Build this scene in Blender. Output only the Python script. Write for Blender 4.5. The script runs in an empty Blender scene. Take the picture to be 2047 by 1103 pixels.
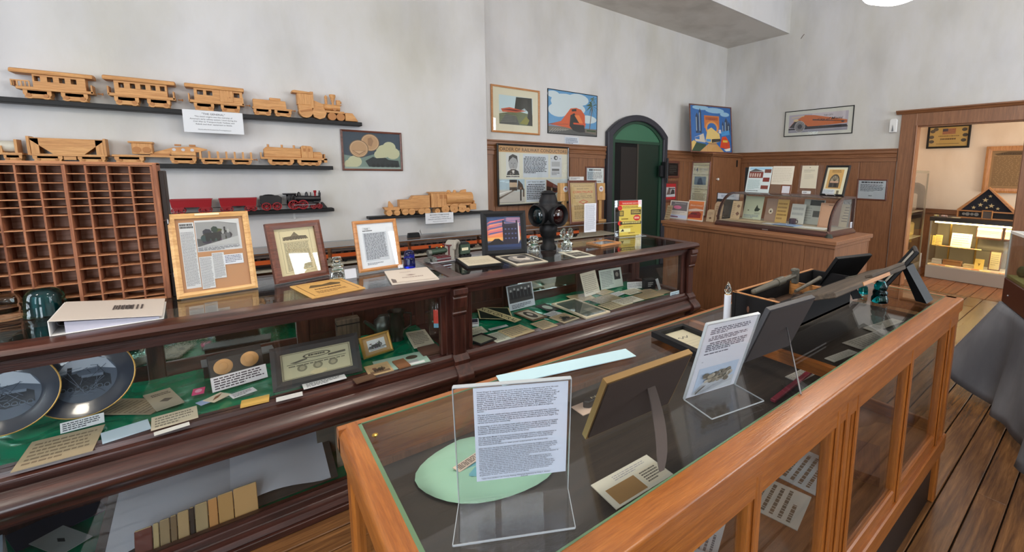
import bpy, math, random
from mathutils import Vector, Matrix
PI = math.pi
D = bpy.data
SC = bpy.context.scene
COL = SC.collection
rnd = random.Random(7)

# ---------------------------------------------------------------- camera
YAW, PITCH, ROLL, FPX, PCX, PCY, EYE = .88261315, .13126437, .01166833, 865.713, 1184.611, 457.042, 1.55
CF = Vector((math.cos(YAW)*math.cos(PITCH), math.sin(YAW)*math.cos(PITCH), -math.sin(PITCH)))
_r = Vector((math.sin(YAW), -math.cos(YAW), 0))
_u = _r.cross(CF)
CR = math.cos(ROLL)*_r + math.sin(ROLL)*_u
CU = -math.sin(ROLL)*_r + math.cos(ROLL)*_u
EYEP = Vector((0, 0, EYE))
cam = D.cameras.new('camera')
camo = D.objects.new('camera', cam)
COL.objects.link(camo)
camo.matrix_world = Matrix(((CR.x, CU.x, -CF.x, 0), (CR.y, CU.y, -CF.y, 0), (CR.z, CU.z, -CF.z, EYE), (0, 0, 0, 1)))
cam.sensor_fit = 'HORIZONTAL'
cam.sensor_width = 36
cam.lens = 36*FPX/2047
cam.shift_x = (1023.5-PCX)/2047
cam.shift_y = (PCY-551.5)/2047
cam.clip_start = .02
SC.camera = camo

# ---------------------------------------------------------------- light
SC.view_settings.view_transform = 'Standard'
SC.view_settings.look = 'None'
SC.view_settings.gamma = 1
SC.view_settings.use_curve_mapping = False
SC.view_settings.exposure = -0.22
SC.cycles.transparent_max_bounces = 48
SC.cycles.max_bounces = 12
w = D.worlds.new('sky')
SC.world = w
w.use_nodes = True
nt = w.node_tree
bgn = nt.nodes['Background']
bgn.inputs[0].default_value = (.55, .72, 1, 1)
bgn.inputs[1].default_value = 2.0

def area(name, loc, rot, sx, sy, power, col):
    l = D.lights.new(name, 'AREA')
    l.shape = 'RECTANGLE'
    l.size, l.size_y, l.energy, l.color = sx, sy, power, col
    o = D.objects.new(name, l)
    o.location, o.rotation_euler = loc, rot
    COL.objects.link(o)
    return o

WINX = (-1.9, 4.5, 6.1)            # the three street windows in the wall on the right, out of frame
for i, wx in enumerate(WINX):
    area('window_daylight', (wx, -3.33, 2.15), (PI/2, 0, 0), 1.25, 2.3, 138, (.86, .925, 1))
for i, wy in enumerate((-1.2, 2.2)):
    area('window_daylight', (-3.33, wy, 2.15), (PI/2, 0, -PI/2), 1.25, 2.3, 118, (.84, .915, 1))
area('far_room_fill', (8.1, -1.43, 1.5), (PI/2, 0, 0), 1.0, 2.2, 95, (1, .94, .84))  # added fill lamp, unseen, that brightens the room beyond the doorway

# ---------------------------------------------------------------- helpers
def lin(c):
    return tuple((x/255/12.92 if x/255 <= .04045 else ((x/255+.055)/1.055)**2.4) for x in c)
def rgba(c):
    return lin(c)+(1,)
def ray(px, py):
    return CF + CR*((px-PCX)/FPX) - CU*((py-PCY)/FPX)
def at_z(px, py, z):
    d = ray(px, py); return EYEP + d*((z-EYE)/d.z)
def at_y(px, py, y):
    d = ray(px, py); return EYEP + d*(y/d.y)
def at_x(px, py, x):
    d = ray(px, py); return EYEP + d*(x/d.x)

class G:
    """collects geometry for one mesh"""
    def __init__(s): s.v, s.f = [], []
    def add(s, vs, fs, M=None):
        b = len(s.v)
        s.v += [tuple(M @ Vector(p)) for p in vs] if M else [tuple(p) for p in vs]
        s.f += [tuple(i+b for i in f) for f in fs]
        return s
    def box(s, x0, x1, y0, y1, z0, z1, M=None):
        if x1 < x0: x0, x1 = x1, x0
        if y1 < y0: y0, y1 = y1, y0
        if z1 < z0: z0, z1 = z1, z0
        return s.add([(x0,y0,z0),(x1,y0,z0),(x1,y1,z0),(x0,y1,z0),(x0,y0,z1),(x1,y0,z1),(x1,y1,z1),(x0,y1,z1)],
                     [(0,3,2,1),(4,5,6,7),(0,1,5,4),(1,2,6,5),(2,3,7,6),(3,0,4,7)], M)
    def prism(s, p, lo, hi, ax='y', M=None):
        n = len(p)
        A = sum(p[i][0]*p[(i+1) % n][1]-p[(i+1) % n][0]*p[i][1] for i in range(n))
        p = list(p) if A > 0 else list(p)[::-1]
        mk = {'x': lambda a, b, t: (t, a, b), 'y': lambda a, b, t: (a, t, b), 'z': lambda a, b, t: (a, b, t)}[ax]
        vs = [mk(a, b, lo) for a, b in p]+[mk(a, b, hi) for a, b in p]
        sd = [(i, (i+1) % n, n+(i+1) % n, n+i) for i in range(n)]
        fs = sd+[tuple(range(n))[::-1], tuple(range(n, 2*n))]
        if ax == 'y': fs = [f[::-1] for f in fs]
        return s.add(vs, fs, M)
    def lathe(s, prof, n=20, M=None, cap=True):
        vs, fs = [], []
        for r, z in prof:
            for i in range(n):
                a = 2*PI*i/n; vs.append((r*math.cos(a), r*math.sin(a), z))
        for k in range(len(prof)-1):
            for i in range(n):
                j = (i+1) % n; fs.append((k*n+i, k*n+j, (k+1)*n+j, (k+1)*n+i))
        if cap: fs += [tuple(range(n))[::-1], tuple(range((len(prof)-1)*n, len(prof)*n))]
        return s.add(vs, fs, M)
    def cyl(s, p0, p1, r0, r1=None, n=14):
        p0, p1 = Vector(p0), Vector(p1); d = p1-p0
        M = Matrix.Translation(p0) @ d.to_track_quat('Z', 'Y').to_matrix().to_4x4()
        return s.lathe([(r0, 0), (r0 if r1 is None else r1, d.length)], n, M)
    def tube(s, pts, r, n=8):
        pts = [Vector(p) for p in pts]
        for a, b in zip(pts, pts[1:]): s.cyl(a, b, r, r, n)
        return s
    def ball(s, c, rx, ry=None, rz=None, n=14, m=8):
        ry = rx if ry is None else ry; rz = rx if rz is None else rz
        prof = [(max(1e-4, math.sin(PI*k/m)), -math.cos(PI*k/m)) for k in range(m+1)]
        return s.lathe(prof, n, Matrix.Translation(c) @ Matrix.Diagonal((rx, ry, rz, 1)))
    def frame(s, w, h, fw, y0, y1, lip=0, M=None):
        """picture frame ring, origin bottom centre, facing -y; mitred moulding"""
        a, b = w/2, h
        o = [(-a, 0), (a, 0), (a, b), (-a, b)]; i = [(-a+fw, fw), (a-fw, fw), (a-fw, b-fw), (-a+fw, b-fw)]
        m = [((p[0]*.55+q[0]*.45), (p[1]*.55+q[1]*.45)) for p, q in zip(o, i)]
        L = [(o, y1), (o, y0+lip), (m, y0), (i, y0+lip*.8), (i, y1)]
        vs = [(x, y, z) for ring, y in L for x, z in ring]; fs = []
        for k in range(5):
            for j in range(4):
                q = (j+1) % 4; k2 = (k+1) % 5
                fs.append((k*4+j, k2*4+j, k2*4+q, k*4+q)[::-1])
        return s.add(vs, [f[::-1] for f in fs], M)

def obj(name, g, mat, parent=None, smooth=None, bevel=0, world=False, seg=1):
    me = D.meshes.new(name)
    vs = g.v
    if world and parent is not None:
        Mi = parent.matrix_basis.inverted()
        if parent.parent: Mi = Mi @ parent.parent.matrix_basis.inverted()
        vs = [tuple(Mi @ Vector(p)) for p in vs]
    me.from_pydata(vs, [], g.f)
    me.validate()
    if mat is not None: me.materials.append(mat)
    if smooth:
        me.polygons.foreach_set('use_smooth', [True]*len(me.polygons))
        me.set_sharp_from_angle(angle=math.radians(smooth))
    o = D.objects.new(name, me)
    COL.objects.link(o)
    if parent is not None: o.parent = parent
    if bevel:
        b = o.modifiers.new('bevel', 'BEVEL')
        b.width, b.segments, b.limit_method, b.angle_limit = bevel, seg, 'ANGLE', math.radians(50)
    return o
def tag(o, label, cat, group=None, kind=None):
    o['label'] = label; o['category'] = cat
    if group: o['group'] = group
    if kind: o['kind'] = kind
    return o
def thing(name, label, cat, loc=(0, 0, 0), rot=(0, 0, 0), group=None):
    o = D.objects.new(name, None)
    o.empty_display_size = .05
    COL.objects.link(o)
    o.location = loc
    o.rotation_euler = rot if hasattr(rot, '__len__') else (0, 0, rot)
    o.matrix_basis                                             # evaluated from loc and rot
    return tag(o, label, cat, group)
def struct(name, g, mat, parent=None, **k):
    o = obj(name, g, mat, parent, **k)
    if parent is None: o['kind'] = 'structure'
    return o
def kids(o):
    return [c for c in D.objects if c.parent == o]
def dup(o, loc, rot, label, parent=None):
    c = o.copy(); COL.objects.link(c)
    if parent is None:
        c.location = loc
        if rot is not None: c.rotation_euler = rot
        c['label'] = label
    else: c.parent = parent
    for k in kids(o): dup(k, None, None, None, c)
    return c

# ---------------------------------------------------------------- materials
MATS = {}
def nodes(name):
    m = D.materials.new(name); m.use_nodes = True
    t = m.node_tree
    return m, t, t.nodes['Principled BSDF'], t.nodes.new
def plain(name, col, rough=.5, metal=0, coat=0, spec=.5, emit=0):
    if name in MATS: return MATS[name]
    m, t, b, N = nodes(name)
    b.inputs['Base Color'].default_value = rgba(col)
    b.inputs['Roughness'].default_value = rough
    b.inputs['Metallic'].default_value = metal
    b.inputs['Coat Weight'].default_value = coat
    b.inputs['Specular IOR Level'].default_value = spec
    if emit:
        b.inputs['Emission Color'].default_value = rgba(col); b.inputs['Emission Strength'].default_value = emit
    no = N('ShaderNodeTexNoise'); no.inputs['Scale'].default_value = 60
    bp = N('ShaderNodeBump'); bp.inputs['Strength'].default_value = .06; bp.inputs['Distance'].default_value = .002
    t.links.new(no.outputs[0], bp.inputs['Height']); t.links.new(bp.outputs[0], b.inputs['Normal'])
    MATS[name] = m
    return m
WOODS = {'oak': ((138, 76, 25), (172, 104, 42), (156, 90, 33), .34, .3, 7),
         'mahogany': ((40, 21, 17), (84, 46, 36), (62, 33, 27), .33, .3, 4),
         'panel': ((120, 78, 49), (148, 100, 65), (134, 88, 56), .5, .08, 5),
         'toy': ((186, 128, 74), (222, 168, 108), (206, 150, 92), .55, 0, 9),
         'sorter': ((116, 66, 42), (170, 112, 78), (146, 92, 64), .7, 0, 7),
         'sorter_edge': ((150, 96, 62), (196, 140, 98), (176, 120, 82), .7, 0, 7), 'sorter_back': ((150, 110, 92), (196, 158, 140), (172, 134, 116), .8, 0, 4),
         'frame_oak': ((168, 108, 58), (206, 146, 88), (188, 128, 72), .4, .2, 9),
         'frame_walnut': ((84, 46, 34), (124, 74, 56), (104, 58, 44), .38, .25, 8),
         'floor': ((88, 59, 36), (148, 104, 62), (118, 80, 47), .24, .35, 4),
         'floor_far': ((100, 58, 28), (150, 92, 48), (126, 74, 36), .35, .1, 3),
         'deck': ((34, 27, 23), (54, 43, 36), (44, 35, 29), .6, 0, 4),
         'old': ((52, 42, 34), (96, 80, 64), (74, 62, 50), .75, 0, 6),
         'pine': ((190, 140, 84), (226, 182, 122), (210, 164, 104), .5, .1, 8)}
def wood(kind, ax='x'):
    key = 'wood_%s_%s' % (kind, ax)
    if key in MATS: return MATS[key]
    c1, c2, c3, rough, coat, k = WOODS[kind]
    m, t, b, N = nodes(key)
    tc = N('ShaderNodeTexCoord'); mp = N('ShaderNodeMapping'); oi = N('ShaderNodeObjectInfo')
    sc = {'x': (.7, 11, 11), 'y': (11, .7, 11), 'z': (11, 11, .7)}[ax]
    mp.inputs['Scale'].default_value = sc
    cb = N('ShaderNodeVectorMath'); cb.operation = 'ADD'
    ml = N('ShaderNodeMath'); ml.operation = 'MULTIPLY'; ml.inputs[1].default_value = 37
    n1 = N('ShaderNodeTexNoise'); n1.inputs['Scale'].default_value = k; n1.inputs['Detail'].default_value = 7
    n1.inputs['Roughness'].default_value = .62; n1.inputs['Distortion'].default_value = .5
    n2 = N('ShaderNodeTexNoise'); n2.inputs['Scale'].default_value = k*6; n2.inputs['Detail'].default_value = 3
    rp = N('ShaderNodeValToRGB')
    e = rp.color_ramp.elements
    e[0].position, e[0].color = .33, rgba(c1)
    e[1].position, e[1].color = .68, rgba(c2)
    x = e.new(.5); x.color = rgba(c3)
    mx = N('ShaderNodeMix'); mx.data_type = 'RGBA'; mx.blend_type = 'MULTIPLY'; mx.inputs[0].default_value = .5 if kind == 'oak' else .35
    L = t.links.new
    L(oi.outputs['Random'], ml.inputs[0]); L(tc.outputs['Object'], cb.inputs[0]); L(ml.outputs[0], cb.inputs[1])
    L(cb.outputs[0], mp.inputs[0]); L(mp.outputs[0], n1.inputs['Vector']); L(mp.outputs[0], n2.inputs['Vector'])
    L(n1.outputs[0], rp.inputs[0]); L(rp.outputs[0], mx.inputs[6]); L(n2.outputs[0], mx.inputs[7])
    r2 = N('ShaderNodeMapRange'); r2.inputs['From Min'].default_value = .3; r2.inputs['From Max'].default_value = .7
    r2.inputs['To Min'].default_value = .6; r2.inputs['To Max'].default_value = 1.15
    L(n2.outputs[0], r2.inputs[0]); L(r2.outputs[0], mx.inputs[7])
    L(mx.outputs[2], b.inputs['Base Color'])
    bp = N('ShaderNodeBump'); bp.inputs['Strength'].default_value = .18; bp.inputs['Distance'].default_value = .003
    L(n2.outputs[0], bp.inputs['Height']); L(bp.outputs[0], b.inputs['Normal'])
    b.inputs['Roughness'].default_value = rough; b.inputs['Coat Weight'].default_value = coat
    b.inputs['Coat Roughness'].default_value = .18
    MATS[key] = m
    return m
def glass_pane(name='pane_glass', tint=(253, 254, 253.3), ior=1.5):
    if name in MATS: return MATS[name]
    m, t, b, N = nodes(name)
    t.nodes.remove(b)
    out = t.nodes['Material Output']
    lw = N('ShaderNodeLayerWeight'); lw.inputs['Blend'].default_value = .5
    pw = N('ShaderNodeMath'); pw.operation = 'POWER'; pw.inputs[1].default_value = 5
    fr = N('ShaderNodeMath'); fr.operation = 'MULTIPLY_ADD'; fr.inputs[1].default_value = .96; fr.inputs[2].default_value = ((ior-1)/(ior+1))**2
    t.links.new(lw.outputs['Facing'], pw.inputs[0]); t.links.new(pw.outputs[0], fr.inputs[0])
    tr = N('ShaderNodeBsdfTransparent'); tr.inputs[0].default_value = rgba(tint)
    gl = N('ShaderNodeBsdfGlossy'); gl.inputs['Roughness'].default_value = .004
    mx = N('ShaderNodeMixShader')
    L = t.links.new
    L(fr.outputs[0], mx.inputs[0]); L(tr.outputs[0], mx.inputs[1]); L(gl.outputs[0], mx.inputs[2]); L(mx.outputs[0], out.inputs[0])
    MATS[name] = m
    return m
def cast_glass(name, col, rough=.03):
    if name in MATS: return MATS[name]
    m, t, b, N = nodes(name)
    b.inputs['Base Color'].default_value = rgba(col); b.inputs['Roughness'].default_value = rough
    b.inputs['Transmission Weight'].default_value = 1; b.inputs['IOR'].default_value = 1.45
    MATS[name] = m
    return m
def ink_mat(name='print_ink', rough=.55):
    if name in MATS: return MATS[name]
    m, t, b, N = nodes(name)
    a = N('ShaderNodeVertexColor'); a.layer_name = 'Col'
    t.links.new(a.outputs[0], b.inputs['Base Color'])
    b.inputs['Roughness'].default_value = rough; b.inputs['Specular IOR Level'].default_value = .25
    MATS[name] = m
    return m
def plaster(name, base, low, warm):
    m, t, b, N = nodes(name)
    L = t.links.new
    tc = N('ShaderNodeTexCoord')
    n1 = N('ShaderNodeTexNoise'); n1.inputs['Scale'].default_value = .9; n1.inputs['Detail'].default_value = 6; n1.inputs['Roughness'].default_value = .6
    n2 = N('ShaderNodeTexNoise'); n2.inputs['Scale'].default_value = 2.2; n2.inputs['Detail'].default_value = 8
    n3 = N('ShaderNodeTexNoise'); n3.inputs['Scale'].default_value = 45; n3.inputs['Detail'].default_value = 5
    mp = N('ShaderNodeMapping'); mp.inputs['Scale'].default_value = (1, 1, .45)
    L(tc.outputs['Object'], mp.inputs[0])
    for n in (n1, n2, n3): L(mp.outputs[0], n.inputs['Vector'])
    r1 = N('ShaderNodeValToRGB'); e = r1.color_ramp.elements
    e[0].position, e[0].color = .42, rgba(base); e[1].position, e[1].color = .68, rgba(warm)
    r2 = N('ShaderNodeValToRGB'); e = r2.color_ramp.elements
    e[0].position, e[0].color = .30, rgba(low); e[1].position, e[1].color = .55, (1, 1, 1, 1)
    mx = N('ShaderNodeMix'); mx.data_type = 'RGBA'; mx.blend_type = 'MULTIPLY'; mx.inputs[0].default_value = .5
    L(n1.outputs[0], r1.inputs[0]); L(n2.outputs[0], r2.inputs[0]); L(r1.outputs[0], mx.inputs[6]); L(r2.outputs[0], mx.inputs[7])
    L(mx.outputs[2], b.inputs['Base Color'])
    bp = N('ShaderNodeBump'); bp.inputs['Strength'].default_value = .25; bp.inputs['Distance'].default_value = .004
    L(n3.outputs[0], bp.inputs['Height']); L(bp.outputs[0], b.inputs['Normal'])
    b.inputs['Roughness'].default_value = .9; b.inputs['Specular IOR Level'].default_value = .15
    MATS[name] = m
    return m
PLA = plaster('plaster', (214, 213, 214), (226, 226, 228), (202, 199, 190))
PLA2 = plaster('plaster_cream', (236, 218, 198), (232, 220, 206), (228, 208, 186))
PLG = plaster('plaster_grey', (216, 212, 206), (206, 204, 200), (204, 198, 190))
GL = glass_pane()
ACR = glass_pane('acrylic', (252, 252.5, 253), 1.45)
BLK = plain('black_paint', (15, 15, 17), .5, spec=.35)
BLKG = plain('black_gloss', (20, 20, 22), .25, coat=.5)
WHT = plain('white_paint', (226, 226, 224), .5)
PAPER = plain('white_paper', (228, 229, 232), .8)
STEEL = plain('steel', (180, 182, 186), .3, 1)
BRASS = plain('brass', (200, 160, 80), .3, 1)
GOLD = plain('gold_leaf', (190, 150, 80), .4, .6)
INK = ink_mat()
INKG = ink_mat('print_ink_gloss', .25)

# ---------------------------------------------------------------- print: flat ink on paper, drawn as coloured shapes
_GL = {}
def glyph(ch):
    if ch in _GL: return _GL[ch]
    def mk(s):
        c = D.curves.new('t', 'FONT'); c.body = s; c.size = 1; c.resolution_u = 2; c.fill_mode = 'FRONT' if False else c.fill_mode
        c.offset = .008
        o = D.objects.new('t', c)
        me = o.to_mesh()
        v = [(p.co.x, p.co.y) for p in me.vertices]; f = [tuple(p.vertices) for p in me.polygons]
        o.to_mesh_clear(); D.objects.remove(o); D.curves.remove(c)
        return v, f
    v, f = mk(ch) if ch != ' ' else ([], [])
    w1 = max(p[0] for p in mk(ch+'I')[0]); w0 = max(p[0] for p in mk('I')[0])
    _GL[ch] = (v, f, w1-w0)
    return _GL[ch]
class Ink:
    STEP = 8e-5
    def __init__(s, w, h, bg=(228, 229, 232)):
        s.w, s.h, s.v, s.f, s.c, s.k = w, h, [], [], [], 0
        if bg: s.rect(0, 0, 1, 1, bg)
    def _add(s, pts, faces, c):
        b = len(s.v); y = -s.k*s.STEP
        s.v += [(u, y, v) for u, v in pts]
        s.f += [tuple(i+b for i in f) for f in faces]; s.c += [lin(c)]*len(faces)
    def P(s, u, v): return ((u-.5)*s.w, v*s.h)
    def poly(s, p, c):
        s.k += 1
        n = len(p); A = sum(p[i][0]*p[(i+1) % n][1]-p[(i+1) % n][0]*p[i][1] for i in range(n))
        if A < 0: p = list(p)[::-1]
        s._add([s.P(u, v) for u, v in p], [tuple(range(n))], c); return s
    def rect(s, u0, v0, u1, v1, c): return s.poly([(u0, v0), (u1, v0), (u1, v1), (u0, v1)], c)
    def ell(s, u, v, ru, rv, c, n=18, a0=0, a1=2*PI):
        return s.poly([(u+ru*math.cos(a0+(a1-a0)*i/n), v+rv*math.sin(a0+(a1-a0)*i/n)) for i in range(n+(a1-a0 < 6.2))], c)
    def border(s, u0, v0, u1, v1, t, c):
        a = t*s.h/s.w
        s.k += 1
        for q in ((u0, v0, u1, v0+t), (u0, v1-t, u1, v1), (u0, v0, u0+a, v1), (u1-a, v0, u1, v1)):
            s._add([s.P(q[0], q[1]), s.P(q[2], q[1]), s.P(q[2], q[3]), s.P(q[0], q[3])], [(0, 1, 2, 3)], c)
        return s
    def line(s, u0, v0, u1, v1, t, c):
        a, b = Vector(s.P(u0, v0)), Vector(s.P(u1, v1)); d = b-a
        n = Vector((-d.y, d.x)).normalized()*t*s.h/2
        s.k += 1
        s._add([tuple(a-n), tuple(b-n), tuple(b+n), tuple(a+n)], [(0, 1, 2, 3)], c); return s
    def text(s, t, u, v, size, c=(30, 30, 32), al='c', fit=None, rot=0, slant=0):
        s.k += 1
        S = size*s.h
        wd = sum(glyph(ch)[2] for ch in t)*S
        sx = 1 if not fit else fit*s.w/max(wd, 1e-6)
        x = {'c': -wd*sx/2, 'l': 0, 'r': -wd*sx}[al]
        ox, oy = s.P(u, v); ca, sa = math.cos(rot), math.sin(rot)
        for ch in t:
            gv, gf, a = glyph(ch)
            pts = []
            for p in gv:
                X, Y = x+(p[0]+slant*p[1])*S*sx, p[1]*S
                pts.append((ox+X*ca-Y*sa, oy+X*sa+Y*ca))
            s._add(pts, gf, c)
            x += a*S*sx
        return s
    def greek(s, u0, v0, u1, v1, n, c=(90, 90, 96), dens=.5, seed=1, last=.6, indent=0):
        """lines of print too small to read: word-length dashes"""
        r = random.Random(seed); s.k += 1
        lh = (v1-v0)/n
        for i in range(n):
            e = u0+(u1-u0)*(last if i == n-1 else r.uniform(.9, 1))
            u = u0+(indent if i == 0 else 0); yb = v1-(i+1)*lh+lh*.25
            while u < e:
                L = r.uniform(.03, .11)*(u1-u0)*1.2
                q = min(u+L, e)
                s._add([s.P(u, yb), s.P(q, yb), s.P(q, yb+lh*dens), s.P(u, yb+lh*dens)], [(0, 1, 2, 3)], c)
                u = q+(u1-u0)*.018
        return s
    def photo(s, u0, v0, u1, v1, sky=(190, 192, 196), mid=(110, 110, 112), dark=(40, 40, 42), seed=1, n=14):
        """an old monochrome photograph of a locomotive seen small: tones in patches"""
        r = random.Random(seed)
        s.rect(u0, v0, u1, v1, sky)
        W, H = u1-u0, v1-v0
        s.poly([(u0, v0), (u1, v0), (u1, v0+.3*H), (u0+.4*W, v0+.22*H), (u0, v0+.34*H)], mid)
        for i in range(n):
            a, b = u0+W*r.uniform(.12, .8), v0+H*r.uniform(.18, .7)
            s.ell(a, b, W*r.uniform(.03, .12), H*r.uniform(.04, .15), tuple(int(x+(y-x)*r.random()) for x, y in zip(dark, mid)), 7)
        s.rect(u0+.2*W, v0+.3*H, u0+.7*W, v0+.55*H, dark)
        s.ell(u0+.72*W, v0+.45*H, .09*W, .16*H, dark, 12)
        for i in range(4): s.ell(u0+(.25+.13*i)*W, v0+.26*H, .05*W, .08*H, dark, 10)
        s.ell(u0+.72*W, v0+.45*H, .05*W, .1*H, mid, 12)
        s.rect(u0+.66*W, v0+.58*H, u0+.7*W, v0+.76*H, dark)
        return s
    def build(s, name, parent, y=0, z=0, x=0, mat=None, x90=False):
        me = D.meshes.new(name)
        me.from_pydata([(p[0]+x, p[1]+y, p[2]+z) for p in s.v], [], s.f)
        a = me.color_attributes.new('Col', 'FLOAT_COLOR', 'CORNER')
        buf = []
        for p, c in zip(me.polygons, s.c): buf += list(c+(1,))*len(p.vertices)
        a.data.foreach_set('color', buf)
        me.materials.append(mat or INK)
        o = D.objects.new(name, me); COL.objects.link(o); o.parent = parent
        return o
def vg(c, k):
    return tuple(max(0, min(255, int(x*k))) for x in c)
# loco-shaped drawing in a print: used by the posters
def draw_streamliner(k, u0, v0, u1, v1, body, dark, hi):
    W, H = u1-u0, v1-v0
    k.poly([(u0, v0+.12*H), (u0+.1*W, v0+.6*H), (u0+.28*W, v0+.96*H), (u0+.45*W, v0+.9*H), (u1, v0+.42*H), (u1, v0+.2*H), (u0+.4*W, v0+.1*H)], body)
    k.poly([(u0, v0+.1*H), (u0+.1*W, v0+.55*H), (u0+.2*W, v0+.6*H), (u0+.34*W, v0+.12*H), (u0+.3*W, v0)], dark)
    k.ell(u0+.12*W, v0+.62*H, .05*W, .1*H, hi, 10)
    k.rect(u0+.3*W, v0+.02*H, u1, v0+.12*H, dark)
    k.poly([(u0+.42*W, v0+.62*H), (u1, v0+.34*H), (u1, v0+.31*H), (u0+.42*W, v0+.54*H)], dark)
# ================================================================ SETTING
XB, YL, YP, XP = 7.23, 4.915, 4.75, 2.298      # wall_back, wall_left, its projecting part and where that ends
CEI = 4.7
fl = struct('floor', G().box(-3.3, 9.2, -3.3, 5, -.08, -.02), plain('floor_gap', (26, 17, 11), .8))
PLK = wood('floor', 'x')
def planks(y0, y1, x0, x1, pw, mat, tot):
    y = y0
    while y < y1:
        x = x0+rnd.uniform(-1.6, 0)
        while x < x1:
            L = rnd.uniform(1.7, 3.1)
            a, b = max(x, x0)+.001, min(x+L, x1)-.001
            if b-a > .05:
                dz = rnd.uniform(-.0025, 0)
                o = obj('plank', G().box(-(b-a)/2, (b-a)/2, -pw/2+.0028, pw/2-.0028, -.02, dz), mat, fl, bevel=.003)
                o.location = ((a+b)/2, y+pw/2, 0)
            x += L
        y += pw
planks(-1.3, 2.14, -.6, 4.78, .114, PLK, 0)
planks(-.4, 2.9, 4.86, 7.22, .152, PLK, 0)
planks(.5, 2.5, 7.24, 9.0, .152, wood('floor_far', 'x'), 0)
o = obj('plank', G().box(-.038, .038, -1.6, 2.2, -.02, .004), wood('floor', 'y'), fl, bevel=.004); o.location = (4.82, 0, 0)

wl = struct('wall_left', G().box(XP-.01, XB+.15, YL, YL+.15, 0, CEI).box(-3.3, XP, YP, YL+.15, 0, CEI), PLA)
DY0, DY1, DZ = .78, 1.873, 2.222               # doorway in the back wall
wb = struct('wall_back', G().box(XB, XB+.13, DY1, YL, 0, CEI).box(XB, XB+.13, -3.3, DY0, 0, CEI).box(XB, XB+.13, DY0, DY1, DZ, CEI), PLA)
g = G()
xs = [-3.3]
for wx in WINX: xs += [wx-.62, wx+.62]
xs += [9.2]
for a, b in zip(xs[::2], xs[1::2]): g.box(a, b, -3.3, -3.15, 0, CEI)
for wx in WINX: g.box(wx-.62, wx+.62, -3.3, -3.15, 0, 1.0).box(wx-.62, wx+.62, -3.3, -3.15, 3.3, CEI)
struct('wall_right', g, PLA)
g = G(); ys = [-3.15, -1.82, -.58, 1.58, 2.82, 4.75]
for a, b in zip(ys[::2], ys[1::2]): g.box(-3.3, -3.15, a, b, 0, CEI)
for a, b in ((-1.82, -.58), (1.58, 2.82)): g.box(-3.3, -3.15, a, b, 0, 1.0).box(-3.3, -3.15, a, b, 3.3, CEI)
struct('wall_front', g, PLA)
struct('ceiling', G().box(-3.3, XB+.13, -3.3, YL+.15, CEI, CEI+.1), PLA)
struct('trim_1', G().box(-3.15, XB, 3.76, YL, 3.835, CEI), PLG)
struct('trim_2', G().box(-3.15, XB, 3.748, 3.762, 3.835, CEI), PLA)
n = 0
for wx in WINX:                                 # sash windows behind the viewer: frame, meeting rail, muntin, panes
    n += 1
    f = struct('window_%d' % n, G().box(wx-.62, wx-.55, -3.28, -3.2, 1, 3.3).box(wx+.55, wx+.62, -3.28, -3.2, 1, 3.3).box(wx-.55, wx+.55, -3.28, -3.2, 1, 1.07)
               .box(wx-.55, wx+.55, -3.28, -3.2, 3.23, 3.3).box(wx-.55, wx+.55, -3.28, -3.2, 2.12, 2.19).box(wx-.02, wx+.02, -3.27, -3.21, 1.07, 3.23), wood('panel', 'z'))
    for z0, z1 in ((1.07, 2.12), (2.19, 3.23)): obj('pane', G().box(wx-.55, wx+.55, -3.245, -3.24, z0, z1), GL, f)
for wy in (-1.2, 2.2):
    n += 1
    f = struct('window_%d' % n, G().box(-3.28, -3.2, wy-.62, wy-.55, 1, 3.3).box(-3.28, -3.2, wy+.55, wy+.62, 1, 3.3).box(-3.28, -3.2, wy-.55, wy+.55, 1, 1.07)
               .box(-3.28, -3.2, wy-.55, wy+.55, 3.23, 3.3).box(-3.28, -3.2, wy-.55, wy+.55, 2.12, 2.19).box(-3.27, -3.21, wy-.02, wy+.02, 1.07, 3.23), wood('panel', 'z'))
    for z0, z1 in ((1.07, 2.12), (2.19, 3.23)): obj('pane', G().box(-3.245, -3.24, wy-.55, wy+.55, z0, z1), GL, f)

# wainscot on the left wall right of the projection, either side of the iron door frame
WZ = 1.86
PV, PH, PY = wood('panel', 'z'), wood('panel', 'x'), wood('panel', 'y')
def boards_x(x0, x1, pw, y):
    k = max(1, round((x1-x0)/pw)); pw = (x1-x0)/k
    for i in range(k):
        o = obj('board', G().box(-pw/2+.0025, pw/2-.0025, -.016, 0, 0, WZ-.12), PV, wl, bevel=.004)
        o.location = (x0+pw*(i+.5), y, .1)
boards_x(XP+.01, 4.25, .165, YL)
boards_x(5.57, XB-.02, .165, YL)
def rail_x(name, x0, x1, y):
    struct(name, G().prism([(y, WZ-.12), (y-.03, WZ-.12), (y-.03, WZ-.02), (y-.045, WZ), (y-.045, WZ+.035), (y-.055, WZ+.045), (y-.055, WZ+.06), (y, WZ+.06)], x0, x1, 'x')
           .prism([(y-.03, WZ-.07), (y-.042, WZ-.062), (y-.042, WZ-.045), (y-.03, WZ-.035)], x0, x1, 'x'), PH)
rail_x('trim_3', XP+.005, 4.25, YL)
rail_x('trim_4', 5.57, XB-.005, YL)
struct('baseboard_left', G().box(XP+.01, 4.25, YL-.025, YL, 0, .12).box(5.57, XB, YL-.025, YL, 0, .12), PH)
for y0, y1 in ((2.06, 2.52), (2.525, 3.12), (3.125, 3.72), (3.725, 4.31), (4.315, YL-.02)):
    o = obj('board', G().box(-.016, 0, -(y1-y0)/2+.003, (y1-y0)/2-.003, 0, WZ-.12), PV, wb, bevel=.004); o.location = (XB, (y0+y1)/2, .1)
x = XB
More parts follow.
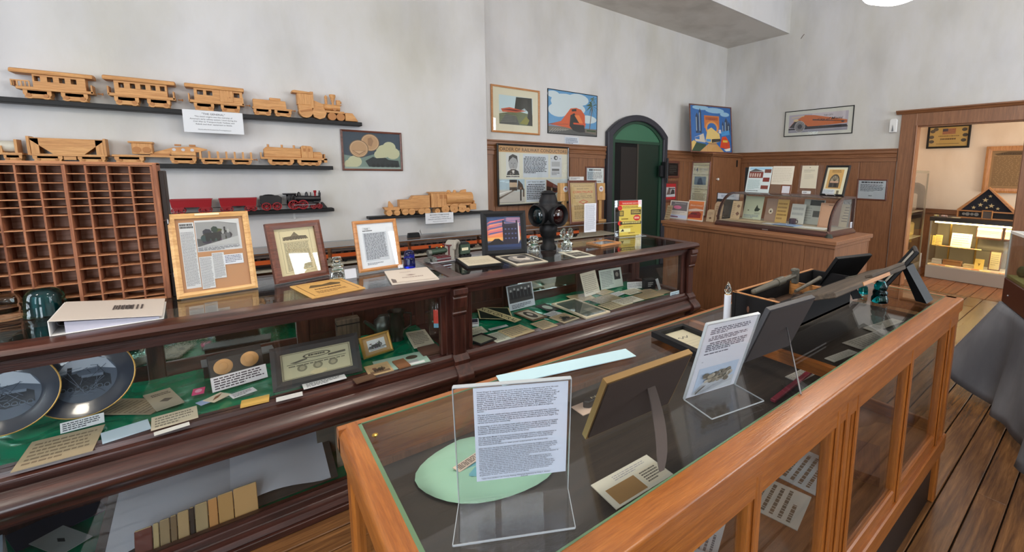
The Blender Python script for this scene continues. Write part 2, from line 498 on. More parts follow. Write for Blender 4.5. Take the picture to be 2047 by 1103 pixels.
struct('trim_5', G().prism([(x, WZ-.12), (x-.03, WZ-.12), (x-.03, WZ-.02), (x-.045, WZ), (x-.045, WZ+.035), (x-.055, WZ+.045), (x-.055, WZ+.06), (x, WZ+.06)], 2.057, YL-.02, 'y')
       .prism([(x-.03, WZ-.07), (x-.042, WZ-.062), (x-.042, WZ-.045), (x-.03, WZ-.035)], 2.057, YL-.02, 'y'), PY)
struct('baseboard_back', G().box(XB-.025, XB, 2.057, YL-.02, 0, .12), PY)
obj('backing_panel', G().box(XB-.008, XB+.001, 2.06, YL-.02, .1, WZ-.1), PV, wb)
for a, b in ((XP+.01, 4.25), (5.57, XB-.02)): obj('backing_panel', G().box(a, b, YL-.008, YL+.001, .1, WZ-.1), PV, wl)
np_ = at_x(1604, 73, XB)
obj('wall_crack', G().tube([(XB-.001, np_.y+.02, np_.z-.03), (XB-.003, np_.y, np_.z), (XB-.001, np_.y-.03, np_.z+.03)], .004, 6), plain('crack_brown', (96, 80, 66), .9), wb)
kp = at_x(1743, 473, XB-.03)
o = obj('knob', G().cyl((0, 0, 0), (-.03, 0, 0), .008).ball((-.04, 0, 0), .017), plain('porcelain', (230, 228, 222), .2), wb, smooth=50); o.location = (XB-.016, kp.y, kp.z)

# cased opening to the next room
dr = struct('door_1', G().box(XB-.03, XB+.001, DY1-.01, DY1+.175, 0, DZ+.16).box(XB-.03, XB+.001, DY0-.175, DY0+.01, 0, DZ+.16).box(XB-.028, XB+.001, DY0, DY1, DZ-.01, DZ+.16), PV, bevel=.004)
obj('head_cap', G().prism([(XB, DZ+.16), (XB-.04, DZ+.16), (XB-.06, DZ+.185), (XB-.075, DZ+.195), (XB-.075, DZ+.21), (XB, DZ+.21)], DY0-.22, DY1+.235, 'y'), PY, dr)
obj('jamb', G().box(XB, XB+.14, DY1-.018, DY1, 0, DZ), PV, dr); obj('jamb', G().box(XB, XB+.14, DY0, DY0+.018, 0, DZ), PV, dr)
obj('jamb', G().box(XB, XB+.14, DY0, DY1, DZ-.018, DZ), PY, dr)
obj('casing_bead', G().cyl((XB-.03, DY1-.012, 0), (XB-.03, DY1-.012, DZ), .011, n=8), PV, dr, smooth=50)

# arched iron door frame of the walk-in safe
IR = plain('iron_grey', (58, 58, 66), .45, .3); GRN = plain('green_enamel', (28, 64, 46), .5); GRD = plain('green_dark', (14, 42, 30), .4)
def arch(x0, x1, zs, zt, n=18):
    c, hw = (x0+x1)/2, (x1-x0)/2; r = zt-zs; R = (hw*hw+r*r)/(2*r); a = math.asin(hw/R)
    return [(c+R*math.sin(a*(1-2*i/n)), zt-R+R*math.cos(a*(1-2*i/n))) for i in range(n+1)]   # right springing -> left
def ring(outer, inner, y0, y1):
    g = G(); n = len(outer)
    vs = [(p[0], y0, p[1]) for p in outer]+[(p[0], y0, p[1]) for p in inner]+[(p[0], y1, p[1]) for p in outer]+[(p[0], y1, p[1]) for p in inner]
    fs = []
    for i in range(n-1): fs += [(i, i+1, n+i+1, n+i), (2*n+i, 3*n+i, 3*n+i+1, 2*n+i+1), (i, 2*n+i, 2*n+i+1, i+1), (n+i, n+i+1, 3*n+i+1, 3*n+i)]
    fs += [(0, n, 3*n, 2*n), (n-1, 3*n-1, 4*n-1, 2*n-1)]
    return g.add(vs, fs)
AX0, AX1 = 4.255, 5.565
oa = [(AX1, 0)]+arch(AX0, AX1, 2.13, 2.42)+[(AX0, 0)]
ia = [(AX1-.1, 0)]+arch(AX0+.1, AX1-.1, 2.075, 2.325)+[(AX0+.1, 0)]
sd = struct('door_2', ring(oa, ia, YL-.085, YL), IR, bevel=.012)
i2 = [(AX1-.16, 0)]+arch(AX0+.16, AX1-.16, 2.05, 2.29)+[(AX0+.16, 0)]
obj('inner_frame', ring(ia, i2, YL-.05, YL), GRN, sd)
obj('tympanum', G().prism([(AX0+.1, 2.0)]+[(AX1-.1, 2.0)]+ia[1:-1], YL-.03, YL-.012, 'y'), plain('green_light', (58, 110, 82), .5), sd)
obj('lintel', G().box(AX0+.1, AX1-.1, YL-.042, YL-.01, 1.985, 2.03), GRN, sd)
obj('opening', G().box(AX0+.16, 4.93, YL-.02, YL-.005, 0, 1.99), plain('safe_shade_black', (9, 8, 8), .9), sd)  # near-black slab: the darkness inside the safe put into its colour
obj('inner_leaf', G().box(4.93, AX1-.15, YL-.03, YL-.008, 0, 1.99), GRD, sd, bevel=.004)
obj('leaf_edge', G().box(4.9, 4.93, YL-.036, YL-.008, 0, 1.99), plain('leaf_edge', (66, 60, 52), .5), sd)
obj('leaf_panel', G().box(4.56, 4.9, YL-.026, YL-.01, 0, 1.93), plain('leaf_brown', (30, 22, 17), .6), sd)
obj('door_hook', G().box(5.43, 5.5, YL-.16, YL-.08, 1.46, 1.72).box(5.36, 5.44, YL-.12, YL-.08, 1.48, 1.66).cyl((5.49, YL-.15, 1.38), (5.49, YL-.15, 1.78), .018), plain('hook_black', (20, 22, 26), .5), sd)

# ---- room beyond the doorway
struct('wall_far', G().box(9.0, 9.15, -1.5, 4, 0, 3.2), PLA2)
struct('wall_far_left', G().box(XB+.13, 9.0, 2.35, 2.5, 0, 3.2), PLA2)
struct('ceiling_far', G().box(XB+.13, 9.15, -1.5, 2.5, 3.2, 3.3), PLA2)
struct('wall_far_right', G().box(XB+.13, 7.55, -1.5, -1.4, 0, 3.2).box(8.65, 9.15, -1.5, -1.4, 0, 3.2).box(7.55, 8.65, -1.5, -1.4, 2.6, 3.2), PLA2)
fw = struct('trim_6', G().box(8.96, 9.0, -1.4, 2.35, .93, 1.0).box(8.95, 9.0, -1.4, 2.35, .985, 1.0), PY)
for k in range(6):
    o = obj('board', G().box(8.985, 9.0, .9+.24*k, 1.137+.24*k, .1, .94), PV, fw)
struct('baseboard_far', G().box(8.97, 9.0, -1.4, 2.35, 0, .13), PY)

# ================================================================ FURNITURE
MH, MV = wood('mahogany', 'x'), wood('mahogany', 'z')
MY = wood('mahogany', 'y')
# ---- long dark display counter
TZ, CX0, CX1, CF0, CB = 1.0, -1.7, 2.77, 2.12, 2.75
dc = thing('display_counter', 'long dark mahogany glazed display counter with two display bays along the left side', 'counter', (.6, 2.43, 0))
def dcp(name, g, m, **k): return obj(name, g, m, dc, world=True, **k)
nose = [(2.16, .955), (2.105, .955), (2.075, .968), (2.068, .982), (2.078, .996), (2.095, 1.0), (2.16, 1.0)]
dcp('top_front_rail', G().prism(nose, CX0, CX1+.03, 'x'), MH, smooth=40)
dcp('top_back_rail', G().box(CX0, CX1+.03, CB-.045, CB+.01, .955, 1.0), MH, bevel=.006)
dcp('top_divider', G().box(.82, .895, 2.16, CB-.045, .955, 1.0), MY, bevel=.003)
dcp('top_end_rail', G().box(CX1-.05, CX1+.03, 2.16, CB-.045, .955, 1.0), MY, bevel=.004)
dcp('glass_top', G().box(CX0, .82, 2.16, CB-.045, .9915, .9995), GL)
dcp('glass_top', G().box(.895, CX1-.05, 2.16, CB-.045, .9915, .9995), GL)
dcp('frieze', G().box(CX0, CX1, CF0, CF0+.035, .915, .955).box(CX0, CX1, CF0-.012, CF0, .935, .955), MH)
torus = [(CF0+.02, .60), (CF0-.005, .60), (CF0-.012, .585), (CF0-.03, .58), (CF0-.034, .566), (CF0-.03, .548)] + \
        [(CF0-.03-.05*math.sin(PI*i/8), .548-.095*i/8) for i in range(1, 8)] + [(CF0-.03, .453), (CF0-.02, .44), (CF0-.012, .425), (CF0+.02, .42), (CF0+.02, .40), (CF0+.05, .40), (CF0+.05, .60)]
dcp('waist_moulding', G().prism(torus, CX0, CX1-.02, 'x'), MH, smooth=40)
for xa in (.842, 2.74):
    pw = .034
    dcp('pilaster', G().box(xa-pw-.03, xa+pw+.03, CF0+.004, CF0+.05, .44, .955).box(xa-pw, xa+pw, CF0-.022, CF0+.004, .56, .93), MV, bevel=.006)
    cb = [(CF0, .955), (CF0-.055, .955), (CF0-.058, .925), (CF0-.045, .915), (CF0-.05, .905), (CF0-.042, .855), (CF0-.032, .83), (CF0-.036, .82), (CF0-.022, .805), (CF0, .80)]
    dcp('corbel', G().prism(cb, xa-pw-.004, xa+pw+.004, 'x'), MV, bevel=.004)
    blk = [(CF0+.02, .60), (CF0-.02, .60), (CF0-.048, .572), (CF0-.048, .552)]+[(CF0-.048-.052*math.sin(PI*i/8), .552-.11*i/8) for i in range(1, 9)]+[(CF0-.02, .42), (CF0+.02, .42)]
    dcp('pilaster_block', G().prism(blk, xa-pw-.006, xa+pw+.006, 'x'), MV, smooth=40)
    dcp('lower_stile', G().box(xa-.055, xa+.055, CF0+.03, CF0+.08, .0, .42), MV, bevel=.005)
# corbel turned to the open end
cb2 = [(CX1-.01, .955), (CX1+.05, .955), (CX1+.048, .93), (CX1+.036, .915), (CX1+.03, .88), (CX1+.012, .862), (CX1+.014, .85), (CX1+.03, .835), (CX1+.03, .815), (CX1+.012, .80), (CX1-.01, .80)]
dcp('end_corbel', G().prism(cb2, CF0+.01, CF0+.08, 'y'), MV, bevel=.004)
dcp('end_roundel', G().cyl((CX1-.01, CF0+.02, .5), (CX1+.035, CF0+.02, .5), .055, n=20), MV, smooth=50)
for a, b in ((.755, .785), (.9, .925), (2.655, 2.69)): dcp('bay_stile', G().box(a, b, CF0+.006, CF0+.045, .6, .915), MV, bevel=.005)
for a, b in ((CX0, .76), (.92, 2.66)): dcp('glass_front', G().box(a, b, CF0+.02, CF0+.026, .6, .915), GL)
dcp('glass_end', G().box(CX1-.03, CX1-.024, 2.17, CB-.06, .60, .93), GL)
dcp('end_frame', G().box(CX1-.05, CX1, CB-.06, CB, 0, .955).box(CX1-.05, CX1, CF0+.05, CB, .52, .60).box(CX1-.05, CX1, CF0+.05, CB, 0, .1).box(CX1-.05, CX1, CF0+.05, CB, .92, .955), MV, bevel=.004)
dcp('end_panel', G().box(CX1-.035, CX1-.015, CF0+.05, CB-.05, .1, .53), MV)
dcp('shelf', G().box(CX0, CX1-.04, CF0+.05, CB-.02, .565, .585), MH)
dcp('bottom', G().box(CX0, CX1-.04, CF0+.05, CB, .03, .055), MH)
dcp('plinth', G().box(CX0, CX1-.03, CF0-.03, CF0+.06, 0, .03).prism([(CF0+.09, .03), (CF0-.015, .03), (CF0+.0, .05), (CF0+.03, .056), (CF0+.035, .085), (CF0+.06, .095), (CF0+.09, .095)], CX0, CX1-.03, 'x'), MH, bevel=.003)
for a, b in ((CX0, .787), (.897, 2.685)): dcp('lower_glass', G().box(a, b, CF0+.06, CF0+.065, .095, .42), GL)
# back: mirrored sliding doors in stiles
dcp('back_frame', G().box(CX0, CX1-.05, CB-.05, CB-.02, .585, .655).box(CX0, CX1-.05, CB-.05, CB-.02, .905, .955), MH)
for xa in (-.37, .19, .46, .80, .95, 1.40, 2.06, 2.3, 2.68): dcp('back_stile', G().box(xa, xa+.06, CB-.055, CB-.02, .585, .955), MV, bevel=.004)
MIR = plain('mirror', (196, 206, 202), .02, 1)
for a, b in ((-1.6, -.37), (-.31, .19), (1.46, 2.06)): dcp('mirror', G().box(a, b, CB-.04, CB-.034, .655, .905), MIR)
for a, b in ((.25, .46), (.52, .80), (1.01, 1.40), (2.12, 2.3)): dcp('back_panel', G().box(a, b, CB-.042, CB-.03, .655, .905), wood('mahogany', 'z'))
dcp('back_board', G().box(CX0, CX1-.05, CB-.02, CB-.01, .03, .955), MV)
# green satin laid in the bays, rucked up
SAT = plain('green_satin', (6, 132, 94), .2, .35)
def satin(name, x0, x1, y0, y1, z, amp, seed, nx=70, ny=18):
    r = random.Random(seed); ph = [(r.uniform(14, 75), r.uniform(-70, 70), r.uniform(0, 6.3), r.uniform(.3, 1)) for _ in range(9)]
    g = G(); vs = []; fs = []
    for j in range(ny+1):
        for i in range(nx+1):
            x = x0+(x1-x0)*i/nx; y = y0+(y1-y0)*j/ny
            h = sum(a*math.sin(kx*x+ky*y+p+1.3*math.sin(3*x+p)) for kx, ky, p, a in ph)
            vs.append((x, y, z+amp*(1+h/5)))
    for j in range(ny):
        for i in range(nx):
            k = j*(nx+1)+i; fs.append((k, k+1, k+nx+2, k+nx+1))
    o = obj(name, g.add(vs, fs), SAT, dc, smooth=80, world=True)
    return o
satin('satin_lining', CX0+.02, .80, CF0+.05, CB-.06, .588, .006, 3, 260, 44)
satin('satin_lining', .9, 2.6, CF0+.05, CB-.06, .588, .006, 9, 180, 44)
satin('satin_lining', CX0+.02, .78, CF0+.09, CB-.06, .056, .005, 5, 80, 20)

# ---- oak display case in the foreground
OX, OY, OV = wood('oak', 'x'), wood('oak', 'y'), wood('oak', 'z')
X0, X1, Y0, Y1 = .13, 2.515, .402, 1.03
oc = thing('oak_display_case', 'golden oak glass-topped display case in the foreground', 'display case', ((X0+X1)/2, (Y0+Y1)/2, 0))
def ocp(name, g, m, **k): return obj(name, g, m, oc, world=True, **k)
def bull(lo, hi, z0, z1, r, sgn, n=5):
    """board section with a rounded upper outer edge; lo is the outer side when sgn=1"""
    p = [(hi, z0), (hi, z1)]
    p += [(lo+sgn*r*(1-math.sin(PI/2*i/n)), z1-r*(1-math.cos(PI/2*i/n))) for i in range(n+1)]
    return p+[(lo, z0)]
ocp('top_front_rail', G().prism(bull(Y0, Y0+.06, .945, 1.0, .007, 1), X0+.0, X1, 'x'), OX, smooth=40)
ocp('top_back_rail', G().prism(bull(Y1, Y1-.034, .945, 1.0, .02, -1), X0, X1, 'x'), OX, smooth=40)
ocp('top_end_rail', G().prism(bull(X0, X0+.036, .945, 1.001, .022, 1), Y0+.03, Y1-.02, 'y'), OY, smooth=40)
ocp('top_end_rail', G().box(X1-.035, X1, Y0+.02, Y1-.01, .945, 1.0), OY, bevel=.004)
ocp('apron', G().box(X0+.012, X1-.01, Y0+.008, Y0+.03, .885, .945).box(X0+.012, X1-.01, Y1-.03, Y1-.008, .885, .945).box(X0+.008, X0+.03, Y0+.01, Y1-.01, .9, .945).box(X1-.03, X1-.008, Y0+.01, Y1-.01, .9, .945), OX, bevel=.003)
og = ocp('glass_top', G().box(X0+.036, X1-.035, Y0+.06, Y1-.034, .992, 1.0), GL)
e = .0025
ocp('glass_edge', G().box(X0+.036, X0+.043, Y0+.06, Y1-.034, .9985, 1.0012).box(X0+.036, X1-.035, Y0+.06, Y0+.0635, .9985, 1.0012).box(X0+.036, X1-.035, Y1-.0365, Y1-.034, .9985, 1.0012).box(X1-.038, X1-.035, Y0+.06, Y1-.034, .9985, 1.0012), plain('glass_edge_green', (96, 122, 92), .15))
ocp('cross_bar', G().box(1.3, 1.325, Y0+.06, Y1-.034, .955, .99), OY)
DECK = .885
ocp('deck', G().box(X0+.03, X1-.03, Y0+.03, Y1-.03, DECK-.015, DECK), wood('deck', 'x'))
def stile(x, w, y0, y1, z0, z1): return G().box(x-w/2, x+w/2, y0, y1, z0, z1)
for x in (X0+.035, X1-.035):
    for y in (Y0+.032, Y1-.032): ocp('corner_post', stile(x, .046, y-.023, y+.023, 0, .945), OV, bevel=.006)
for x, w in ((.79, .05), (1.19, .045), (1.255, .06), (1.325, .045), (1.83, .06), (2.36, .04)):
    ocp('stile', G().box(x-w/2, x+w/2, Y0+.012, Y0+.042, .34, .945).box(x-w/4, x+w/4, Y0+.006, Y0+.012, .34, .945), OV, bevel=.004)
ocp('door_rail', G().box(X0+.05, X1-.05, Y0+.014, Y0+.04, .33, .39).box(X0+.05, X1-.05, Y0+.0, Y0+.05, .26, .34), OX, bevel=.005)
ocp('end_rail', G().box(X0+.014, X0+.04, Y0+.05, Y1-.05, .33, .39).box(X0, X0+.05, Y0, Y1, .26, .34).box(X1-.04, X1-.014, Y0+.05, Y1-.05, .33, .39).box(X1-.05, X1, Y0, Y1, .26, .34), OY, bevel=.004)
ocp('plinth', G().box(X0+.03, X1-.03, Y0+.03, Y1-.03, 0, .28), plain('plinth_dark', (30, 20, 15), .5))
ocp('floor_board', G().box(X0+.03, X1-.03, Y0+.03, Y1-.03, .31, .335), wood('panel', 'x'))
for a, b in ((X0+.055, .765), (.815, 1.17), (1.345, 1.8), (1.86, 2.34), (2.38, X1-.058)): ocp('glass_front', G().box(a, b, Y0+.025, Y0+.029, .39, .89), GL)
ocp('glass_end', G().box(X1-.028, X1-.024, Y0+.055, Y1-.055, .39, .9), GL)
ocp('glass_end', G().box(X0+.024, X0+.028, Y0+.055, Y1-.055, .39, .9), GL)
ocp('back_panel', G().box(X0+.05, X1-.05, Y1-.04, Y1-.025, .33, .9), wood('panel', 'z'))
ocp('thumb_tack', G().cyl((.207, .905, 1.0), (.207, .905, 1.004), .004, .006, 8), BRASS) if False else None

# ---- panelled counter at the back
K0, K1, KY0, KY1 = 3.80, 4.58, 1.46, 3.33
kc = thing('panelled_counter', 'brown panelled counter with a flat overhanging top across the back of the room', 'counter', ((K0+K1)/2, (KY0+KY1)/2, 0))
def kcp(name, g, m, **k): return obj(name, g, m, kc, world=True, **k)
kcp('top', G().box(K0-.025, K1+.02, KY0-.02, KY1+.02, .965, 1.0), PY, bevel=.004)
kcp('top_edge', G().box(K0-.012, K1, KY0-.008, KY1+.008, .935, .965), PY, bevel=.003)
k = 9
for i in range(k):
    a, b = KY0+.045+(KY1-KY0-.05)*i/k, KY0+.045+(KY1-KY0-.05)*(i+1)/k
    kcp('board', G().box(K0+.01, K0+.03, a+.001, b-.001, .09, .935), PV, bevel=.002)
kcp('corner_board', G().box(K0+.004, K0+.03, KY0, KY0+.046, .0, .935), PV, bevel=.003)
for y in (KY0+.002, KY1-.02): kcp('end_panel', G().box(K0+.03, K1-.03, y, y+.018, 0, .935), PV)
kcp('kick_board', G().box(K0, K0+.03, KY0, KY1, 0, .09), PY, bevel=.004)
kcp('back', G().box(K1-.03, K1-.01, KY0, KY1, 0, .935), PV)

# ---- corner cupboard
ccx, ccy = 6.30, 4.02
# ================================================================ WALL SHELVES AND MODEL TRAINS
TOY, TOYZ, TOYY = wood('toy', 'x'), wood('toy', 'z'), wood('toy', 'y')
TOYD = plain('toy_wood_dark', (176, 118, 66), .6)
SY = 4.63                                       # front edge of the shelves
def shelf(label, a, b, z, th=.034, dep=.12, hook=0):
    t = thing('wall_shelf', label, 'shelf', ((a+b)/2, SY+dep/2, z-th), 0, 'black wall shelves')
    h = (b-a)/2
    obj('board', G().box(-h, h, -dep/2, dep/2, 0, th), BLK, t, bevel=.003)
    if hook: o = obj('hook', G().box(-.008, .008, dep/2-.012, dep/2, -.06, 0).box(-.008, .008, dep/2-.03, dep/2-.012, -.06, -.048), WHT, t); o.location.x = hook-(a+b)/2
    return z
sx = lambda px, py=250: at_y(px, py, SY).x
SH1 = shelf('top black wall shelf carrying the wooden passenger train', -2.2, sx(724), 1.985)
SH2 = shelf('second black wall shelf from the top, wooden freight cars on it', -2.2, sx(666, 334), 1.572)
SH3 = shelf('third black wall shelf from the top, red and black train on it', -1.0, sx(668, 414), 1.185, .03, .13, sx(591, 430))
SH4 = shelf('lowest and rightmost black wall shelf with a wooden engine and tender', sx(738, 430), sx(986, 419), 1.083, .026, .13)

VY = 4.685
def vehicle(name, label, cat, pa, pb, pt, z, group='model trains on the wall shelves'):
    """root at the left rail end; returns root, length, height, read off the front face at y=VY-.04"""
    y = VY-.04
    a, b, t = at_y(pa, pt, y), at_y(pb, pt, y), at_y((pa+pb)/2, pt, y)
    return thing(name, label, cat, (a.x, VY, z), 0, group), b.x-a.x, t.z-z
def truck(par, u, L, h, mat=None, d=.04, n=2):
    """side frame with half-round wheels below it"""
    p = [(0, h), (0, h*.55), (L*.06, h*.3)]
    for k in range(n):
        c = L*(.2+.6*k/(n-1)); r = L*(.17 if n == 2 else .13)
        p += [(c+r*math.cos(PI+PI*i/8), min(h*.11, h*.42-h*.42*math.sin(PI*i/8))) for i in range(9)]
    p += [(L*.94, h*.3), (L, h*.55), (L, h)]
    g = G().prism(p, -d, -d+.012, 'y').prism(p, d-.012, d, 'y').box(L*.15, L*.85, -d, d, h*.55, h*.95)
    o = obj('truck', g, mat or TOY, par, bevel=.0015); o.location.x = u
    for k in range(n):
        c = L*(.2+.6*k/(n-1))
        for s in (-1, 1): obj('hub', G().cyl((c, s*d, h*.42), (c, s*(d+.005), h*.42), h*.2, n=10), TOYD if mat is None else mat, o)
    return o
def coupler(par, x, z): obj('coupler', G().cyl((x, 0, z), (x+.025, 0, z), .004, n=6).cyl((x+.025, 0, z-.008), (x+.025, 0, z+.008), .004, n=6), TOYD, par)
def coach(pa, pb, pt, z, label, b0, b1, wins, doorside=None, openleft=False):
    t, L, H = vehicle('wooden_coach', label, 'model train', pa, pb, pt, z)
    d = .045
    for u in (.12, .56): truck(t, u*L, .33*L, .30*H)
    obj('underframe', G().box(.05*L, .97*L, -d, d, .30*H, .40*H), TOY, t, bevel=.002)
    X0, X1 = b0*L, b1*L; z0, z1 = .40*H, .83*H; w0, w1 = .60*H, .77*H
    g = G()
    for s in (-1, 1):
        ya, yb = (-d+.004, -d+.012) if s < 0 else (d-.012, d-.004)
        g.box(X0, X1, ya, yb, z0, w0).box(X0, X1, ya, yb, w1, z1)
        e = X0
        for a, b in wins: g.box(e, a*L, ya, yb, w0, w1); e = b*L
        g.box(e, X1, ya, yb, w0, w1)
    g.box(X0, X0+.008, -d+.012, d-.012, z0, z1).box(X1-.008, X1, -d+.012, d-.012, z0, z1)
    obj('body', g, TOY, t)
    n = 8
    roof = [(-d-.012, .83*H), (-d-.012, .86*H)]+[((d+.012)*-math.cos(PI*i/n), .89*H+.11*H*math.sin(PI*i/n)**.6) for i in range(n+1)]+[(d+.012, .86*H), (d+.012, .83*H)]
    obj('roof', G().prism(roof, 0, L*.985, 'x'), TOY, t, bevel=.006, seg=2)
    for x in ((.055, .95) if not openleft else (.95,)): obj('end_post', G().box(x*L-.004, x*L+.004, -d, d, .33*H, .62*H), TOYZ, t)
    if openleft:
        for k in range(5): obj('baluster', G().box((.02+.045*k)*L, (.02+.045*k)*L+.006, -d, -d+.006, .40*H, .58*H), TOYZ, t)
        obj('railing', G().box(.0, .21*L, -d-.001, -d+.007, .56*H, .60*H).box(0, .01, -d, d, .40*H, .6*H), TOY, t)
    if doorside:
        a, b = doorside
        obj('door', G().box(a*L, b*L, -d-.002, -d+.004, .40*H, .83*H), TOYZ, t, bevel=.001)
        obj('door_knob', G().cyl((a*L+.06, -d-.002, .58*H), (a*L+.06, -d-.008, .58*H), .004, n=8), TOYD, t)
    coupler(t, L, .36*H)
coach(17, 186, 141, SH1, 'wooden coach with an open railed platform, leftmost on the top shelf', .25, .88, [(.27, .34), (.42, .49), (.56, .63), (.70, .77)], openleft=True)
coach(204, 350, 155, SH1, 'wooden coach with five windows, second from left on the top shelf', .14, .86, [(.2, .27), (.35, .42), (.49, .56), (.63, .70), (.76, .83)])
coach(368, 488, 170, SH1, 'wooden baggage coach with two windows and a sliding door, top shelf', .14, .95, [(.19, .29), (.34, .44), (.80, .90)], doorside=(.56, .78))

# wooden tender on the top shelf
t, L, H = vehicle('wooden_tender', 'small wooden tender right behind the wooden locomotive, top shelf', 'model train', 503, 582, 195, SH1)
d = .042
for u in (.02, .54): truck(t, u*L, .44*L, .36*H)
obj('underframe', G().box(0, L, -d, d, .36*H, .44*H), TOY, t)
obj('bin', G().prism([(.02*L, .44*H), (.02*L, .86*H), (.84*L, .86*H), (.86*L, .44*H)], -d+.004, d-.004, 'y'), TOY, t, bevel=.002)
obj('coal_box', G().box(.44*L, .72*L, -.028, .028, .86*H, 1.0*H), TOY, t, bevel=.002)
coupler(t, L, .4*H)

# wooden locomotive with a funnel stack
t, L, H = vehicle('wooden_locomotive', 'wooden toy locomotive with a funnel stack and cowcatcher, right end of the top shelf', 'model train', 583, 713, 186, SH1)
d = .045
obj('cab', G().box(.07*L, .28*L, -d, d, .50*H, .90*H), TOYZ, t, bevel=.002)
obj('cab_roof', G().prism([(.0, .90*H), (.0, .97*H), (.04*L, 1.0*H), (.30*L, .97*H), (.30*L, .90*H)], -d-.008, d+.008, 'y'), TOY, t, bevel=.003)
obj('cab_post', G().box(.265*L, .31*L, -d-.003, d+.003, .40*H, 1.0*H), TOYZ, t)
obj('side_plate', G().prism([(.08*L, .50*H), (.09*L, .24*H), (.13*L, .08*H), (.24*L, .08*H), (.285*L, .24*H), (.285*L, .50*H)], -d, d, 'y'), TOY, t, bevel=.003)
obj('side_rod', G().prism([(.1*L, .28*H), (.24*L, .36*H), (.28*L, .36*H), (.28*L, .30*H), (.12*L, .22*H)], -d-.006, -d, 'y'), TOYD, t)
obj('driving_wheel', G().cyl((.385*L, -d-.002, .25*H), (.385*L, d+.002, .25*H), .24*H, n=8), TOY, t)
obj('driving_wheel', G().cyl((.185*L, -d-.003, .25*H), (.185*L, d+.003, .25*H), .22*H, n=16), TOY, t)
obj('firebox', G().prism([(.31*L, .36*H), (.31*L, .70*H), (.46*L, .58*H), (.46*L, .36*H)], -d+.008, d-.008, 'y'), TOY, t, bevel=.002)
obj('boiler', G().cyl((.44*L, 0, .50*H), (.72*L, 0, .50*H), .115*H, n=18), TOY, t, smooth=50)
obj('footplate', G().box(.44*L, .78*L, -d, d, .28*H, .36*H), TOY, t, bevel=.002)
obj('sand_dome', G().lathe([(.02*L, .58*H), (.022*L, .84*H), (.026*L, .86*H), (.016*L, .92*H), (.004*L, .95*H)], 12, Matrix.Translation((.51*L, 0, 0))), TOY, t, smooth=50)
obj('funnel_stack', G().lathe([(.016*L, .58*H), (.018*L, .70*H), (.05*L, .92*H), (.05*L, .99*H), (.036*L, 1.0*H)], 16, Matrix.Translation((.615*L, 0, 0))), TOY, t, smooth=40)
obj('headlight', G().box(.67*L, .73*L, -.016, .016, .62*H, .80*H).cyl((.73*L, 0, .72*H), (.75*L, 0, .72*H), .05*H, n=10).box(.66*L, .75*L, -.02, .02, .60*H, .62*H), TOY, t)
obj('cylinder', G().cyl((.625*L, -d-.004, .42*H), (.625*L, d+.004, .42*H), .06*H, n=12), TOYD, t)
for u in (.58, .715): obj('pony_wheel', G().cyl((u*L, -d+.002, .15*H), (u*L, d-.002, .15*H), .145*H, n=16), TOYD, t)
obj('cowcatcher', G().prism([(.79*L, .02*H), (.79*L, .33*H), (.91*L, .33*H), (1.0*L, .02*H)], -d, d, 'y'), TOY, t, bevel=.003)

# second shelf
t, L, H = vehicle('wooden_tank_car', 'wooden freight car cut off by the left edge, second shelf', 'model train', -60, 40, 277, SH2)
for u in (.02, .6): truck(t, u*L, .38*L, .30*H)
obj('underframe', G().box(0, L, -d, d, .30*H, .40*H), TOY, t)
obj('end_board', G().box(.86*L, .92*L, -d, d, .40*H, 1.0*H), TOYZ, t)
obj('end_board', G().box(.04*L, .1*L, -d, d, .40*H, 1.0*H), TOYZ, t)
obj('tank', G().cyl((.1*L, 0, .68*H), (.86*L, 0, .68*H), .26*H, n=18), plain('pale_tank', (206, 200, 184), .5), t, smooth=50)
obj('saddle', G().box(.45*L, .6*L, -d, d, .40*H, .7*H), TOYZ, t)
coupler(t, L, .34*H)

t, L, H = vehicle('wooden_hopper_car', 'wooden hopper car with slanted sides, second shelf above the sorter', 'model train', 52, 210, 277, SH2)
for u in (.04, .60): truck(t, u*L, .37*L, .26*H)
obj('side_sill', G().box(.02*L, .98*L, -d, d, .26*H, .34*H), TOY, t)
for s in (-1, 1):
    y0 = -d if s < 0 else d-.012
    obj('side_panel', G().prism([(.04*L, 1.0*H), (.96*L, 1.0*H), (.96*L, .90*H), (.70*L, .34*H), (.30*L, .34*H), (.04*L, .90*H)][::-1], y0, y0+.012, 'y'), TOY, t, bevel=.001)
    for a, b in ((.04, .14), (.86, .96)): obj('side_post', G().box(a*L, b*L, y0, y0+.012, .34*H, .97*H), TOYZ, t)
obj('end_board', G().box(0, .035*L, -d-.004, d+.004, .28*H, 1.05*H), TOYZ, t); obj('end_board', G().box(.965*L, L, -d-.004, d+.004, .28*H, 1.05*H), TOYZ, t)
obj('chute', G().box(.42*L, .58*L, -d+.01, d-.01, .10*H, .28*H), TOY, t)
obj('slope_sheet', G().prism([(.05*L, .9*H), (.07*L, .9*H), (.32*L, .36*H), (.30*L, .36*H)], -d+.012, d-.012, 'y').prism([(.95*L, .9*H), (.93*L, .9*H), (.68*L, .36*H), (.70*L, .36*H)], -d+.012, d-.012, 'y'), TOYD, t)
coupler(t, L, .3*H)

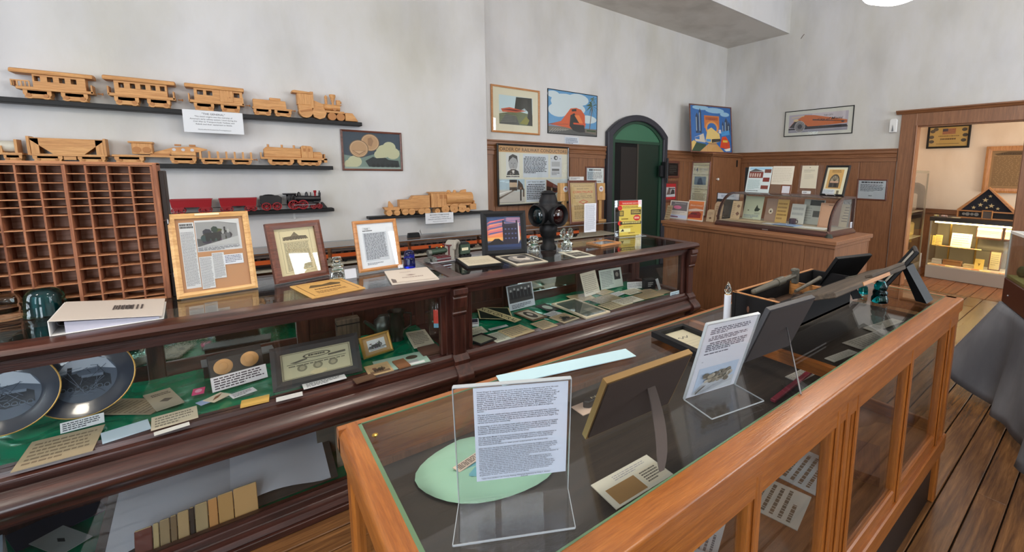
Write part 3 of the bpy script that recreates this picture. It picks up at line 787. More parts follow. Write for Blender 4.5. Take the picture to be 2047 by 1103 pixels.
t, L, H = vehicle('wooden_crane_car', 'wooden crane car with a pierced boom, second shelf', 'model train', 220, 412, 284, SH2)
for u in (.02, .58): truck(t, u*L, .29*L, .30*H)
obj('deck', G().box(.0, .87*L, -d, d, .30*H, .38*H), TOY, t)
obj('crane_cab', G().box(.20*L, .41*L, -d, d, .42*H, .92*H), TOYZ, t, bevel=.003)
obj('cab_roof', G().box(.17*L, .42*L, -d-.006, d+.006, .92*H, 1.0*H), TOY, t, bevel=.002)
for u in (.25, .35): obj('cab_disc', G().cyl((u*L, -d-.004, .62*H), (u*L, -d, .62*H), .14*H, n=14), TOYD, t)
boom = [(.41*L, .44*H), (.41*L, .52*H), (.62*L, .78*H), (.86*L, .86*H), (1.0*L, .74*H), (1.0*L, .70*H), (.84*L, .52*H), (.60*L, .42*H)]
obj('boom', G().prism(boom, -.014, .014, 'y'), TOY, t, bevel=.001)
for u in (.63, .73, .83): obj('boom_hole', G().cyl((u*L, -.0148, .68*H), (u*L, .0148, .68*H), .07*H, n=14), plain('hole_pale', (196, 198, 204), .8), t)
obj('tool_box', G().box(.60*L, .87*L, -d, d, .40*H, .60*H), TOY, t, bevel=.002)
for u in (.64, .80): obj('boom_cap', G().box(u*L, (u+.07)*L, -.018, .018, .86*H, .94*H), TOYD, t)
obj('tool_tray', G().box(.38*L, .58*L, -d, -d+.02, .38*H, .46*H), TOYD, t)
coupler(t, .87*L, .33*H)

t, L, H = vehicle('wooden_stake_car', 'wooden flat car with upright stakes, second shelf', 'model train', 397, 505, 303, SH2)
for u in (.03, .58): truck(t, u*L, .39*L, .38*H)
obj('deck', G().box(.0, L, -d, d, .38*H, .48*H), TOY, t)
for k in range(7):
    for s in (-1, 1): obj('stake', G().box((.005+.157*k)*L, (.005+.157*k)*L+.012, s*(d-.006)-.006, s*(d-.006)+.006, .48*H, 1.0*H), TOYZ, t)
coupler(t, L, .42*H)

t, L, H = vehicle('wooden_diesel', 'long rounded wooden engine with a raised cab, right end of the second shelf', 'model train', 519, 652, 291, SH2)
for u in (.10, .53): truck(t, u*L, .38*L, .30*H, n=3)
obj('frame_bed', G().box(0, L, -d, d, .30*H, .40*H), TOY, t)
obj('long_hood', G().prism([(.05*L, .40*H), (.05*L, .78*H), (.09*L, .90*H), (.60*L, .86*H), (.60*L, .40*H)], -d+.006, d-.006, 'y'), TOY, t, bevel=.005)
obj('cab', G().prism([(.60*L, .40*H), (.60*L, .96*H), (.63*L, 1.02*H), (.75*L, 1.0*H), (.78*L, .92*H), (.78*L, .40*H)], -d, d, 'y'), TOYZ, t, bevel=.002)
obj('cab_window', G().box(.63*L, .67*L, -d-.002, -d+.001, .72*H, .88*H), TOYD, t); obj('cab_window', G().box(.70*L, .74*L, -d-.002, -d+.001, .72*H, .88*H), TOYD, t)
obj('short_hood', G().prism([(.78*L, .40*H), (.78*L, .72*H), (.90*L, .72*H), (.93*L, .60*H), (.93*L, .40*H)], -d+.008, d-.008, 'y'), TOY, t, bevel=.003)
for u in (.12, .32, .50): obj('exhaust', G().cyl((u*L, 0, .84*H), (u*L, 0, 1.03*H), .008, n=8), TOYZ, t)
for u in (.0, .955): obj('end_rail', G().box(u*L, u*L+.008, -d, d, .40*H, .62*H), TOYZ, t)
obj('pilot', G().box(.95*L, 1.0*L, -d, d, .18*H, .38*H), TOY, t)

# third shelf: cast red and black train
REDP = plain('red_enamel', (150, 20, 30), .4, coat=.2); BLKE = plain('black_enamel', (28, 28, 32), .42, coat=.2)
def wheel(par, x, y, z, r, mat=REDP, sp=8):
    g = G()
    n = 18
    g.lathe([(r*.8, -.004), (r, -.004), (r, .004), (r*.8, .004), (r*.8, -.004)], n, Matrix.Translation((x, y, z)) @ Matrix.Rotation(PI/2, 4, 'X'), cap=False)
    for k in range(sp):
        a = PI*2*k/sp; g.cyl((x, y, z), (x+r*.85*math.cos(a), y, z+r*.85*math.sin(a)), .0022, n=5)
    g.cyl((x, y-.006, z), (x, y+.006, z), r*.25, n=10)
    return obj('wheel', g, mat, par)
def gondola(pa, pb, pt, label):
    t, L, H = vehicle('red_gondola', label, 'model train', pa, pb, pt, SH3)
    d = .04
    g = G()
    a = [(0, -d, H), (L, -d, H), (L, d, H), (0, d, H)]; b = [(.03*L, -d*.85, .42*H), (.97*L, -d*.85, .42*H), (.97*L, d*.85, .42*H), (.03*L, d*.85, .42*H)]
    a2 = [(.015*L, -d+.004, H), (.985*L, -d+.004, H), (.985*L, d-.004, H), (.015*L, d-.004, H)]; b2 = [(.04*L, -d*.8, .5*H), (.96*L, -d*.8, .5*H), (.96*L, d*.8, .5*H), (.04*L, d*.8, .5*H)]
    fs = [(4, 5, 1, 0), (5, 6, 2, 1), (6, 7, 3, 2), (7, 4, 0, 3), (7, 6, 5, 4), (0, 1, 9, 8), (1, 2, 10, 9), (2, 3, 11, 10), (3, 0, 8, 11), (8, 9, 13, 12), (9, 10, 14, 13), (10, 11, 15, 14), (11, 8, 12, 15), (12, 13, 14, 15)]
    obj('tub', g.add(a+b+a2+b2, fs), REDP, t)
    obj('rim', G().box(-.003, L+.003, -d-.003, -d+.003, .93*H, H).box(-.003, L+.003, d-.003, d+.003, .93*H, H), REDP, t)
    for u in (.18, .82):
        for s in (-1, 1):
            obj('side_frame', G().prism([(u*L-.035, .42*H), (u*L-.02, .15*H), (u*L+.02, .15*H), (u*L+.035, .42*H)], s*.03-.004, s*.03+.004, 'y'), REDP, t)
            for q in (-.02, .02): wheel(t, u*L+q, s*.034, .2*H, .2*H, sp=4)
    obj('drawbar', G().cyl((L, 0, .33*H), (L+.05, 0, .33*H), .003, n=6), BLKE, t)
gondola(338, 423, 398, 'red cast gondola car, left one of the two on the third shelf')
gondola(437, 513, 396, 'red cast gondola car, right one of the two, next to the black tender')
t, L, H = vehicle('black_tender', 'black cast tender with red wheels behind the black locomotive', 'model train', 520, 563, 391, SH3)
obj('tank', G().prism([(0, .40*H), (-.03*L, .92*H), (.0, 1.0*H), (.85*L, 1.0*H), (1.0*L, .86*H), (.97*L, .40*H)], -.036, .036, 'y'), BLKE, t, bevel=.003)
obj('coal', G().ball((.4*L, 0, .98*H), .3*L, .03, .1*H, 10, 6), plain('coal', (18, 18, 20), .8), t)
for u in (.25, .75):
    for s in (-1, 1): wheel(t, u*L, s*.034, .27*H, .27*H)
obj('drawbar', G().cyl((L, 0, .33*H), (L+.05, 0, .33*H), .003, n=6), BLKE, t)
t, L, H = vehicle('black_locomotive', 'black cast steam locomotive with red wheels and a red-topped stack', 'model train', 566, 643, 381, SH3)
obj('cab', G().box(.08*L, .11*L, -.036, .036, .30*H, .80*H).box(.27*L, .31*L, -.036, .036, .30*H, .80*H).box(.08*L, .31*L, -.036, -.03, .3*H, .52*H).box(.08*L, .31*L, .03, .036, .3*H, .52*H).box(.08*L, .31*L, -.036, .036, .72*H, .8*H).box(.18*L, .2*L, -.036, .036, .5*H, .8*H), BLKE, t)
obj('cab_roof', G().box(-.02*L, .34*L, -.044, .044, .80*H, .86*H), BLKE, t, bevel=.004)
obj('boiler', G().cyl((.30*L, 0, .58*H), (.86*L, 0, .55*H), .17*H, .14*H, n=16), BLKE, t, smooth=50)
obj('smokebox', G().cyl((.86*L, 0, .55*H), (.97*L, 0, .55*H), .15*H, n=16), BLKE, t, smooth=50)
obj('footplate', G().box(.08*L, .95*L, -.036, .036, .34*H, .39*H), BLKE, t)
for u, r, tp in ((.40, .05, .95), (.60, .045, .9)): obj('dome', G().lathe([(r*L, .7*H), (r*L, .80*H), (r*.7*L, .88*H), (.2*r*L, .93*H)], 12, Matrix.Translation((u*L, 0, 0))), BLKE, t, smooth=60)
obj('whistle', G().cyl((.71*L, 0, .68*H), (.71*L, 0, .9*H), .004, n=6), BLKE, t)
obj('stack', G().lathe([(.028*L, .66*H), (.024*L, .84*H), (.042*L, .90*H), (.042*L, 1.0*H)], 12, Matrix.Translation((.83*L, 0, 0))), REDP, t, smooth=40)
obj('headlight', G().box(.92*L, .98*L, -.012, .012, .70*H, .88*H).cyl((.95*L, 0, .88*H), (.95*L, 0, .98*H), .005, n=6), BLKE, t)
for u, r in ((.24, .25), (.48, .25), (.76, .13), (.92, .13)):
    for s in (-1, 1): wheel(t, u*L, s*.04, r*H, r*H, sp=10 if r > .2 else 6)
obj('main_rod', G().box(.24*L, .8*L, -.05, -.046, .22*H, .26*H), STEEL, t)
for s in (-1, 1): obj('cylinder', G().cyl((.76*L, s*.04, .36*H), (.90*L, s*.04, .36*H), .07*H, n=10), BLKE, t)
obj('cowcatcher', G().prism([(.98*L, .02*H), (.98*L, .34*H), (1.02*L, .34*H), (1.14*L, .02*H)], -.034, .034, 'y'), BLKE, t)

# fourth shelf: wooden steam engine, tender and small work car
t, L, H = vehicle('wooden_work_car', 'small wooden work car with a leaning post, left end of the lowest shelf', 'model train', 767, 800, 402, SH4)
obj('bed', G().prism([(0, .58*H), (.1*L, .38*H), (.95*L, .38*H), (L, .58*H)], -.036, .036, 'y'), TOY, t)
obj('post', G().prism([(.30*L, .58*H), (.34*L, .95*H), (.40*L, 1.0*H), (.62*L, .68*H), (.62*L, .58*H)], -.008, .008, 'y'), TOYZ, t)
for u in (.3, .78):
    for s in (-1, 1): obj('wheel', G().cyl((u*L, s*.036, .2*H), (u*L, s*.046, .2*H), .2*H, n=16), TOY, t, bevel=.001)
t, L, H = vehicle('wooden_tender', 'wooden tender on four pairs of disc wheels, lowest shelf', 'model train', 798, 859, 391, SH4)
obj('bin', G().prism([(0, .34*H), (0, .80*H), (.36*L, .80*H), (.46*L, 1.0*H), (L, 1.0*H), (L, .34*H)], -.042, .042, 'y'), TOY, t, bevel=.002)
obj('underframe', G().box(.05*L, .95*L, -.03, .03, .2*H, .34*H), TOY, t)
for u in (.17, .38, .70, .90):
    for s in (-1, 1): obj('wheel', G().cyl((u*L, s*.036, .17*H), (u*L, s*.047, .17*H), .17*H, n=16), TOY, t, bevel=.001)
t, L, H = vehicle('wooden_locomotive', 'large wooden steam engine with disc wheels, right on the lowest shelf', 'model train', 859, 951, 379, SH4)
obj('cab', G().box(.02*L, .34*L, -.046, .046, .26*H, .86*H), TOYZ, t, bevel=.002)
obj('cab_roof', G().box(-.01*L, .36*L, -.052, .052, .86*H, .91*H), TOY, t, bevel=.002)
for u in (.20, .28): obj('cab_window', G().box(u*L, (u+.06)*L, -.048, -.045, .62*H, .80*H), TOYD, t)
obj('boiler', G().cyl((.34*L, 0, .62*H), (.92*L, 0, .62*H), .26*H, n=18).box(.34*L, .9*L, -.03, .03, .3*H, .5*H), TOY, t, smooth=50)
obj('running_board', G().box(.34*L, .9*L, -.05, .05, .44*H, .50*H), TOYD, t)
for u, r in ((.42, .05), (.55, .04)): obj('dome', G().lathe([(r*L, .84*H), (r*L, .9*H), (.6*r*L, .96*H), (.01, .98*H)], 12, Matrix.Translation((u*L, 0, 0))), TOY, t, smooth=50)
obj('stack', G().prism([(.66*L, .86*H), (.70*L, .97*H), (.80*L, 1.0*H), (.80*L, .86*H)], -.018, .018, 'y'), TOY, t, bevel=.003)
obj('pilot_beam', G().box(.86*L, 1.0*L, -.046, .046, .10*H, .36*H).box(.95*L, .98*L, -.03, .03, .36*H, .5*H), TOY, t, bevel=.002)
for u, r in ((.14, .11), (.31, .17), (.50, .2), (.67, .2), (.80, .10)):
    for s in (-1, 1):
        o = obj('wheel', G().cyl((u*L, s*.04, r*H), (u*L, s*.052, r*H), r*H, n=20), TOY, t, bevel=.001)
        obj('crank_pin', G().cyl((u*L, s*.052, r*H*.8), (u*L, s*.058, r*H*.8), .006, n=8), TOYD, o)

# caption cards hung from shelf edges
def caption(label, pa, pb, pt, pbm, y, lines, small):
    a, b = at_y(pa, pt, y), at_y(pb, pt, y); c = at_y((pa+pb)/2, pt, y).z; e = at_y((pa+pb)/2, pbm, y).z
    w, h = b.x-a.x, c-e
    t = thing('caption_card', label, 'card', ((a.x+b.x)/2, y, e), 0)
    obj('sheet', G().box(-w/2, w/2, 0, .001, 0, h), PAPER, t)
    k = Ink(w, h, (242, 242, 244))
    n = len(lines)
    for i, (s, sz) in enumerate(lines): k.text(s, .5, .88-.8*(i+.6)/n, sz, (50, 50, 58))
    k.build('lettering', t, -.0006)
    obj('sleeve', G().box(-w/2-.004, w/2+.004, -.003, -.0022, -.004, h), ACR, t)
caption('white caption card reading The General hung from the top shelf', 364, 484, 222, 266, SY-.004,
        [('"THE GENERAL"', .115), ('This steam engine was the mainstay of', .085), ("America's early railway system. Used during the", .085), ('Civil War to Transport both Yankees and', .085), ('Rebels and their equipment to battle.', .085), ('', .05), ('Handcrafted & Donated by Fred Applebaum', .065)], 0)
caption('white caption card reading Modern Steam Engine on the lowest shelf edge', 850, 906, 425, 446, SY-.004,
        [('MODERN STEAM ENGINE', .16), ('A typical Engine, Tender and', .15), ('Caboose used before World War II.', .15), ('Handcrafted & Donated by Fred', .1)], 0)
# ================================================================ PICTURES AND PLACING HELPERS
def panel_px(bl, br, tl, z, tilt=0):
    """a board standing on the level z: its bottom corners and top left corner as seen -> loc, rot, w, h"""
    a, b = at_z(*bl, z), at_z(*br, z)
    X = (b-a); w = X.length; X.normalize()
    n = Vector((-X.y, X.x, 0)); T = math.radians(tilt)
    U = Vector((0, 0, math.cos(T)))+n*math.sin(T)
    N = X.cross(U); d = ray(*tl)
    P = EYEP+d*((a-EYEP).dot(N)/d.dot(N))
    return (a+b)/2, (-T, 0, math.atan2(X.y, X.x)), w, (P-a).dot(U)
def flat_px(bl, br, tr, tl, z):
    a, b, c, d = (at_z(*p, z) for p in (bl, br, tr, tl))
    X = ((b-a)+(c-d))/2; Y = ((d-a)+(c-b))/2
    ctr = (a+b+c+d)/4; n = Vector((-X.y, X.x, 0)).normalized()
    return ctr-n*abs(Y.dot(n))/2, math.atan2(X.y, X.x), X.length, abs(Y.dot(n))
def framed(name, label, cat, loc, rot, w, h, fw, fd, fm, draw, mat=None, group=None, glass=True, gloss=False, easel=False, cut=0):
    t = thing(name, label, cat, loc, rot, group)
    obj('frame', G().frame(w, h, fw, -fd, 0, .004), fm, t)
    obj('backing', G().box(-w/2+.004, w/2-.004, -.004, -.001, .004, h-.004), plain('backing_card', (96, 78, 60), .9), t)
    if mat: obj('mat_board', G().box(-w/2+fw*.7, w/2-fw*.7, -.0055, -.004, fw*.7, h-fw*.7), plain('mat_%d_%d_%d' % mat, mat, .85), t)
    q = fw+cut
    k = Ink(w-2*q, h-2*q); draw(k)
    k.build('print', t, -.0058, q, mat=INKG if gloss else INK)
    if glass: obj('glass', G().box(-w/2+fw*.8, w/2-fw*.8, -.0115, -.0105, fw*.8, h-fw*.8), GL, t)
    if easel: obj('easel_leg', G().prism([(-.02, h*.7), (.02, h*.7), (.03, .0), (-.03, .0)], 0, .004, 'y', Matrix.Rotation(math.radians(-22), 4, 'X') @ Matrix.Translation((0, h*.24, 0))), BLK, t)
    return t
def sheet(name, label, cat, loc, rot, w, h, draw, th=.0012, col=(228, 228, 226), group=None, bg=None):
    """a card or paper standing (or lying when rot tips it back)"""
    t = thing(name, label, cat, loc, rot, group)
    obj('paper', G().box(-w/2, w/2, 0, th, 0, h), plain('paper_%d_%d_%d' % tuple(col), col, .8), t)
    if draw:
        k = Ink(w, h, col); draw(k); k.build('print', t, -.0003)
    return t
def lying(name, label, cat, bl, br, tr, tl, z, draw, th=.0012, col=(228, 228, 226), group=None, lift=0):
    p, r, w, h = flat_px(bl, br, tr, tl, z)
    p.z = z+th+lift+.0004
    return sheet(name, label, cat, p, (-PI/2, 0, r), w, h, draw, th, col, group)
def wall_y(xl, xr, yt, yb, y):
    m = (yt+yb)/2; c = (xl+xr)/2
    a, b = at_y(xl, m, y).x, at_y(xr, m, y).x
    z1, z0 = at_y(c, yt, y).z, at_y(c, yb, y).z
    return (( a+b)/2, y, z0), 0, b-a, z1-z0
def wall_x(xl, xr, yt, yb, x):
    m = (yt+yb)/2; c = (xl+xr)/2
    a, b = at_x(xl, m, x).y, at_x(xr, m, x).y
    z1, z0 = at_x(c, yt, x).z, at_x(c, yb, x).z
    return (x, (a+b)/2, z0), -PI/2, a-b, z1-z0
OAKF, WALF = wood('frame_oak', 'x'), wood('frame_walnut', 'x')

# ---- left wall
def dr_coin(k):
    k.rect(0, 0, 1, 1, (48, 66, 84)).poly([(0, 0), (1, 0), (1, .55), (.6, .45), (.3, .3), (0, .38)], (120, 140, 132))
    for u, v, r in ((.7, .5, .14), (.8, .62, .12), (.86, .45, .13), (.62, .4, .1), (.18, .2, .12), (.1, .12, .1)): k.ell(u, v, r, r*1.3, (196, 194, 160), 14)
    for u, v in ((.46, .73), (.26, .55)):
        k.ell(u, v, .165, .24, (120, 92, 66), 26).ell(u, v, .152, .222, (206, 168, 132), 26).ell(u, v, .135, .197, (190, 150, 112), 26)
    k.poly([(.14, .5), (.38, .5), (.26, .38)], (150, 114, 84)).poly([(.17, .49), (.35, .49), (.26, .41)], (206, 168, 132))
    k.poly([(.42, .84), (.48, .88), (.52, .78), (.48, .62), (.42, .66)], (160, 122, 92))
    k.poly([(.36, .22), (.5, .34), (.56, .3), (.72, .32), (.78, .26), (.96, .24), (.98, .06), (.42, .06)], (28, 40, 46))
    for u in (.5, .58, .66, .76, .84, .92): k.ell(u, .09, .032, .06, (16, 24, 30), 12)
    k.rect(0, 0, 1, .05, (150, 166, 160))
framed('framed_picture', 'walnut-framed picture of two coins above a steam train, hung right of the shelves', 'picture', *wall_y(682, 803, 262, 341, YP-.001), .018, .018, WALF, dr_coin)
def dr_painting(k):
    k.rect(0, 0, 1, 1, (206, 208, 196)).rect(0, .45, 1, 1, (196, 214, 222))
    k.poly([(.0, 0), (1, 0), (1, .4), (.5, .5), (0, .35)], (110, 116, 84))
    k.poly([(.45, .55), (.5, .98), (.98, 1), (1, .02), (.82, .02), (.86, .5), (.75, .62), (.6, .5)], (40, 38, 36))
    for i in range(12): k.rect(.5+.03*i, .52+.02*(i % 3), .512+.03*i, .96, (70, 72, 66))
    k.poly([(.05, .52), (.3, .6), (.8, .52), (.5, .44), (.1, .42)], (200, 92, 62)).poly([(.08, .5), (.3, .54), (.7, .52), (.5, .48)], (120, 40, 34))
    k.poly([(.6, .06), (.8, .34), (.9, .2), (.84, .04)], (140, 136, 60)).poly([(0, .0), (.6, .0), (.5, .3), (.2, .38)], (92, 92, 88))
    for i in range(5): k.line(.02, .08+.06*i, .5, .12+.05*i, .01, (150, 150, 140))
framed('framed_print', 'oak-framed landscape print with cream mat and a red train, near the wall corner', 'picture', *wall_y(981, 1078, 175, 267, YL-.001), .022, .02, OAKF, dr_painting, mat=(224, 216, 194), cut=.085)
def dr_palms(k):
    k.rect(0, 0, 1, 1, (96, 156, 206))
    for u, v, a, b in ((.35, .75, .3, .2), (.6, .85, .22, .14), (.2, .55, .2, .16), (.55, .62, .2, .14), (.1, .9, .12, .08), (.8, .4, .2, .1)): k.ell(u, v, a, b, (206, 218, 226), 16)
    k.rect(0, 0, 1, .17, (120, 110, 100)).poly([(0, .05), (.5, .12), (1, .03), (1, 0), (0, 0)], (86, 86, 88))
    k.poly([(0, .18), (.25, .3), (.4, .55), (.44, .62), (.56, .65), (.66, .62), (.74, .5), (.75, .2), (.55, .12), (.35, .16), (0, .2)], (214, 92, 46))
    k.poly([(.44, .46), (.52, .52), (.66, .24), (.72, .3), (.75, .08), (.62, .06), (.5, .1), (.42, .2)], (40, 38, 42))
    k.poly([(.46, .6), (.56, .63), (.56, .57), (.47, .55)], (50, 40, 40)).poly([(.52, .47), (.62, .48), (.7, .3), (.64, .26)], (236, 130, 64))
    k.rect(.5, .25, .76, .29, (220, 88, 50)).line(.02, .2, .4, .24, .012, (150, 60, 40))
    for i in range(7): k.line(.02+.05*i, .02+.01*i, .1+.05*i, .12, .01, (176, 172, 164))
    k.line(.84, .12, .9, .74, .02, (110, 84, 58))
    for a in range(9):
        t = a*PI*2/9; k.poly([(.9, .74), (.9+.06*math.cos(t-.2), .74+.1*math.sin(t-.2)), (.9+.15*math.cos(t), .72+.2*math.sin(t)-.06)], (64, 84, 40))
    for a in range(7):
        t = a*PI*2/7; k.poly([(.93, .9), (.93+.04*math.cos(t-.3), .9+.07*math.sin(t-.3)), (.93+.1*math.cos(t), .88+.12*math.sin(t)-.03)], (88, 104, 52))
    k.rect(.78, .1, .98, .14, (60, 80, 50))
framed('framed_poster', 'black-framed poster of an orange streamlined locomotive under palm trees', 'picture', *wall_y(1094, 1193, 184, 270, YL-.001), .008, .016, BLK, dr_palms, gloss=True)
def dr_orc(k):
    k.rect(0, 0, 1, 1, (216, 212, 196)).rect(0, .89, 1, 1, (196, 150, 102))
    k.text('ORDER OF RAILWAY CONDUCTORS', .5, .912, .082, (66, 48, 32), fit=.97)
    k.rect(.10, .50, .28, .87, (214, 214, 214)).ell(.195, .7, .062, .13, (168, 168, 170)).poly([(.13, .72), (.14, .82), (.19, .86), (.25, .83), (.262, .7), (.24, .78), (.19, .81), (.15, .76)], (70, 68, 68))
    k.poly([(.105, .5), (.12, .56), (.17, .6), (.22, .6), (.265, .57), (.28, .5)], (58, 58, 62)).poly([(.175, .58), (.195, .52), (.215, .58)], (206, 206, 206))
    k.rect(.165, .7, .182, .708, (70, 70, 72)).rect(.208, .7, .225, .708, (70, 70, 72)).rect(.178, .63, .212, .636, (110, 96, 96)).poly([(.193, .7), (.199, .7), (.203, .65), (.188, .65)], (140, 140, 142))
    k.rect(.11, .452, .27, .492, (222, 222, 218)).greek(.1, .455, .28, .49, 1, (60, 60, 60), .6, 2, 1)
    k.rect(.33, .46, .70, .87, (200, 206, 216)).greek(.34, .53, .68, .83, 12, (44, 48, 60), .55, 3, .5, .02)
    k.rect(.73, .46, .91, .87, (204, 206, 212)).ell(.815, .82, .03, .04, (60, 60, 62)).ell(.822, .818, .014, .02, (210, 210, 210))
    k.rect(.75, .66, .88, .75, (172, 172, 176)).rect(.755, .58, .87, .62, (96, 96, 100)).greek(.75, .5, .88, .57, 3, (90, 90, 96), .5, 5)
    k.rect(.74, .8, .755, .812, (90, 90, 110)).rect(.875, .8, .89, .812, (90, 90, 110))
    k.rect(.0, .02, .35, .43, (190, 196, 196)).rect(0, .25, .35, .43, (176, 196, 208)).poly([(0, .02), (.35, .02), (.35, .2), (0, .24)], (196, 190, 184))
    k.rect(.14, .23, .245, .42, (70, 56, 50)).rect(.14, .29, .245, .37, (196, 170, 144)).rect(.16, .385, .23, .41, (40, 44, 54)).poly([(.245, .25), (.34, .24), (.32, .34), (.26, .42)], (78, 62, 54))
    k.poly([(0, .08), (.0, .12), (.2, .24), (.22, .24)], (110, 96, 84)).poly([(0, .16), (0, .19), (.16, .24), (.18, .24)], (232, 228, 224))
    k.rect(.285, .05, .305, .26, (52, 46, 44)).ell(.295, .27, .012, .02, (150, 110, 90)).rect(.325, .12, .345, .26, (80, 70, 64)).rect(0, .02, .35, .03, (150, 146, 140))
    k.rect(.37, .02, .66, .42, (206, 214, 226)).text('LAST TRAIN TO AMBOY', .515, .368, .034, (40, 44, 60)).greek(.38, .06, .65, .35, 9, (44, 48, 62), .5, 6, .9, .02)
    k.rect(.67, .14, 1, .43, (196, 204, 208)).poly([(.67, .42), (.88, .28), (1, .26), (1, .2), (.67, .16)], (112, 60, 48)).poly([(.67, .3), (.9, .25), (1, .24), (1, .22), (.67, .2)], (60, 40, 38)).rect(.74, .17, .76, .27, (160, 150, 120))
    k.rect(.67, .02, 1, .15, (188, 184, 172))
framed('framed_exhibit', 'wide black-framed Order of Railway Conductors display with portrait and text', 'picture', *wall_y(993, 1136, 290, 409, YL-.06), .022, .022, BLKG, dr_orc)
sheet('note_card', 'small typed note pinned under the palm-tree train poster', 'note', *wall_y(1129, 1157, 274, 289, YL-.003), lambda k: k.greek(.06, .1, .94, .9, 5, (90, 100, 120), .5, 4), col=(206, 214, 224))
framed('framed_notice', 'small dark-framed printed notice beside the iron door frame, left', 'notice', *wall_y(1170, 1208, 333, 372, YL-.018), .02, .014, wood('frame_walnut', 'z'), lambda k: (k.rect(0, 0, 1, 1, (206, 220, 230)), k.greek(.14, .82, .86, .92, 1, (30, 40, 60), .8, 2, 1), k.greek(.06, .32, .94, .78, 8, (60, 74, 92), .5, 3), k.greek(.06, .06, .94, .24, 2, (30, 40, 60), .7, 8)))
sheet('note_card', 'white card behind the left flag-stickered wooden upright', 'note', *wall_y(1134, 1167, 353, 368, YL-.02), lambda k: k.greek(.2, .6, .8, .9, 2, (120, 120, 124), .5, 4))
# plaque and red poster right of the iron door frame
p, r, w, h = wall_y(1330, 1357, 321, 356, YL-.018)
t = thing('wall_plaque', 'walnut plaque with a black engraved plate right of the iron door frame', 'plaque', p, r)
obj('board', G().box(-w/2, w/2, -.02, 0, 0, h), wood('frame_walnut', 'x'), t, bevel=.012, seg=2)
obj('plate', G().box(-w*.36, w*.36, -.024, -.02, h*.14, h*.86), BLKG, t, bevel=.004)
k = Ink(w*.7, h*.7, None); k.greek(.1, .15, .9, .85, 5, (70, 68, 60), .4, 5); k.build('engraving', t, -.0243, h*.15)
def dr_redposter(k):
    k.rect(0, 0, 1, 1, (196, 44, 50)).rect(.06, .16, .94, .78, (206, 200, 198))
    k.poly([(.1, .3), (.3, .76), (.5, .7), (.44, .3)], (120, 100, 96)).poly([(.45, .3), (.9, .34), (.86, .6), (.6, .64)], (70, 64, 66)).rect(.3, .66, .92, .72, (60, 60, 80)).rect(.06, .16, .94, .3, (220, 222, 228))
    k.text('ILLINOIS CENTRAL', .5, .2, .06, (60, 60, 90), fit=.8)
framed('framed_poster', 'narrow red poster in a brown frame under the black-plated plaque', 'picture', *wall_y(1326, 1354, 361, 404, YL-.018), .05, .014, wood('frame_walnut', 'z'), dr_redposter)
# ---- back wall
def dr_city(k):
    k.rect(0, 0, 1, 1, (216, 214, 206)).rect(.06, .12, .94, .86, (186, 176, 190)).rect(.06, .12, .94, .3, (150, 146, 160))
    k.rect(.42, .5, .9, .86, (206, 196, 204))
    draw_streamliner(k, .07, .28, .93, .84, (206, 108, 52), (44, 38, 48), (226, 196, 150))
    k.text('THE CITY', .66, .72, .085, (70, 60, 70)).text('City of Miami', .68, .56, .14, (40, 36, 46), slant=.25, fit=.36)
    k.line(.1, .74, .3, .78, .03, (226, 200, 150)).rect(.06, .24, .94, .3, (40, 36, 44)).line(.08, .2, .92, .21, .012, (200, 196, 206))
    for r in (.26, .2, .14): k.ell(.24, .36, r*.32, r*.9, (190, 184, 186), 20).ell(.24, .36, r*.28, r*.78, (52, 46, 54), 20)
    k.poly([(.84, .46), (.87, .5), (.9, .46), (.87, .42)], (50, 44, 54))
framed('framed_poster', 'long narrow framed poster of an orange streamliner on the far wall', 'picture', *wall_x(1569, 1706, 217, 270, XB-.001), .012, .016, BLK, dr_city, gloss=True)
framed('framed_notice', 'dark-framed typed notice on the panelled wall right of the curved showcase', 'notice', *wall_x(1713, 1774, 358, 400, XB-.018), .02, .014, WALF, lambda k: (k.rect(0, 0, 1, 1, (190, 196, 204)), k.greek(.1, .84, .9, .93, 1, (40, 44, 54), .8, 2, 1), k.greek(.07, .4, .93, .8, 8, (64, 70, 80), .5, 3), k.greek(.4, .12, .62, .2, 1, (90, 96, 100), .6, 8)))
p, r, w, h = wall_x(1780, 1795, 238, 265, XB-.001)
t = thing('motion_sensor', 'small white motion sensor box on the wall beside the doorway', 'sensor', p, r)
obj('case', G().prism([(-w/2, 0), (-w/2, h*.9), (-w*.35, h), (w*.35, h), (w/2, h*.9), (w/2, 0)], -.05, 0, 'y'), WHT, t, bevel=.006)
obj('lens', G().prism([(-w*.14, h*.08), (0, h*.55), (w*.14, h*.08)], -.056, -.05, 'y'), plain('lens_grey', (120, 122, 126), .3), t)

# ---- corner cupboard with a poster on top
cy0 = at_x(1482, 350, XB-.02).y; cx0 = at_y(1423, 350, cy0).x; cz = at_y(1423, 303, cy0).z
cb = thing('corner_cupboard', 'tall brown panelled cupboard standing in the corner with a porcelain knob', 'cupboard', ((cx0+XB)/2, (cy0+YL)/2, 0))
def cbp(name, g, m, **k): return obj(name, g, m, cb, world=True, **k)
cbp('carcass', G().box(cx0, XB-.03, cy0+.02, YL-.03, 0, cz-.05), PV)
cbp('top', G().box(cx0-.06, XB-.03, cy0-.05, YL-.03, cz-.05, cz-.02).box(cx0-.03, XB-.03, cy0-.025, YL-.03, cz-.075, cz-.05), PH, bevel=.006)
d = cbp('door', G().box(cx0+.02, XB-.06, cy0, cy0+.02, .05, cz-.09), PV, bevel=.003)
kx = at_y(1432, 358, cy0)
o = obj('knob', G().cyl((kx.x, cy0, kx.z), (kx.x, cy0-.025, kx.z), .01).ball((kx.x, cy0-.035, kx.z), .022), plain('porcelain', (230, 228, 222), .2), d, smooth=50)
o.matrix_parent_inverse = cb.matrix_basis.inverted()
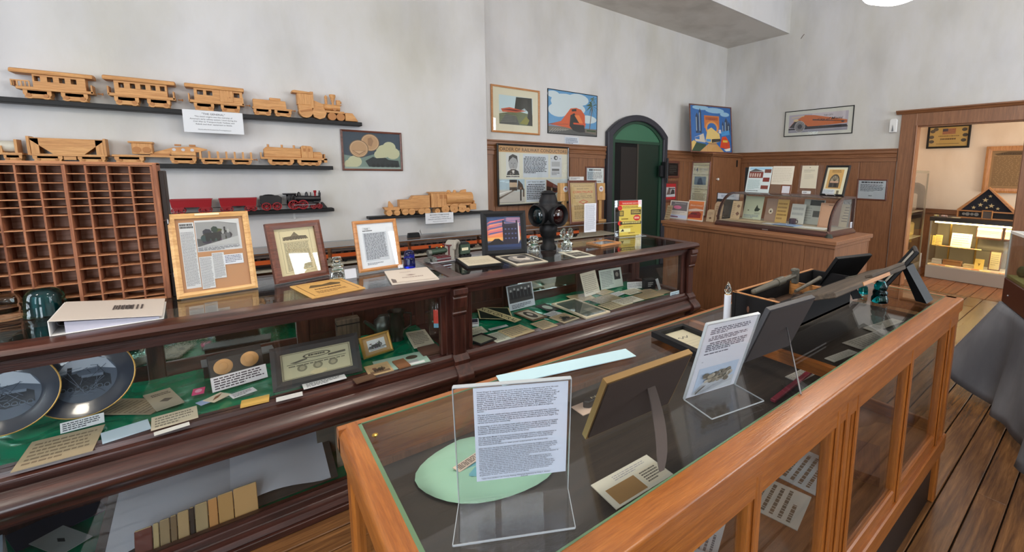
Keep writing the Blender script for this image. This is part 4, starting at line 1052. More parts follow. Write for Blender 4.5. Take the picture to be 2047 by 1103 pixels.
hx = at_y(1473, 327, cy0)
o = obj('hinge', G().box(hx.x-.02, hx.x+.02, cy0-.006, cy0, hx.z-.06, hx.z+.06), BLK, cb, world=True)
def dr_gate(k):
    k.rect(0, 0, 1, 1, (44, 104, 176))
    for u, v, a, b in ((.6, .92, .24, .06), (.25, .96, .2, .05), (.85, .85, .12, .05)): k.ell(u, v, a, b, (150, 190, 220), 14)
    for u, w_, v in ((.12, .07, .85), (.2, .06, .95), (.84, .08, .78), (.92, .06, .7), (.77, .05, .7)): k.poly([(u, .4), (u+w_, .4), (u+w_, v-.08), (u+w_/2, v), (u, v-.08)], (52, 66, 92)).rect(u+.01, .45, u+.025, v-.1, (170, 190, 206))
    k.rect(.33, .52, .7, .8, (206, 116, 50)).ell(.515, .52, .16, .16, (226, 150, 76), 20).ell(.515, .52, .12, .12, (44, 104, 176), 20)
    k.rect(.36, .7, .67, .77, (176, 86, 40)).text('CHICAGO', .515, .71, .045, (110, 40, 24))
    k.poly([(.34, .22), (.4, .48), (.5, .54), (.7, .4), (.72, .24), (.5, .18)], (230, 196, 120)).poly([(.5, .2), (.72, .24), (.72, .3), (.5, .28)], (60, 50, 44)).rect(.36, .22, .48, .28, (80, 140, 200))
    k.poly([(.08, .3), (.3, .4), (.34, .2), (.1, .22)], (210, 196, 180)).poly([(.04, .28), (.2, .34), (.2, .26)], (50, 110, 180))
    k.poly([(.7, .1), (.76, .34), (.86, .36), (.95, .22), (.97, .06)], (214, 76, 44)).poly([(.8, .06), (.97, .1), (.96, .03), (.86, .02)], (230, 226, 220)).rect(.78, .22, .9, .27, (230, 190, 80))
    k.poly([(0, 0), (.3, .0), (.36, .16), (.1, .2), (0, .14)], (44, 70, 46)).poly([(.2, 0), (.42, .18), (.62, .18), (.8, 0)], (206, 156, 96)).rect(.42, .16, .62, .2, (176, 130, 86)).poly([(0, 0), (.12, .2), (.06, .24), (0, .2)], (226, 190, 110))
    k.poly([(.72, .45), (.95, .5), (.97, .4), (.75, .36)], (70, 150, 214)).rect(.68, .42, .74, .5, (220, 210, 214))
p, r, w, h = panel_px((1388, 299), (1459, 297), (1378, 205), cz-.02, 6)
p, r = Vector(((cx0+XB)/2+.02, cy0+.05, cz-.019)), (math.radians(-7), 0, math.radians(-14))
wA = at_y(1388, 298, cy0+.05).x; wB = at_y(1459, 297, cy0+.05).x
p.x = (wA+wB)/2-.02; h = at_y(1418, 209, cy0+.08).z-p.z
framed('framed_poster', 'bright blue and orange framed city poster leaning on top of the corner cupboard', 'picture', p, r, (wB-wA)*.9, h*1.01, .02, .018, wood('frame_walnut', 'x'), dr_gate, gloss=True)

# ================================================================ LOW GLASS SHOWCASE ALONG THE LEFT WALL, model streamliner inside
BX0, BX1, BY0, BY1, BZ = -1.6, 3.85, 4.17, 4.5, .895
bs = thing('wall_showcase', 'long low glass showcase against the left wall with a black and orange model train', 'showcase', ((BX0+BX1)/2, (BY0+BY1)/2, 0))
def bsp(name, g, m, **k): return obj(name, g, m, bs, world=True, **k)
bsp('base_cabinet', G().box(BX0, BX1, BY0, BY1, 0, .46), PH)
bsp('glass_top', G().box(BX0, BX1, BY0, BY1, BZ-.006, BZ), GL)
bsp('glass_front', G().box(BX0, BX1, BY0, BY0+.005, .46, BZ-.006), GL)
bsp('glass_end', G().box(BX1-.005, BX1, BY0+.005, BY1, .46, BZ-.006), GL)
bsp('back_board', G().box(BX0, BX1, BY1-.015, BY1, .46, BZ-.006), PH)
bsp('top_edge', G().box(BX0, BX1, BY0-.002, BY0, BZ-.005, BZ+.002).box(BX0, BX1, BY1, BY1+.002, BZ-.005, BZ+.002), plain('glass_edge_pale', (150, 158, 164), .2))
bsp('upper_shelf', G().box(BX0, BX1-.01, BY0+.01, BY1-.015, .735, .75), plain('shelf_cream', (196, 186, 170), .6))
bsp('lower_floor', G().box(BX0, BX1-.01, BY0+.01, BY1-.015, .46, .47), plain('shelf_brown', (92, 70, 54), .7))
ORG = plain('train_orange', (214, 96, 44), .35, coat=.3); CHO = plain('train_brown', (58, 38, 34), .35, coat=.2)
def dcar(x, L, lab, nose=False):
    t = thing('model_rail_car', lab, 'model train', (x, BY0+.07, .75), 0, 'model streamliner cars in the wall showcase')
    obj('undercarriage', G().box(.02, L-.02, -.03, .03, .012, .03), BLK, t)
    d = .034
    obj('lower_side', G().box(0, L, -d, d, .03, .044), CHO, t); obj('stripe_band', G().box(0, L, -d-.001, d+.001, .044, .078), ORG, t)
    n = 6; pr = [(-d, .078), (-d, .098)]+[(-d*math.cos(PI*i/n), .098+.02*math.sin(PI*i/n)) for i in range(1, n)]+[(d, .098), (d, .078)]
    obj('roof', G().prism(pr, 0, L, 'x'), CHO, t)
    for k in range(int(L/.06)): obj('window', G().box(.03+.058*k, .065+.058*k, -d-.0015, -d+.001, .08, .094), BLKG, t)
    for u in (.12, .88):
        o = obj('truck', G().box(u*L-.04, u*L+.04, -.03, .03, .006, .02), BLK, t)
        for s in (-.025, .025): obj('wheel', G().cyl((u*L+s, -.034, .012), (u*L+s, .034, .012), .012, n=10), BLK, o)
xx = -1.3
for i, L in enumerate((.6, .6, .6, .62, .66, .66, .62)):
    dcar(xx, L, 'black and orange model passenger car, number %s from the left along the wall showcase' % ('one two three four five six seven'.split()[i])); xx += L+.03
def greekcard(seed, n=6, c=(70, 74, 84)): return lambda k: k.greek(.08, .1, .92, .9, n, c, .5, seed)
for i, (px, py, w, h, c, lab) in enumerate(((524, 555, .13, .12, (206, 190, 150), 'striped card low in the wall showcase left of the walnut frame'), (650, 545, .14, .1, (190, 200, 214), 'pale blue card low in the wall showcase behind the glass insulator'),
        (812, 520, .1, .08, (226, 226, 224), 'white card low in the wall showcase above the cobalt insulator'), (890, 500, .2, .12, (220, 222, 224), 'white sheet low in the wall showcase behind the tunnel figurine'),
        (965, 497, .2, .14, (212, 204, 184), 'cream typed sheet low in the wall showcase beside the sunset photo'), (1110, 480, .15, .2, (206, 212, 220), 'leaning pale sheet in the wall showcase right of the lantern'),
        (1172, 474, .13, .17, (214, 218, 226), 'blue-white sheet in the wall showcase behind the tall white card'), (1160, 474, .3, .16, (176, 150, 104), 'tan folder in the wall showcase behind the eared insulator'))):
    q = at_y(px, py, BY0+.1+.03*(i % 3))
    sheet('exhibit_card', lab, 'card', (q.x, q.y, .472), (-.2, 0, 0), w, h*1.3, greekcard(i), col=c)
for i, px in enumerate((690, 775, 868, 1010)):
    q = at_y(px, 520, BY0+.16)
    t = thing('wood_block', ['plain brown wooden block in the wall showcase left of the oak frame', 'plain brown wooden block hidden behind the oak-framed document', 'orange-brown wooden block behind the tunnel figurine', 'brown wooden block behind the sunset photograph'][i], 'block', (q.x, q.y, .47))
    obj('block', G().box(-.11, .11, -.04, .04, 0, .2), wood('frame_oak', 'x'), t, bevel=.004); obj('cap', G().box(-.115, .115, -.045, .045, .2, .215), plain('shelf_cream', (196, 186, 170), .6), t)
q = at_y(830, 470, BY0+.1)
t = thing('black_clip', 'small black clip lying on the glass top of the wall showcase', 'clip', (q.x, BY0+.15, BZ+.0005)); obj('clip_body', G().prism([(-.06, 0), (.06, 0), (.05, .045), (-.05, .045)], -.02, .02, 'y'), BLK, t, bevel=.004); obj('clip_lever', G().tube([(.04, 0, .04), (.06, .0, .07), (.075, 0, .02)], .003, 6), STEEL, t)
# Corn Palace poster with wooden uprights on the wall showcase
def dr_corn(k):
    P = (206, 176, 126); B = (60, 46, 34); R = (206, 52, 40)
    k.rect(0, 0, 1, 1, P).border(.04, .02, .96, .98, .006, (120, 96, 66)).border(.07, .035, .93, .965, .003, (120, 96, 66))
    k.text('Third Annual Festival', .5, .905, .03, B, fit=.74).text('at', .5, .875, .02, B).text('SIOUX CITY', .5, .83, .035, B, fit=.48).text('CORN PALACE', .5, .735, .075, R, fit=.8)
    k.text('ARRANGE', .5, .70, .022, B, fit=.3).text('TO GO VIA', .5, .64, .04, B, fit=.7).text('ILLINOIS CENTRAL R.R.', .5, .595, .035, B, fit=.78)
    k.poly([(.3, .5), (.5, .56), (.7, .5), (.5, .44)], (206, 96, 70)).poly([(.36, .5), (.5, .54), (.64, .5), (.5, .46)], P)
    k.greek(.12, .3, .88, .42, 4, (130, 104, 72), .5, 3).line(.12, .28, .88, .28, .004, B).greek(.12, .06, .88, .26, 7, (140, 114, 80), .5, 5)
p, r, w, h = wall_y(1139, 1196, 362, 458, BY0+.13); h += .01
framed('framed_poster', 'brown-framed tan Corn Palace poster standing on the wall showcase', 'picture', (p[0], p[1]+.0, BZ+.001), (-.1, 0, 0), w, p[2]+h-BZ, .03, .016, wood('frame_walnut', 'z'), dr_corn)
for pa, pb, pt, pm, bot, lab in ((1117, 1139, 366, 402, 450, 'wooden upright with a flag sticker left of the Corn Palace poster'), (1191, 1207, 366, 400, 452, 'wooden upright with a flag sticker right of the Corn Palace poster')):
    y = BY0+.25
    a, b = at_y(pa, pt, y), at_y(pb, pt, y); m = at_y(pa, pm, y).z
    t = thing('wooden_upright', lab, 'upright', ((a.x+b.x)/2, y, BZ+.001), 0)
    w, zt, zm = (b.x-a.x)/2, a.z-BZ, m-BZ
    obj('head_block', G().box(-w, w, -.03, .03, zm+(zt-zm)*.42, zt).box(-w*1.02, w*1.02, -.035, .035, zm, zm+(zt-zm)*.42), wood('pine', 'z'), t, bevel=.003)
    obj('post', G().box(-w*.36, w*.3, -.02, .02, .02, zm), wood('pine', 'z'), t, bevel=.003); obj('foot', G().box(-w, w, -.06, .06, 0, .02), wood('pine', 'x'), t)
    k = Ink(.075, .075, None); k.ell(.5, .5, .5, .5, (226, 226, 226), 20)
    for i in range(5): k.rect(.26, .32+.08*i, .76, .36+.08*i, (190, 60, 66))
    k.rect(.26, .52, .5, .68, (60, 60, 110)); k.build('flag_sticker', t, -.0315, zm+(zt-zm)*.5)
# ================================================================ ON THE DARK COUNTER
TP = 1.0005
# pigeonhole type sorter
py_ = 2.50
cols = [at_y(px, 335, py_).x for px in (-108, -63, -17, 28, 74, 126, 169.5, 213, 258, 302)]
zt = at_y(303, 331, py_).z
zf = [0, 45, 92, 137, 177, 216, 260, 335, 408, 485, 553, 627, 700, 742]
rows = [zt-(zt-TP-.012)*(v/752) for v in zf]
SO, SOX, SOZ = wood('sorter', 'y'), wood('sorter_edge', 'x'), wood('sorter', 'z')
ps = thing('pigeonhole_sorter', 'brown wooden pigeonhole sorter with many small compartments on the dark counter', 'sorter', ((cols[0]+cols[-1])/2, py_+.05, TP))
def psp(name, g, m, **k): return obj(name, g, m, ps, world=True, **k)
DP = .085
psp('back', G().box(cols[0], cols[-1], py_+DP, py_+DP+.006, TP, zt), wood('sorter_back', 'x'))
for i, x in enumerate(cols):
    w = .009 if i in (5, 9) else .005
    psp('divider', G().box(x-w/2, x+w/2, py_-(.004 if i == 5 else 0), py_+DP, TP, zt), SOZ)
for z in rows:
    g = G()
    for a, b in zip(cols, cols[1:]):
        dz = rnd.uniform(-.002, .002); psp('shelf', G().box(a+.0025, b-.0025, py_+.001, py_+DP, z-.002+dz, z+.0015+dz), SOX)
psp('end_board', G().box(cols[-1]+.004, cols[-1]+.016, py_-.006, py_+DP+.02, TP, zt+.01), SOZ, bevel=.002)
psp('top_board', G().box(cols[0], cols[-1]+.016, py_-.004, py_+DP+.01, zt+.001, zt+.012), SOX, bevel=.002)
psp('bottom_board', G().box(cols[0], cols[-1], py_-.002, py_+DP, TP, TP+.01), SOX)
psp('side_cover', G().box(cols[-1]+.0165, cols[-1]+.034, py_+.012, py_+.10, TP, zt-.02), plain('sorter_dark', (44, 34, 30), .6), bevel=.003)
for z in (TP+.1, (TP+zt)/2+.05): psp('hook', G().tube([(cols[-1]+.016, py_+.01, z), (cols[-1]+.03, py_+.0, z+.005), (cols[-1]+.03, py_, z-.012)], .003, 6), STEEL)
# clear and teal insulators at the far left
CLR = cast_glass('clear_glass', (236, 246, 242)); TEAL = cast_glass('teal_glass', (70, 180, 184)); COB = cast_glass('cobalt_glass', (16, 34, 190)); AQUA = cast_glass('aqua_glass', (20, 150, 160))
def insulator(name, label, px, py, wpx, toppy, mat, prof, z=TP, group=None, tint=None):
    b = at_z(px, py, z); d = (b-EYEP).dot(CF); r = wpx/FPX*d/2
    hh = at_y(px, toppy, b.y+r*.3).z-z
    t = thing(name, label, 'insulator', (b.x, b.y+r*.6, z+.0004), 0, group)
    obj('body', G().lathe([(a*r, c*hh) for a, c in prof], 28), mat, t, smooth=50)
    return t, r, hh
SKIRT = [(.7, 0), (.98, .02), (1, .12), (.96, .3), (.9, .34), (.98, .38), (.95, .55), (.82, .60), (.70, .63), (.66, .70), (.72, .76), (.70, .86), (.5, .96), (.2, 1.0), (.01, 1.0)]
BELL = [(.9, 0), (1.0, .02), (1.0, .1), (.96, .14), (.95, .45), (.9, .62), (.88, .72), (.82, .82), (.7, .92), (.45, .99), (.01, 1.0)]
STACK = [(.75, 0), (.95, .02), (.95, .22), (.82, .30), (.6, .34), (.92, .38), (.96, .43), (.62, .50), (.58, .54), (.92, .58), (.95, .63), (.58, .69), (.55, .73), (.85, .78), (.85, .84), (.66, .92), (.6, 1.0), (.01, 1.0)]
t, r, h_ = insulator('glass_insulator', 'large teal-blue glass insulator standing before the pigeonhole sorter', 88, 634, 60, 577, TEAL, BELL)
obj('thread_core', G().lathe([(r*.5, .002), (r*.5, h_*.7), (r*.3, h_*.8), (.001, h_*.82)], 16), plain('core_dark', (10, 60, 64), .4), t, smooth=50)
insulator('glass_jar', 'clear ridged glass piece at the left picture edge on the counter', 2, 642, 52, 590, CLR, [(1, 0), (1.1, .1), (1, .2), (.9, .3), (1.05, .4), (1.08, .5), (.9, .6), (1, .75), (.9, .9), (.6, 1), (.01, 1)])
insulator('glass_insulator', 'tall clear stacked glass insulator between walnut frame and oak frame', 677, 559, 24, 514, CLR, STACK)
insulator('glass_insulator', 'cobalt-blue glass insulator right of the oak-framed document', 821, 536, 22, 500, COB, [(.9, 0), (1, .02), (1, .22), (.97, .26), (.97, .5), (.9, .58), (.84, .60), (.9, .64), (.88, .8), (.7, .93), (.4, .99), (.01, 1)])
insulator('glass_insulator', 'small clear ribbed glass insulator left of the black lantern', 1071, 503, 24, 472, CLR, STACK)
# eared insulator
t, r, hh = insulator('eared_insulator', 'clear glass insulator with two round ears right of the black lantern', 1137, 503, 24, 479, CLR, [(.85, 0), (.95, .03), (.95, .4), (.85, .5), (1.05, .55), (1.05, .62), (.8, .75), (.5, .9), (.45, 1.0), (.01, 1.0)])
for s in (-1, 1): obj('ear', G().ball((s*r*.72, 0, hh*1.5), r*.62, r*.4, hh*.5, 16, 10), CLR, t, smooth=80)
obj('neck', G().lathe([(r*.5, hh*.95), (r*.55, hh*1.2), (r*.3, hh*1.4), (.001, hh*1.42)], 16), CLR, t, smooth=50)
# white ring binder
B = [at_z(*p, TP) for p in ((126, 672), (344, 636), (319, 603), (118, 622))]
p, r, w, h = flat_px((128, 669), (344, 634), (318, 606), (112, 634), TP)
t = thing('ring_binder', 'white ring binder lying on the counter left of the cork board', 'binder', p, r)
COV = plain('binder_cover', (206, 196, 186), .5)
obj('back_cover', G().box(-w/2, w/2, 0, h, 0, .003), WHT, t, bevel=.001)
obj('spine', G().box(-w/2-.003, -w/2, 0, h, 0, .052), WHT, t, bevel=.001)
M = Matrix.Translation((-w/2, 0, .05)) @ Matrix.Rotation(math.atan2(.038, w), 4, 'Y')
obj('front_cover', G().box(0, w*1.0, -.004, h+.004, 0, .003, M), COV, t, bevel=.001)
obj('pages', G().prism([(-w/2+.03, .003), (-w/2+.03, .04), (w/2-.012, .010), (w/2-.012, .003)], .006, h-.006, 'y'), plain('page_edges', (190, 190, 206), .8), t)
for q in (.3, .5, .7): obj('ring', G().tube([(-w/2+.016+.014*math.cos(a*PI/5), h*q, .026+.016*math.sin(a*PI/5)) for a in range(11)], .0016, 6), STEEL, t)
k = Ink(w, h, None); k.greek(.5, .35, .82, .66, 1, (70, 66, 66), .7, 4)
for i in range(7): k.rect(.5+.045*i, .4, .52+.045*i, .66, (90, 84, 82))
o = k.build('cover_mark', t); o.matrix_basis = Matrix.Translation((0, 0, .0544)) @ Matrix.Rotation(math.atan2(.038, w), 4, 'Y') @ Matrix.Translation((0, 0, -.019)) @ Matrix.Rotation(-PI/2, 4, 'X')
# cork board with newspaper clippings
def dr_cork(k):
    k.rect(0, 0, 1, 1, (184, 134, 94)); NP = (206, 206, 210)
    k.rect(.05, .05, .26, .95, NP); k.greek(.06, .86, .25, .93, 2, (60, 60, 64), .8, 3, 1); k.greek(.06, .08, .25, .82, 44, (130, 130, 136), .55, 4)
    k.rect(.27, .53, .94, .97, NP); k.photo(.28, .60, .90, .945, (150, 150, 152), (84, 84, 86), (40, 40, 42), 5, 22); k.rect(.64, .6, .70, .76, (110, 110, 112)); k.ell(.67, .79, .02, .03, (160, 160, 160)); k.rect(.72, .6, .78, .78, (96, 96, 100)); k.ell(.75, .8, .02, .03, (170, 170, 170))
    k.poly([(.28, .6), (.9, .72), (.9, .6)], (176, 176, 178)).poly([(.62, .94), (.9, .9), (.9, .945)], (206, 206, 208)); k.greek(.28, .54, .92, .59, 3, (110, 110, 116), .5, 6)
    k.rect(.27, .02, .46, .46, NP); k.greek(.28, .03, .45, .45, 26, (130, 130, 136), .55, 7)
    k.rect(.46, .14, .64, .5, NP); k.greek(.47, .15, .63, .49, 22, (130, 130, 136), .55, 8)
    k.rect(.63, .32, .93, .46, (216, 218, 228)); k.greek(.65, .34, .91, .45, 5, (80, 84, 110), .5, 9)
p, r, w, h = panel_px((354, 599), (515, 575), (331, 430), TP, 15)
t = framed('framed_clippings', 'pine-framed cork board with newspaper clippings leaning on the counter', 'frame', p, r, w, h, .022, .02, wood('pine', 'x'), dr_cork, mat=None, glass=True)
obj('clip_strip', G().box(-.18*w, .12*w, -.024, -.018, h-.012, h-.004), plain('pale_strip', (232, 216, 180), .5), t)
def dr_newsp(k):
    P = (220, 206, 168); k.rect(0, 0, 1, 1, P).border(.14, .05, .88, .95, .004, (70, 60, 50)); B = (84, 74, 60)
    k.poly([(.2, .76), (.24, .82), (.4, .83), (.5, .92), (.6, .83), (.78, .82), (.82, .76)], (120, 108, 88)); k.greek(.2, .74, .82, .82, 3, B, .7, 4, 1); k.rect(.18, .7, .84, .705, B)
    k.greek(.2, .08, .84, .69, 34, (120, 112, 94), .5, 5); k.rect(.3, .08, .304, .69, (150, 90, 70))
p, r, w, h = panel_px((549, 569), (655, 549), (526, 449), TP, 13)
framed('framed_document', 'walnut-framed old printed newspaper page leaning on the counter', 'frame', p, r, w, h, .03, .024, WALF, dr_newsp)
def dr_doc(k):
    k.rect(0, 0, 1, 1, (222, 224, 232)).rect(.13, .14, .78, .80, (196, 200, 210)); k.rect(.14, .86, .36, .92, (206, 208, 214)).text('THE', .24, .865, .05, (40, 40, 46)); k.greek(.14, .82, .4, .85, 1, (60, 60, 66), .7, 2, 1)
    k.greek(.16, .18, .76, .78, 20, (104, 106, 116), .6, 5); k.greek(.16, .06, .6, .12, 3, (110, 112, 122), .5, 6)
p, r, w, h = panel_px((717, 546), (803, 533), (703, 443), TP+.006, 13)
t = framed('framed_document', 'oak-framed white typed document on a clear easel beside the cobalt insulator', 'frame', p, r, w, h, .018, .016, OAKF, dr_doc)
obj('easel_lip', G().box(-.02, .1, -.05, -.045, -.004, .012).box(-.02, .1, -.05, .0, -.006, -.003), ACR, t)
def dr_sunset(k):
    cs = [(60, 84, 130), (120, 110, 150), (196, 120, 130), (226, 110, 100), (240, 140, 90), (244, 176, 100), (120, 110, 120), (44, 60, 96)]
    vs = [1, .82, .7, .58, .48, .38, .28, .24, 0]
    for c, a, b in zip(cs, vs, vs[1:]): k.rect(0, b, 1, a, c)
    for i in range(9):
        u, v = .05*i, .9-.05*i; k.poly([(0, v-.1), (.5, v), (.55, v+.03), (.1, v-.03)], [(226, 120, 126), (96, 96, 150), (240, 150, 120)][i % 3])
    for i in range(5): k.poly([(.55, .86+.02*i), (1, .8+.03*i), (1, .83+.03*i), (.6, .88+.02*i)], [(206, 140, 160), (80, 96, 150)][i % 2])
    k.rect(0, 0, 1, .2, (30, 48, 84)).poly([(0, .2), (.12, .26), (.22, .34), (.34, .34), (.46, .24), (.46, .14), (0, .12)], (26, 24, 34))
    k.rect(.46, .16, .92, .78, (36, 32, 52)).rect(.46, .78, .51, .88, (36, 32, 52)).rect(.86, .78, .91, .88, (36, 32, 52)).poly([(.45, .76), (.92, .80), (.92, .72), (.45, .7)], (44, 38, 58)).poly([(.92, .16), (.97, .3), (.95, .8), (.92, .8)], (226, 214, 220))
    for i in range(4):
        for j in range(3): k.rect(.52+.1*i, .32+.14*j, .57+.1*i, .36+.14*j, (84, 92, 140))
    k.poly([(0, .1), (1, .06), (1, .16), (0, .16)], (40, 60, 104))
p, r, w, h = panel_px((964, 513), (1053, 507), (961, 423), TP, 9)
framed('framed_photo', 'black-framed sunset photograph of a dark building on the counter', 'picture', p, r, w, h, .036, .02, plain('frame_charcoal', (14, 14, 17), .5, spec=.3), dr_sunset, gloss=True)
sheet('small_card', 'small blank grey card beside the tall clear stacked insulator', 'card', at_z(702, 556, TP), (-.25, 0, .05), .052, .048, None, col=(196, 198, 206))
def dr_tan(k):
    k.rect(0, 0, 1, 1, (206, 160, 92)).border(.08, .08, .92, .92, .012, (120, 84, 44)); k.poly([(.2, .62), (.3, .8), (.5, .74), (.7, .82), (.84, .7), (.8, .6)], (96, 76, 48)); k.greek(.25, .42, .75, .52, 1, (110, 78, 44), .7, 4, 1); k.greek(.2, .18, .8, .36, 3, (120, 86, 48), .5, 5)
lying('booklet', 'tan engraved booklet lying on the counter before the walnut frame', 'booklet', (620, 599), (726, 577.5), (685, 556.6), (584, 573), TP, dr_tan, .004, (206, 160, 92))
def dr_cream(k):
    k.rect(0, 0, 1, 1, (214, 202, 188)); k.greek(.3, .72, .72, .78, 1, (170, 150, 140), .6, 3); k.poly([(.38, .5), (.5, .55), (.62, .5), (.5, .45)], (150, 130, 120)); k.greek(.28, .3, .74, .37, 1, (160, 140, 130), .8, 4, 1)
    for i in range(5): k.line(.04+.015*i, .06, .05+.015*i, .34-.02*i, .02, (110, 96, 90))
    k.line(.04, .05, .96, .05, .012, (140, 124, 114))
lying('booklet', 'cream booklet lying on the counter below the oak-framed document', 'booklet', (783, 571), (877, 558), (853.6, 536), (769, 543), TP, dr_cream, .005, (214, 202, 188))
def dr_bw(k):
    k.rect(0, 0, 1, 1, (206, 196, 176)).rect(.06, .1, .94, .9, (70, 68, 66)); k.ell(.5, .5, .36, .34, (150, 146, 140), 20).ell(.44, .55, .12, .2, (200, 192, 180), 14).ell(.62, .5, .13, .18, (214, 206, 194), 14); k.poly([(.12, .14), (.4, .3), (.6, .28), (.88, .14)], (110, 106, 102)); k.ell(.6, .62, .14, .1, (60, 58, 58), 14)
lying('old_photo', 'old black and white portrait photograph lying right of the clipboard', 'photo', (1032, 532), (1093, 523), (1051, 507), (991.6, 512.5), TP, dr_bw, .004, (206, 196, 176))
lying('postcard', 'postcard of a group photograph lying before the eared insulator', 'photo', (1159, 516), (1193, 511), (1151.6, 501), (1110, 504.7), TP, lambda k: (k.rect(0, 0, 1, 1, (220, 216, 196)), k.rect(.1, .14, .9, .72, (90, 88, 82)), [k.ell(.16+.1*i, .45+.06*(i % 2), .04, .12, (150, 146, 134), 10) for i in range(8)], k.greek(.2, .78, .7, .9, 1, (90, 86, 76), .6, 3)), .002, (220, 216, 196))
p, r, w, h = flat_px((925, 538), (1002, 531), (983, 513), (918, 520), TP)
t = thing('clipboard', 'black folder holding an old cream sheet, lying before the sunset photograph', 'folder', p, r)
obj('folder_cover', G().box(-w/2, w/2, 0, h, 0, .012).box(w*.3, w*.45, -.006, .01, .012, .014), BLK, t, bevel=.002)
o = obj('sheet', G().box(-w*.45, w*.45, h*.06, h*.96, .013, .0145), plain('aged_sheet', (206, 196, 172), .8), t)
k = Ink(w*.9, h*.9, (206, 196, 172)); k.greek(.1, .7, .4, .85, 1, (150, 140, 120), .5, 3); k.greek(.1, .15, .9, .6, 6, (176, 166, 144), .4, 3); o = k.build('faint_print', t); o.matrix_basis = Matrix.Translation((0, h*.06, .0149)) @ Matrix.Rotation(-PI/2, 4, 'X')
# small wooden frame lying flat
p, r, w, h = flat_px((1202, 494), (1239, 487), (1214, 482), (1171, 487.5), TP)
t = framed('picture_frame', 'small brown wooden frame lying flat beside the tall white card', 'frame', (p.x, p.y, TP+.0005), (-PI/2, 0, r), w, h, .018, .016, wood('frame_oak', 'x'), lambda k: k.rect(0, 0, 1, 1, (206, 206, 214)))
t.location.z = TP+.0005
# acrylic sign holders
def holder(name, label, bl, br, tl, z, tilt, foot, draw, col=(226, 228, 236), inset=.004, bend=1, group=None, lip=None, pw=1.0, p0=.0, wob=0):
    p, r, w, h = panel_px(bl, br, tl, z, tilt)
    t = thing(name, label, 'sign holder', p, (0, 0, r[2]), group)
    M = Matrix.Rotation(r[0], 4, 'X')
    obj('acrylic_front', G().box(-w/2, w/2, -.0042, -.0022, .002, h, M), ACR, t, bevel=.0006)
    obj('acrylic_back', G().box(-w/2, w/2, .0015, .0035, .002, h, M), ACR, t)
    obj('acrylic_edge', G().box(-w/2-.0012, -w/2, -.0042, .0035, .002, h, M).box(w/2, w/2+.0012, -.0042, .0035, .002, h, M).box(-w/2, w/2, -.0042, .0035, h, h+.0015, M), plain('acrylic_edge', (170, 176, 180), .15), t)
    obj('acrylic_foot', G().box(-w/2, w/2, -foot, .0, 0, .0025), ACR, t)
    obj('foot_edge', G().box(-w/2, w/2, -foot-.0012, -foot, 0, .0027).box(-w/2-.0012, -w/2, -foot, 0, 0, .0027).box(w/2, w/2+.0012, -foot, 0, 0, .0027), plain('acrylic_edge', (170, 176, 180), .15), t)
    k = Ink(w*pw-2*inset, h-2*inset-p0, col); draw(k)
    o = obj('sheet', G().box(-k.w/2, k.w/2, -.0012, -.0004, 0, k.h), PAPER, t)
    dx = w*(1-pw)/2
    o.matrix_basis = M @ Matrix.Translation((dx, 0, inset+p0)); o = k.build('print', t); o.matrix_basis = M @ Matrix.Translation((dx, -.0013, inset+p0))
    return t
def dr_flyer(k):
    Y = (222, 196, 84); R = (206, 44, 36); B = (50, 44, 34)
    k.rect(0, 0, 1, 1, Y).rect(0, .88, 1, 1, R); k.text('RAILROAD DAYS', .5, .91, .05, (240, 226, 200), fit=.7); k.greek(.16, .78, .9, .85, 2, (150, 124, 40), .6, 3, 1)
    k.rect(0, .56, .2, .72, B).rect(.52, .6, .98, .74, B); k.rect(.03, .58, .17, .7, (176, 150, 60)); k.greek(.55, .62, .95, .72, 2, (214, 190, 96), .6, 4, 1)
    k.ell(.04, .8, .1, .07, R).ell(.8, .5, .16, .085, R).ell(.04, .36, .1, .07, R); k.greek(.69, .47, .91, .53, 2, (240, 214, 190), .6, 3, 1); k.greek(.1, .45, .6, .5, 1, (130, 106, 30), .7, 5)
    k.rect(.04, .32, 1, .40, B); k.greek(.14, .335, .96, .385, 1, (210, 196, 120), .8, 6, 1); k.rect(0, .1, .5, .2, (230, 222, 150)); k.poly([(.06, .12), (.16, .2), (.22, .12)], (60, 54, 40)); k.greek(.2, .22, .9, .28, 1, (170, 146, 60), .6, 7); k.greek(.4, .04, .9, .09, 1, (150, 124, 50), .6, 8)
holder('flyer_holder', 'clear stand with a yellow and red flyer on the dark counter', (1229, 473), (1282, 469), (1227, 401), TP, 2, .075, dr_flyer, (222, 196, 84), pw=.86)
p, r, w, h = panel_px((1166, 499), (1192, 496), (1165, 406), TP, 0)
t = thing('card_holder', 'tall narrow white card in a clear stand right of the lantern', 'sign holder', p, r)
obj('acrylic_slab', G().box(-w/2-.003, w/2, 0, .012, 0, h), ACR, t, bevel=.001)
k = Ink(w*.9, h*.62, (214, 216, 224)); k.greek(.08, .06, .92, .96, 26, (150, 154, 166), .5, 3); k.build('card', t, -.0008, h*.37); obj('card_backing', G().box(-w*.45, w*.45, -.0007, -.0001, h*.37, h*.99), PAPER, t)
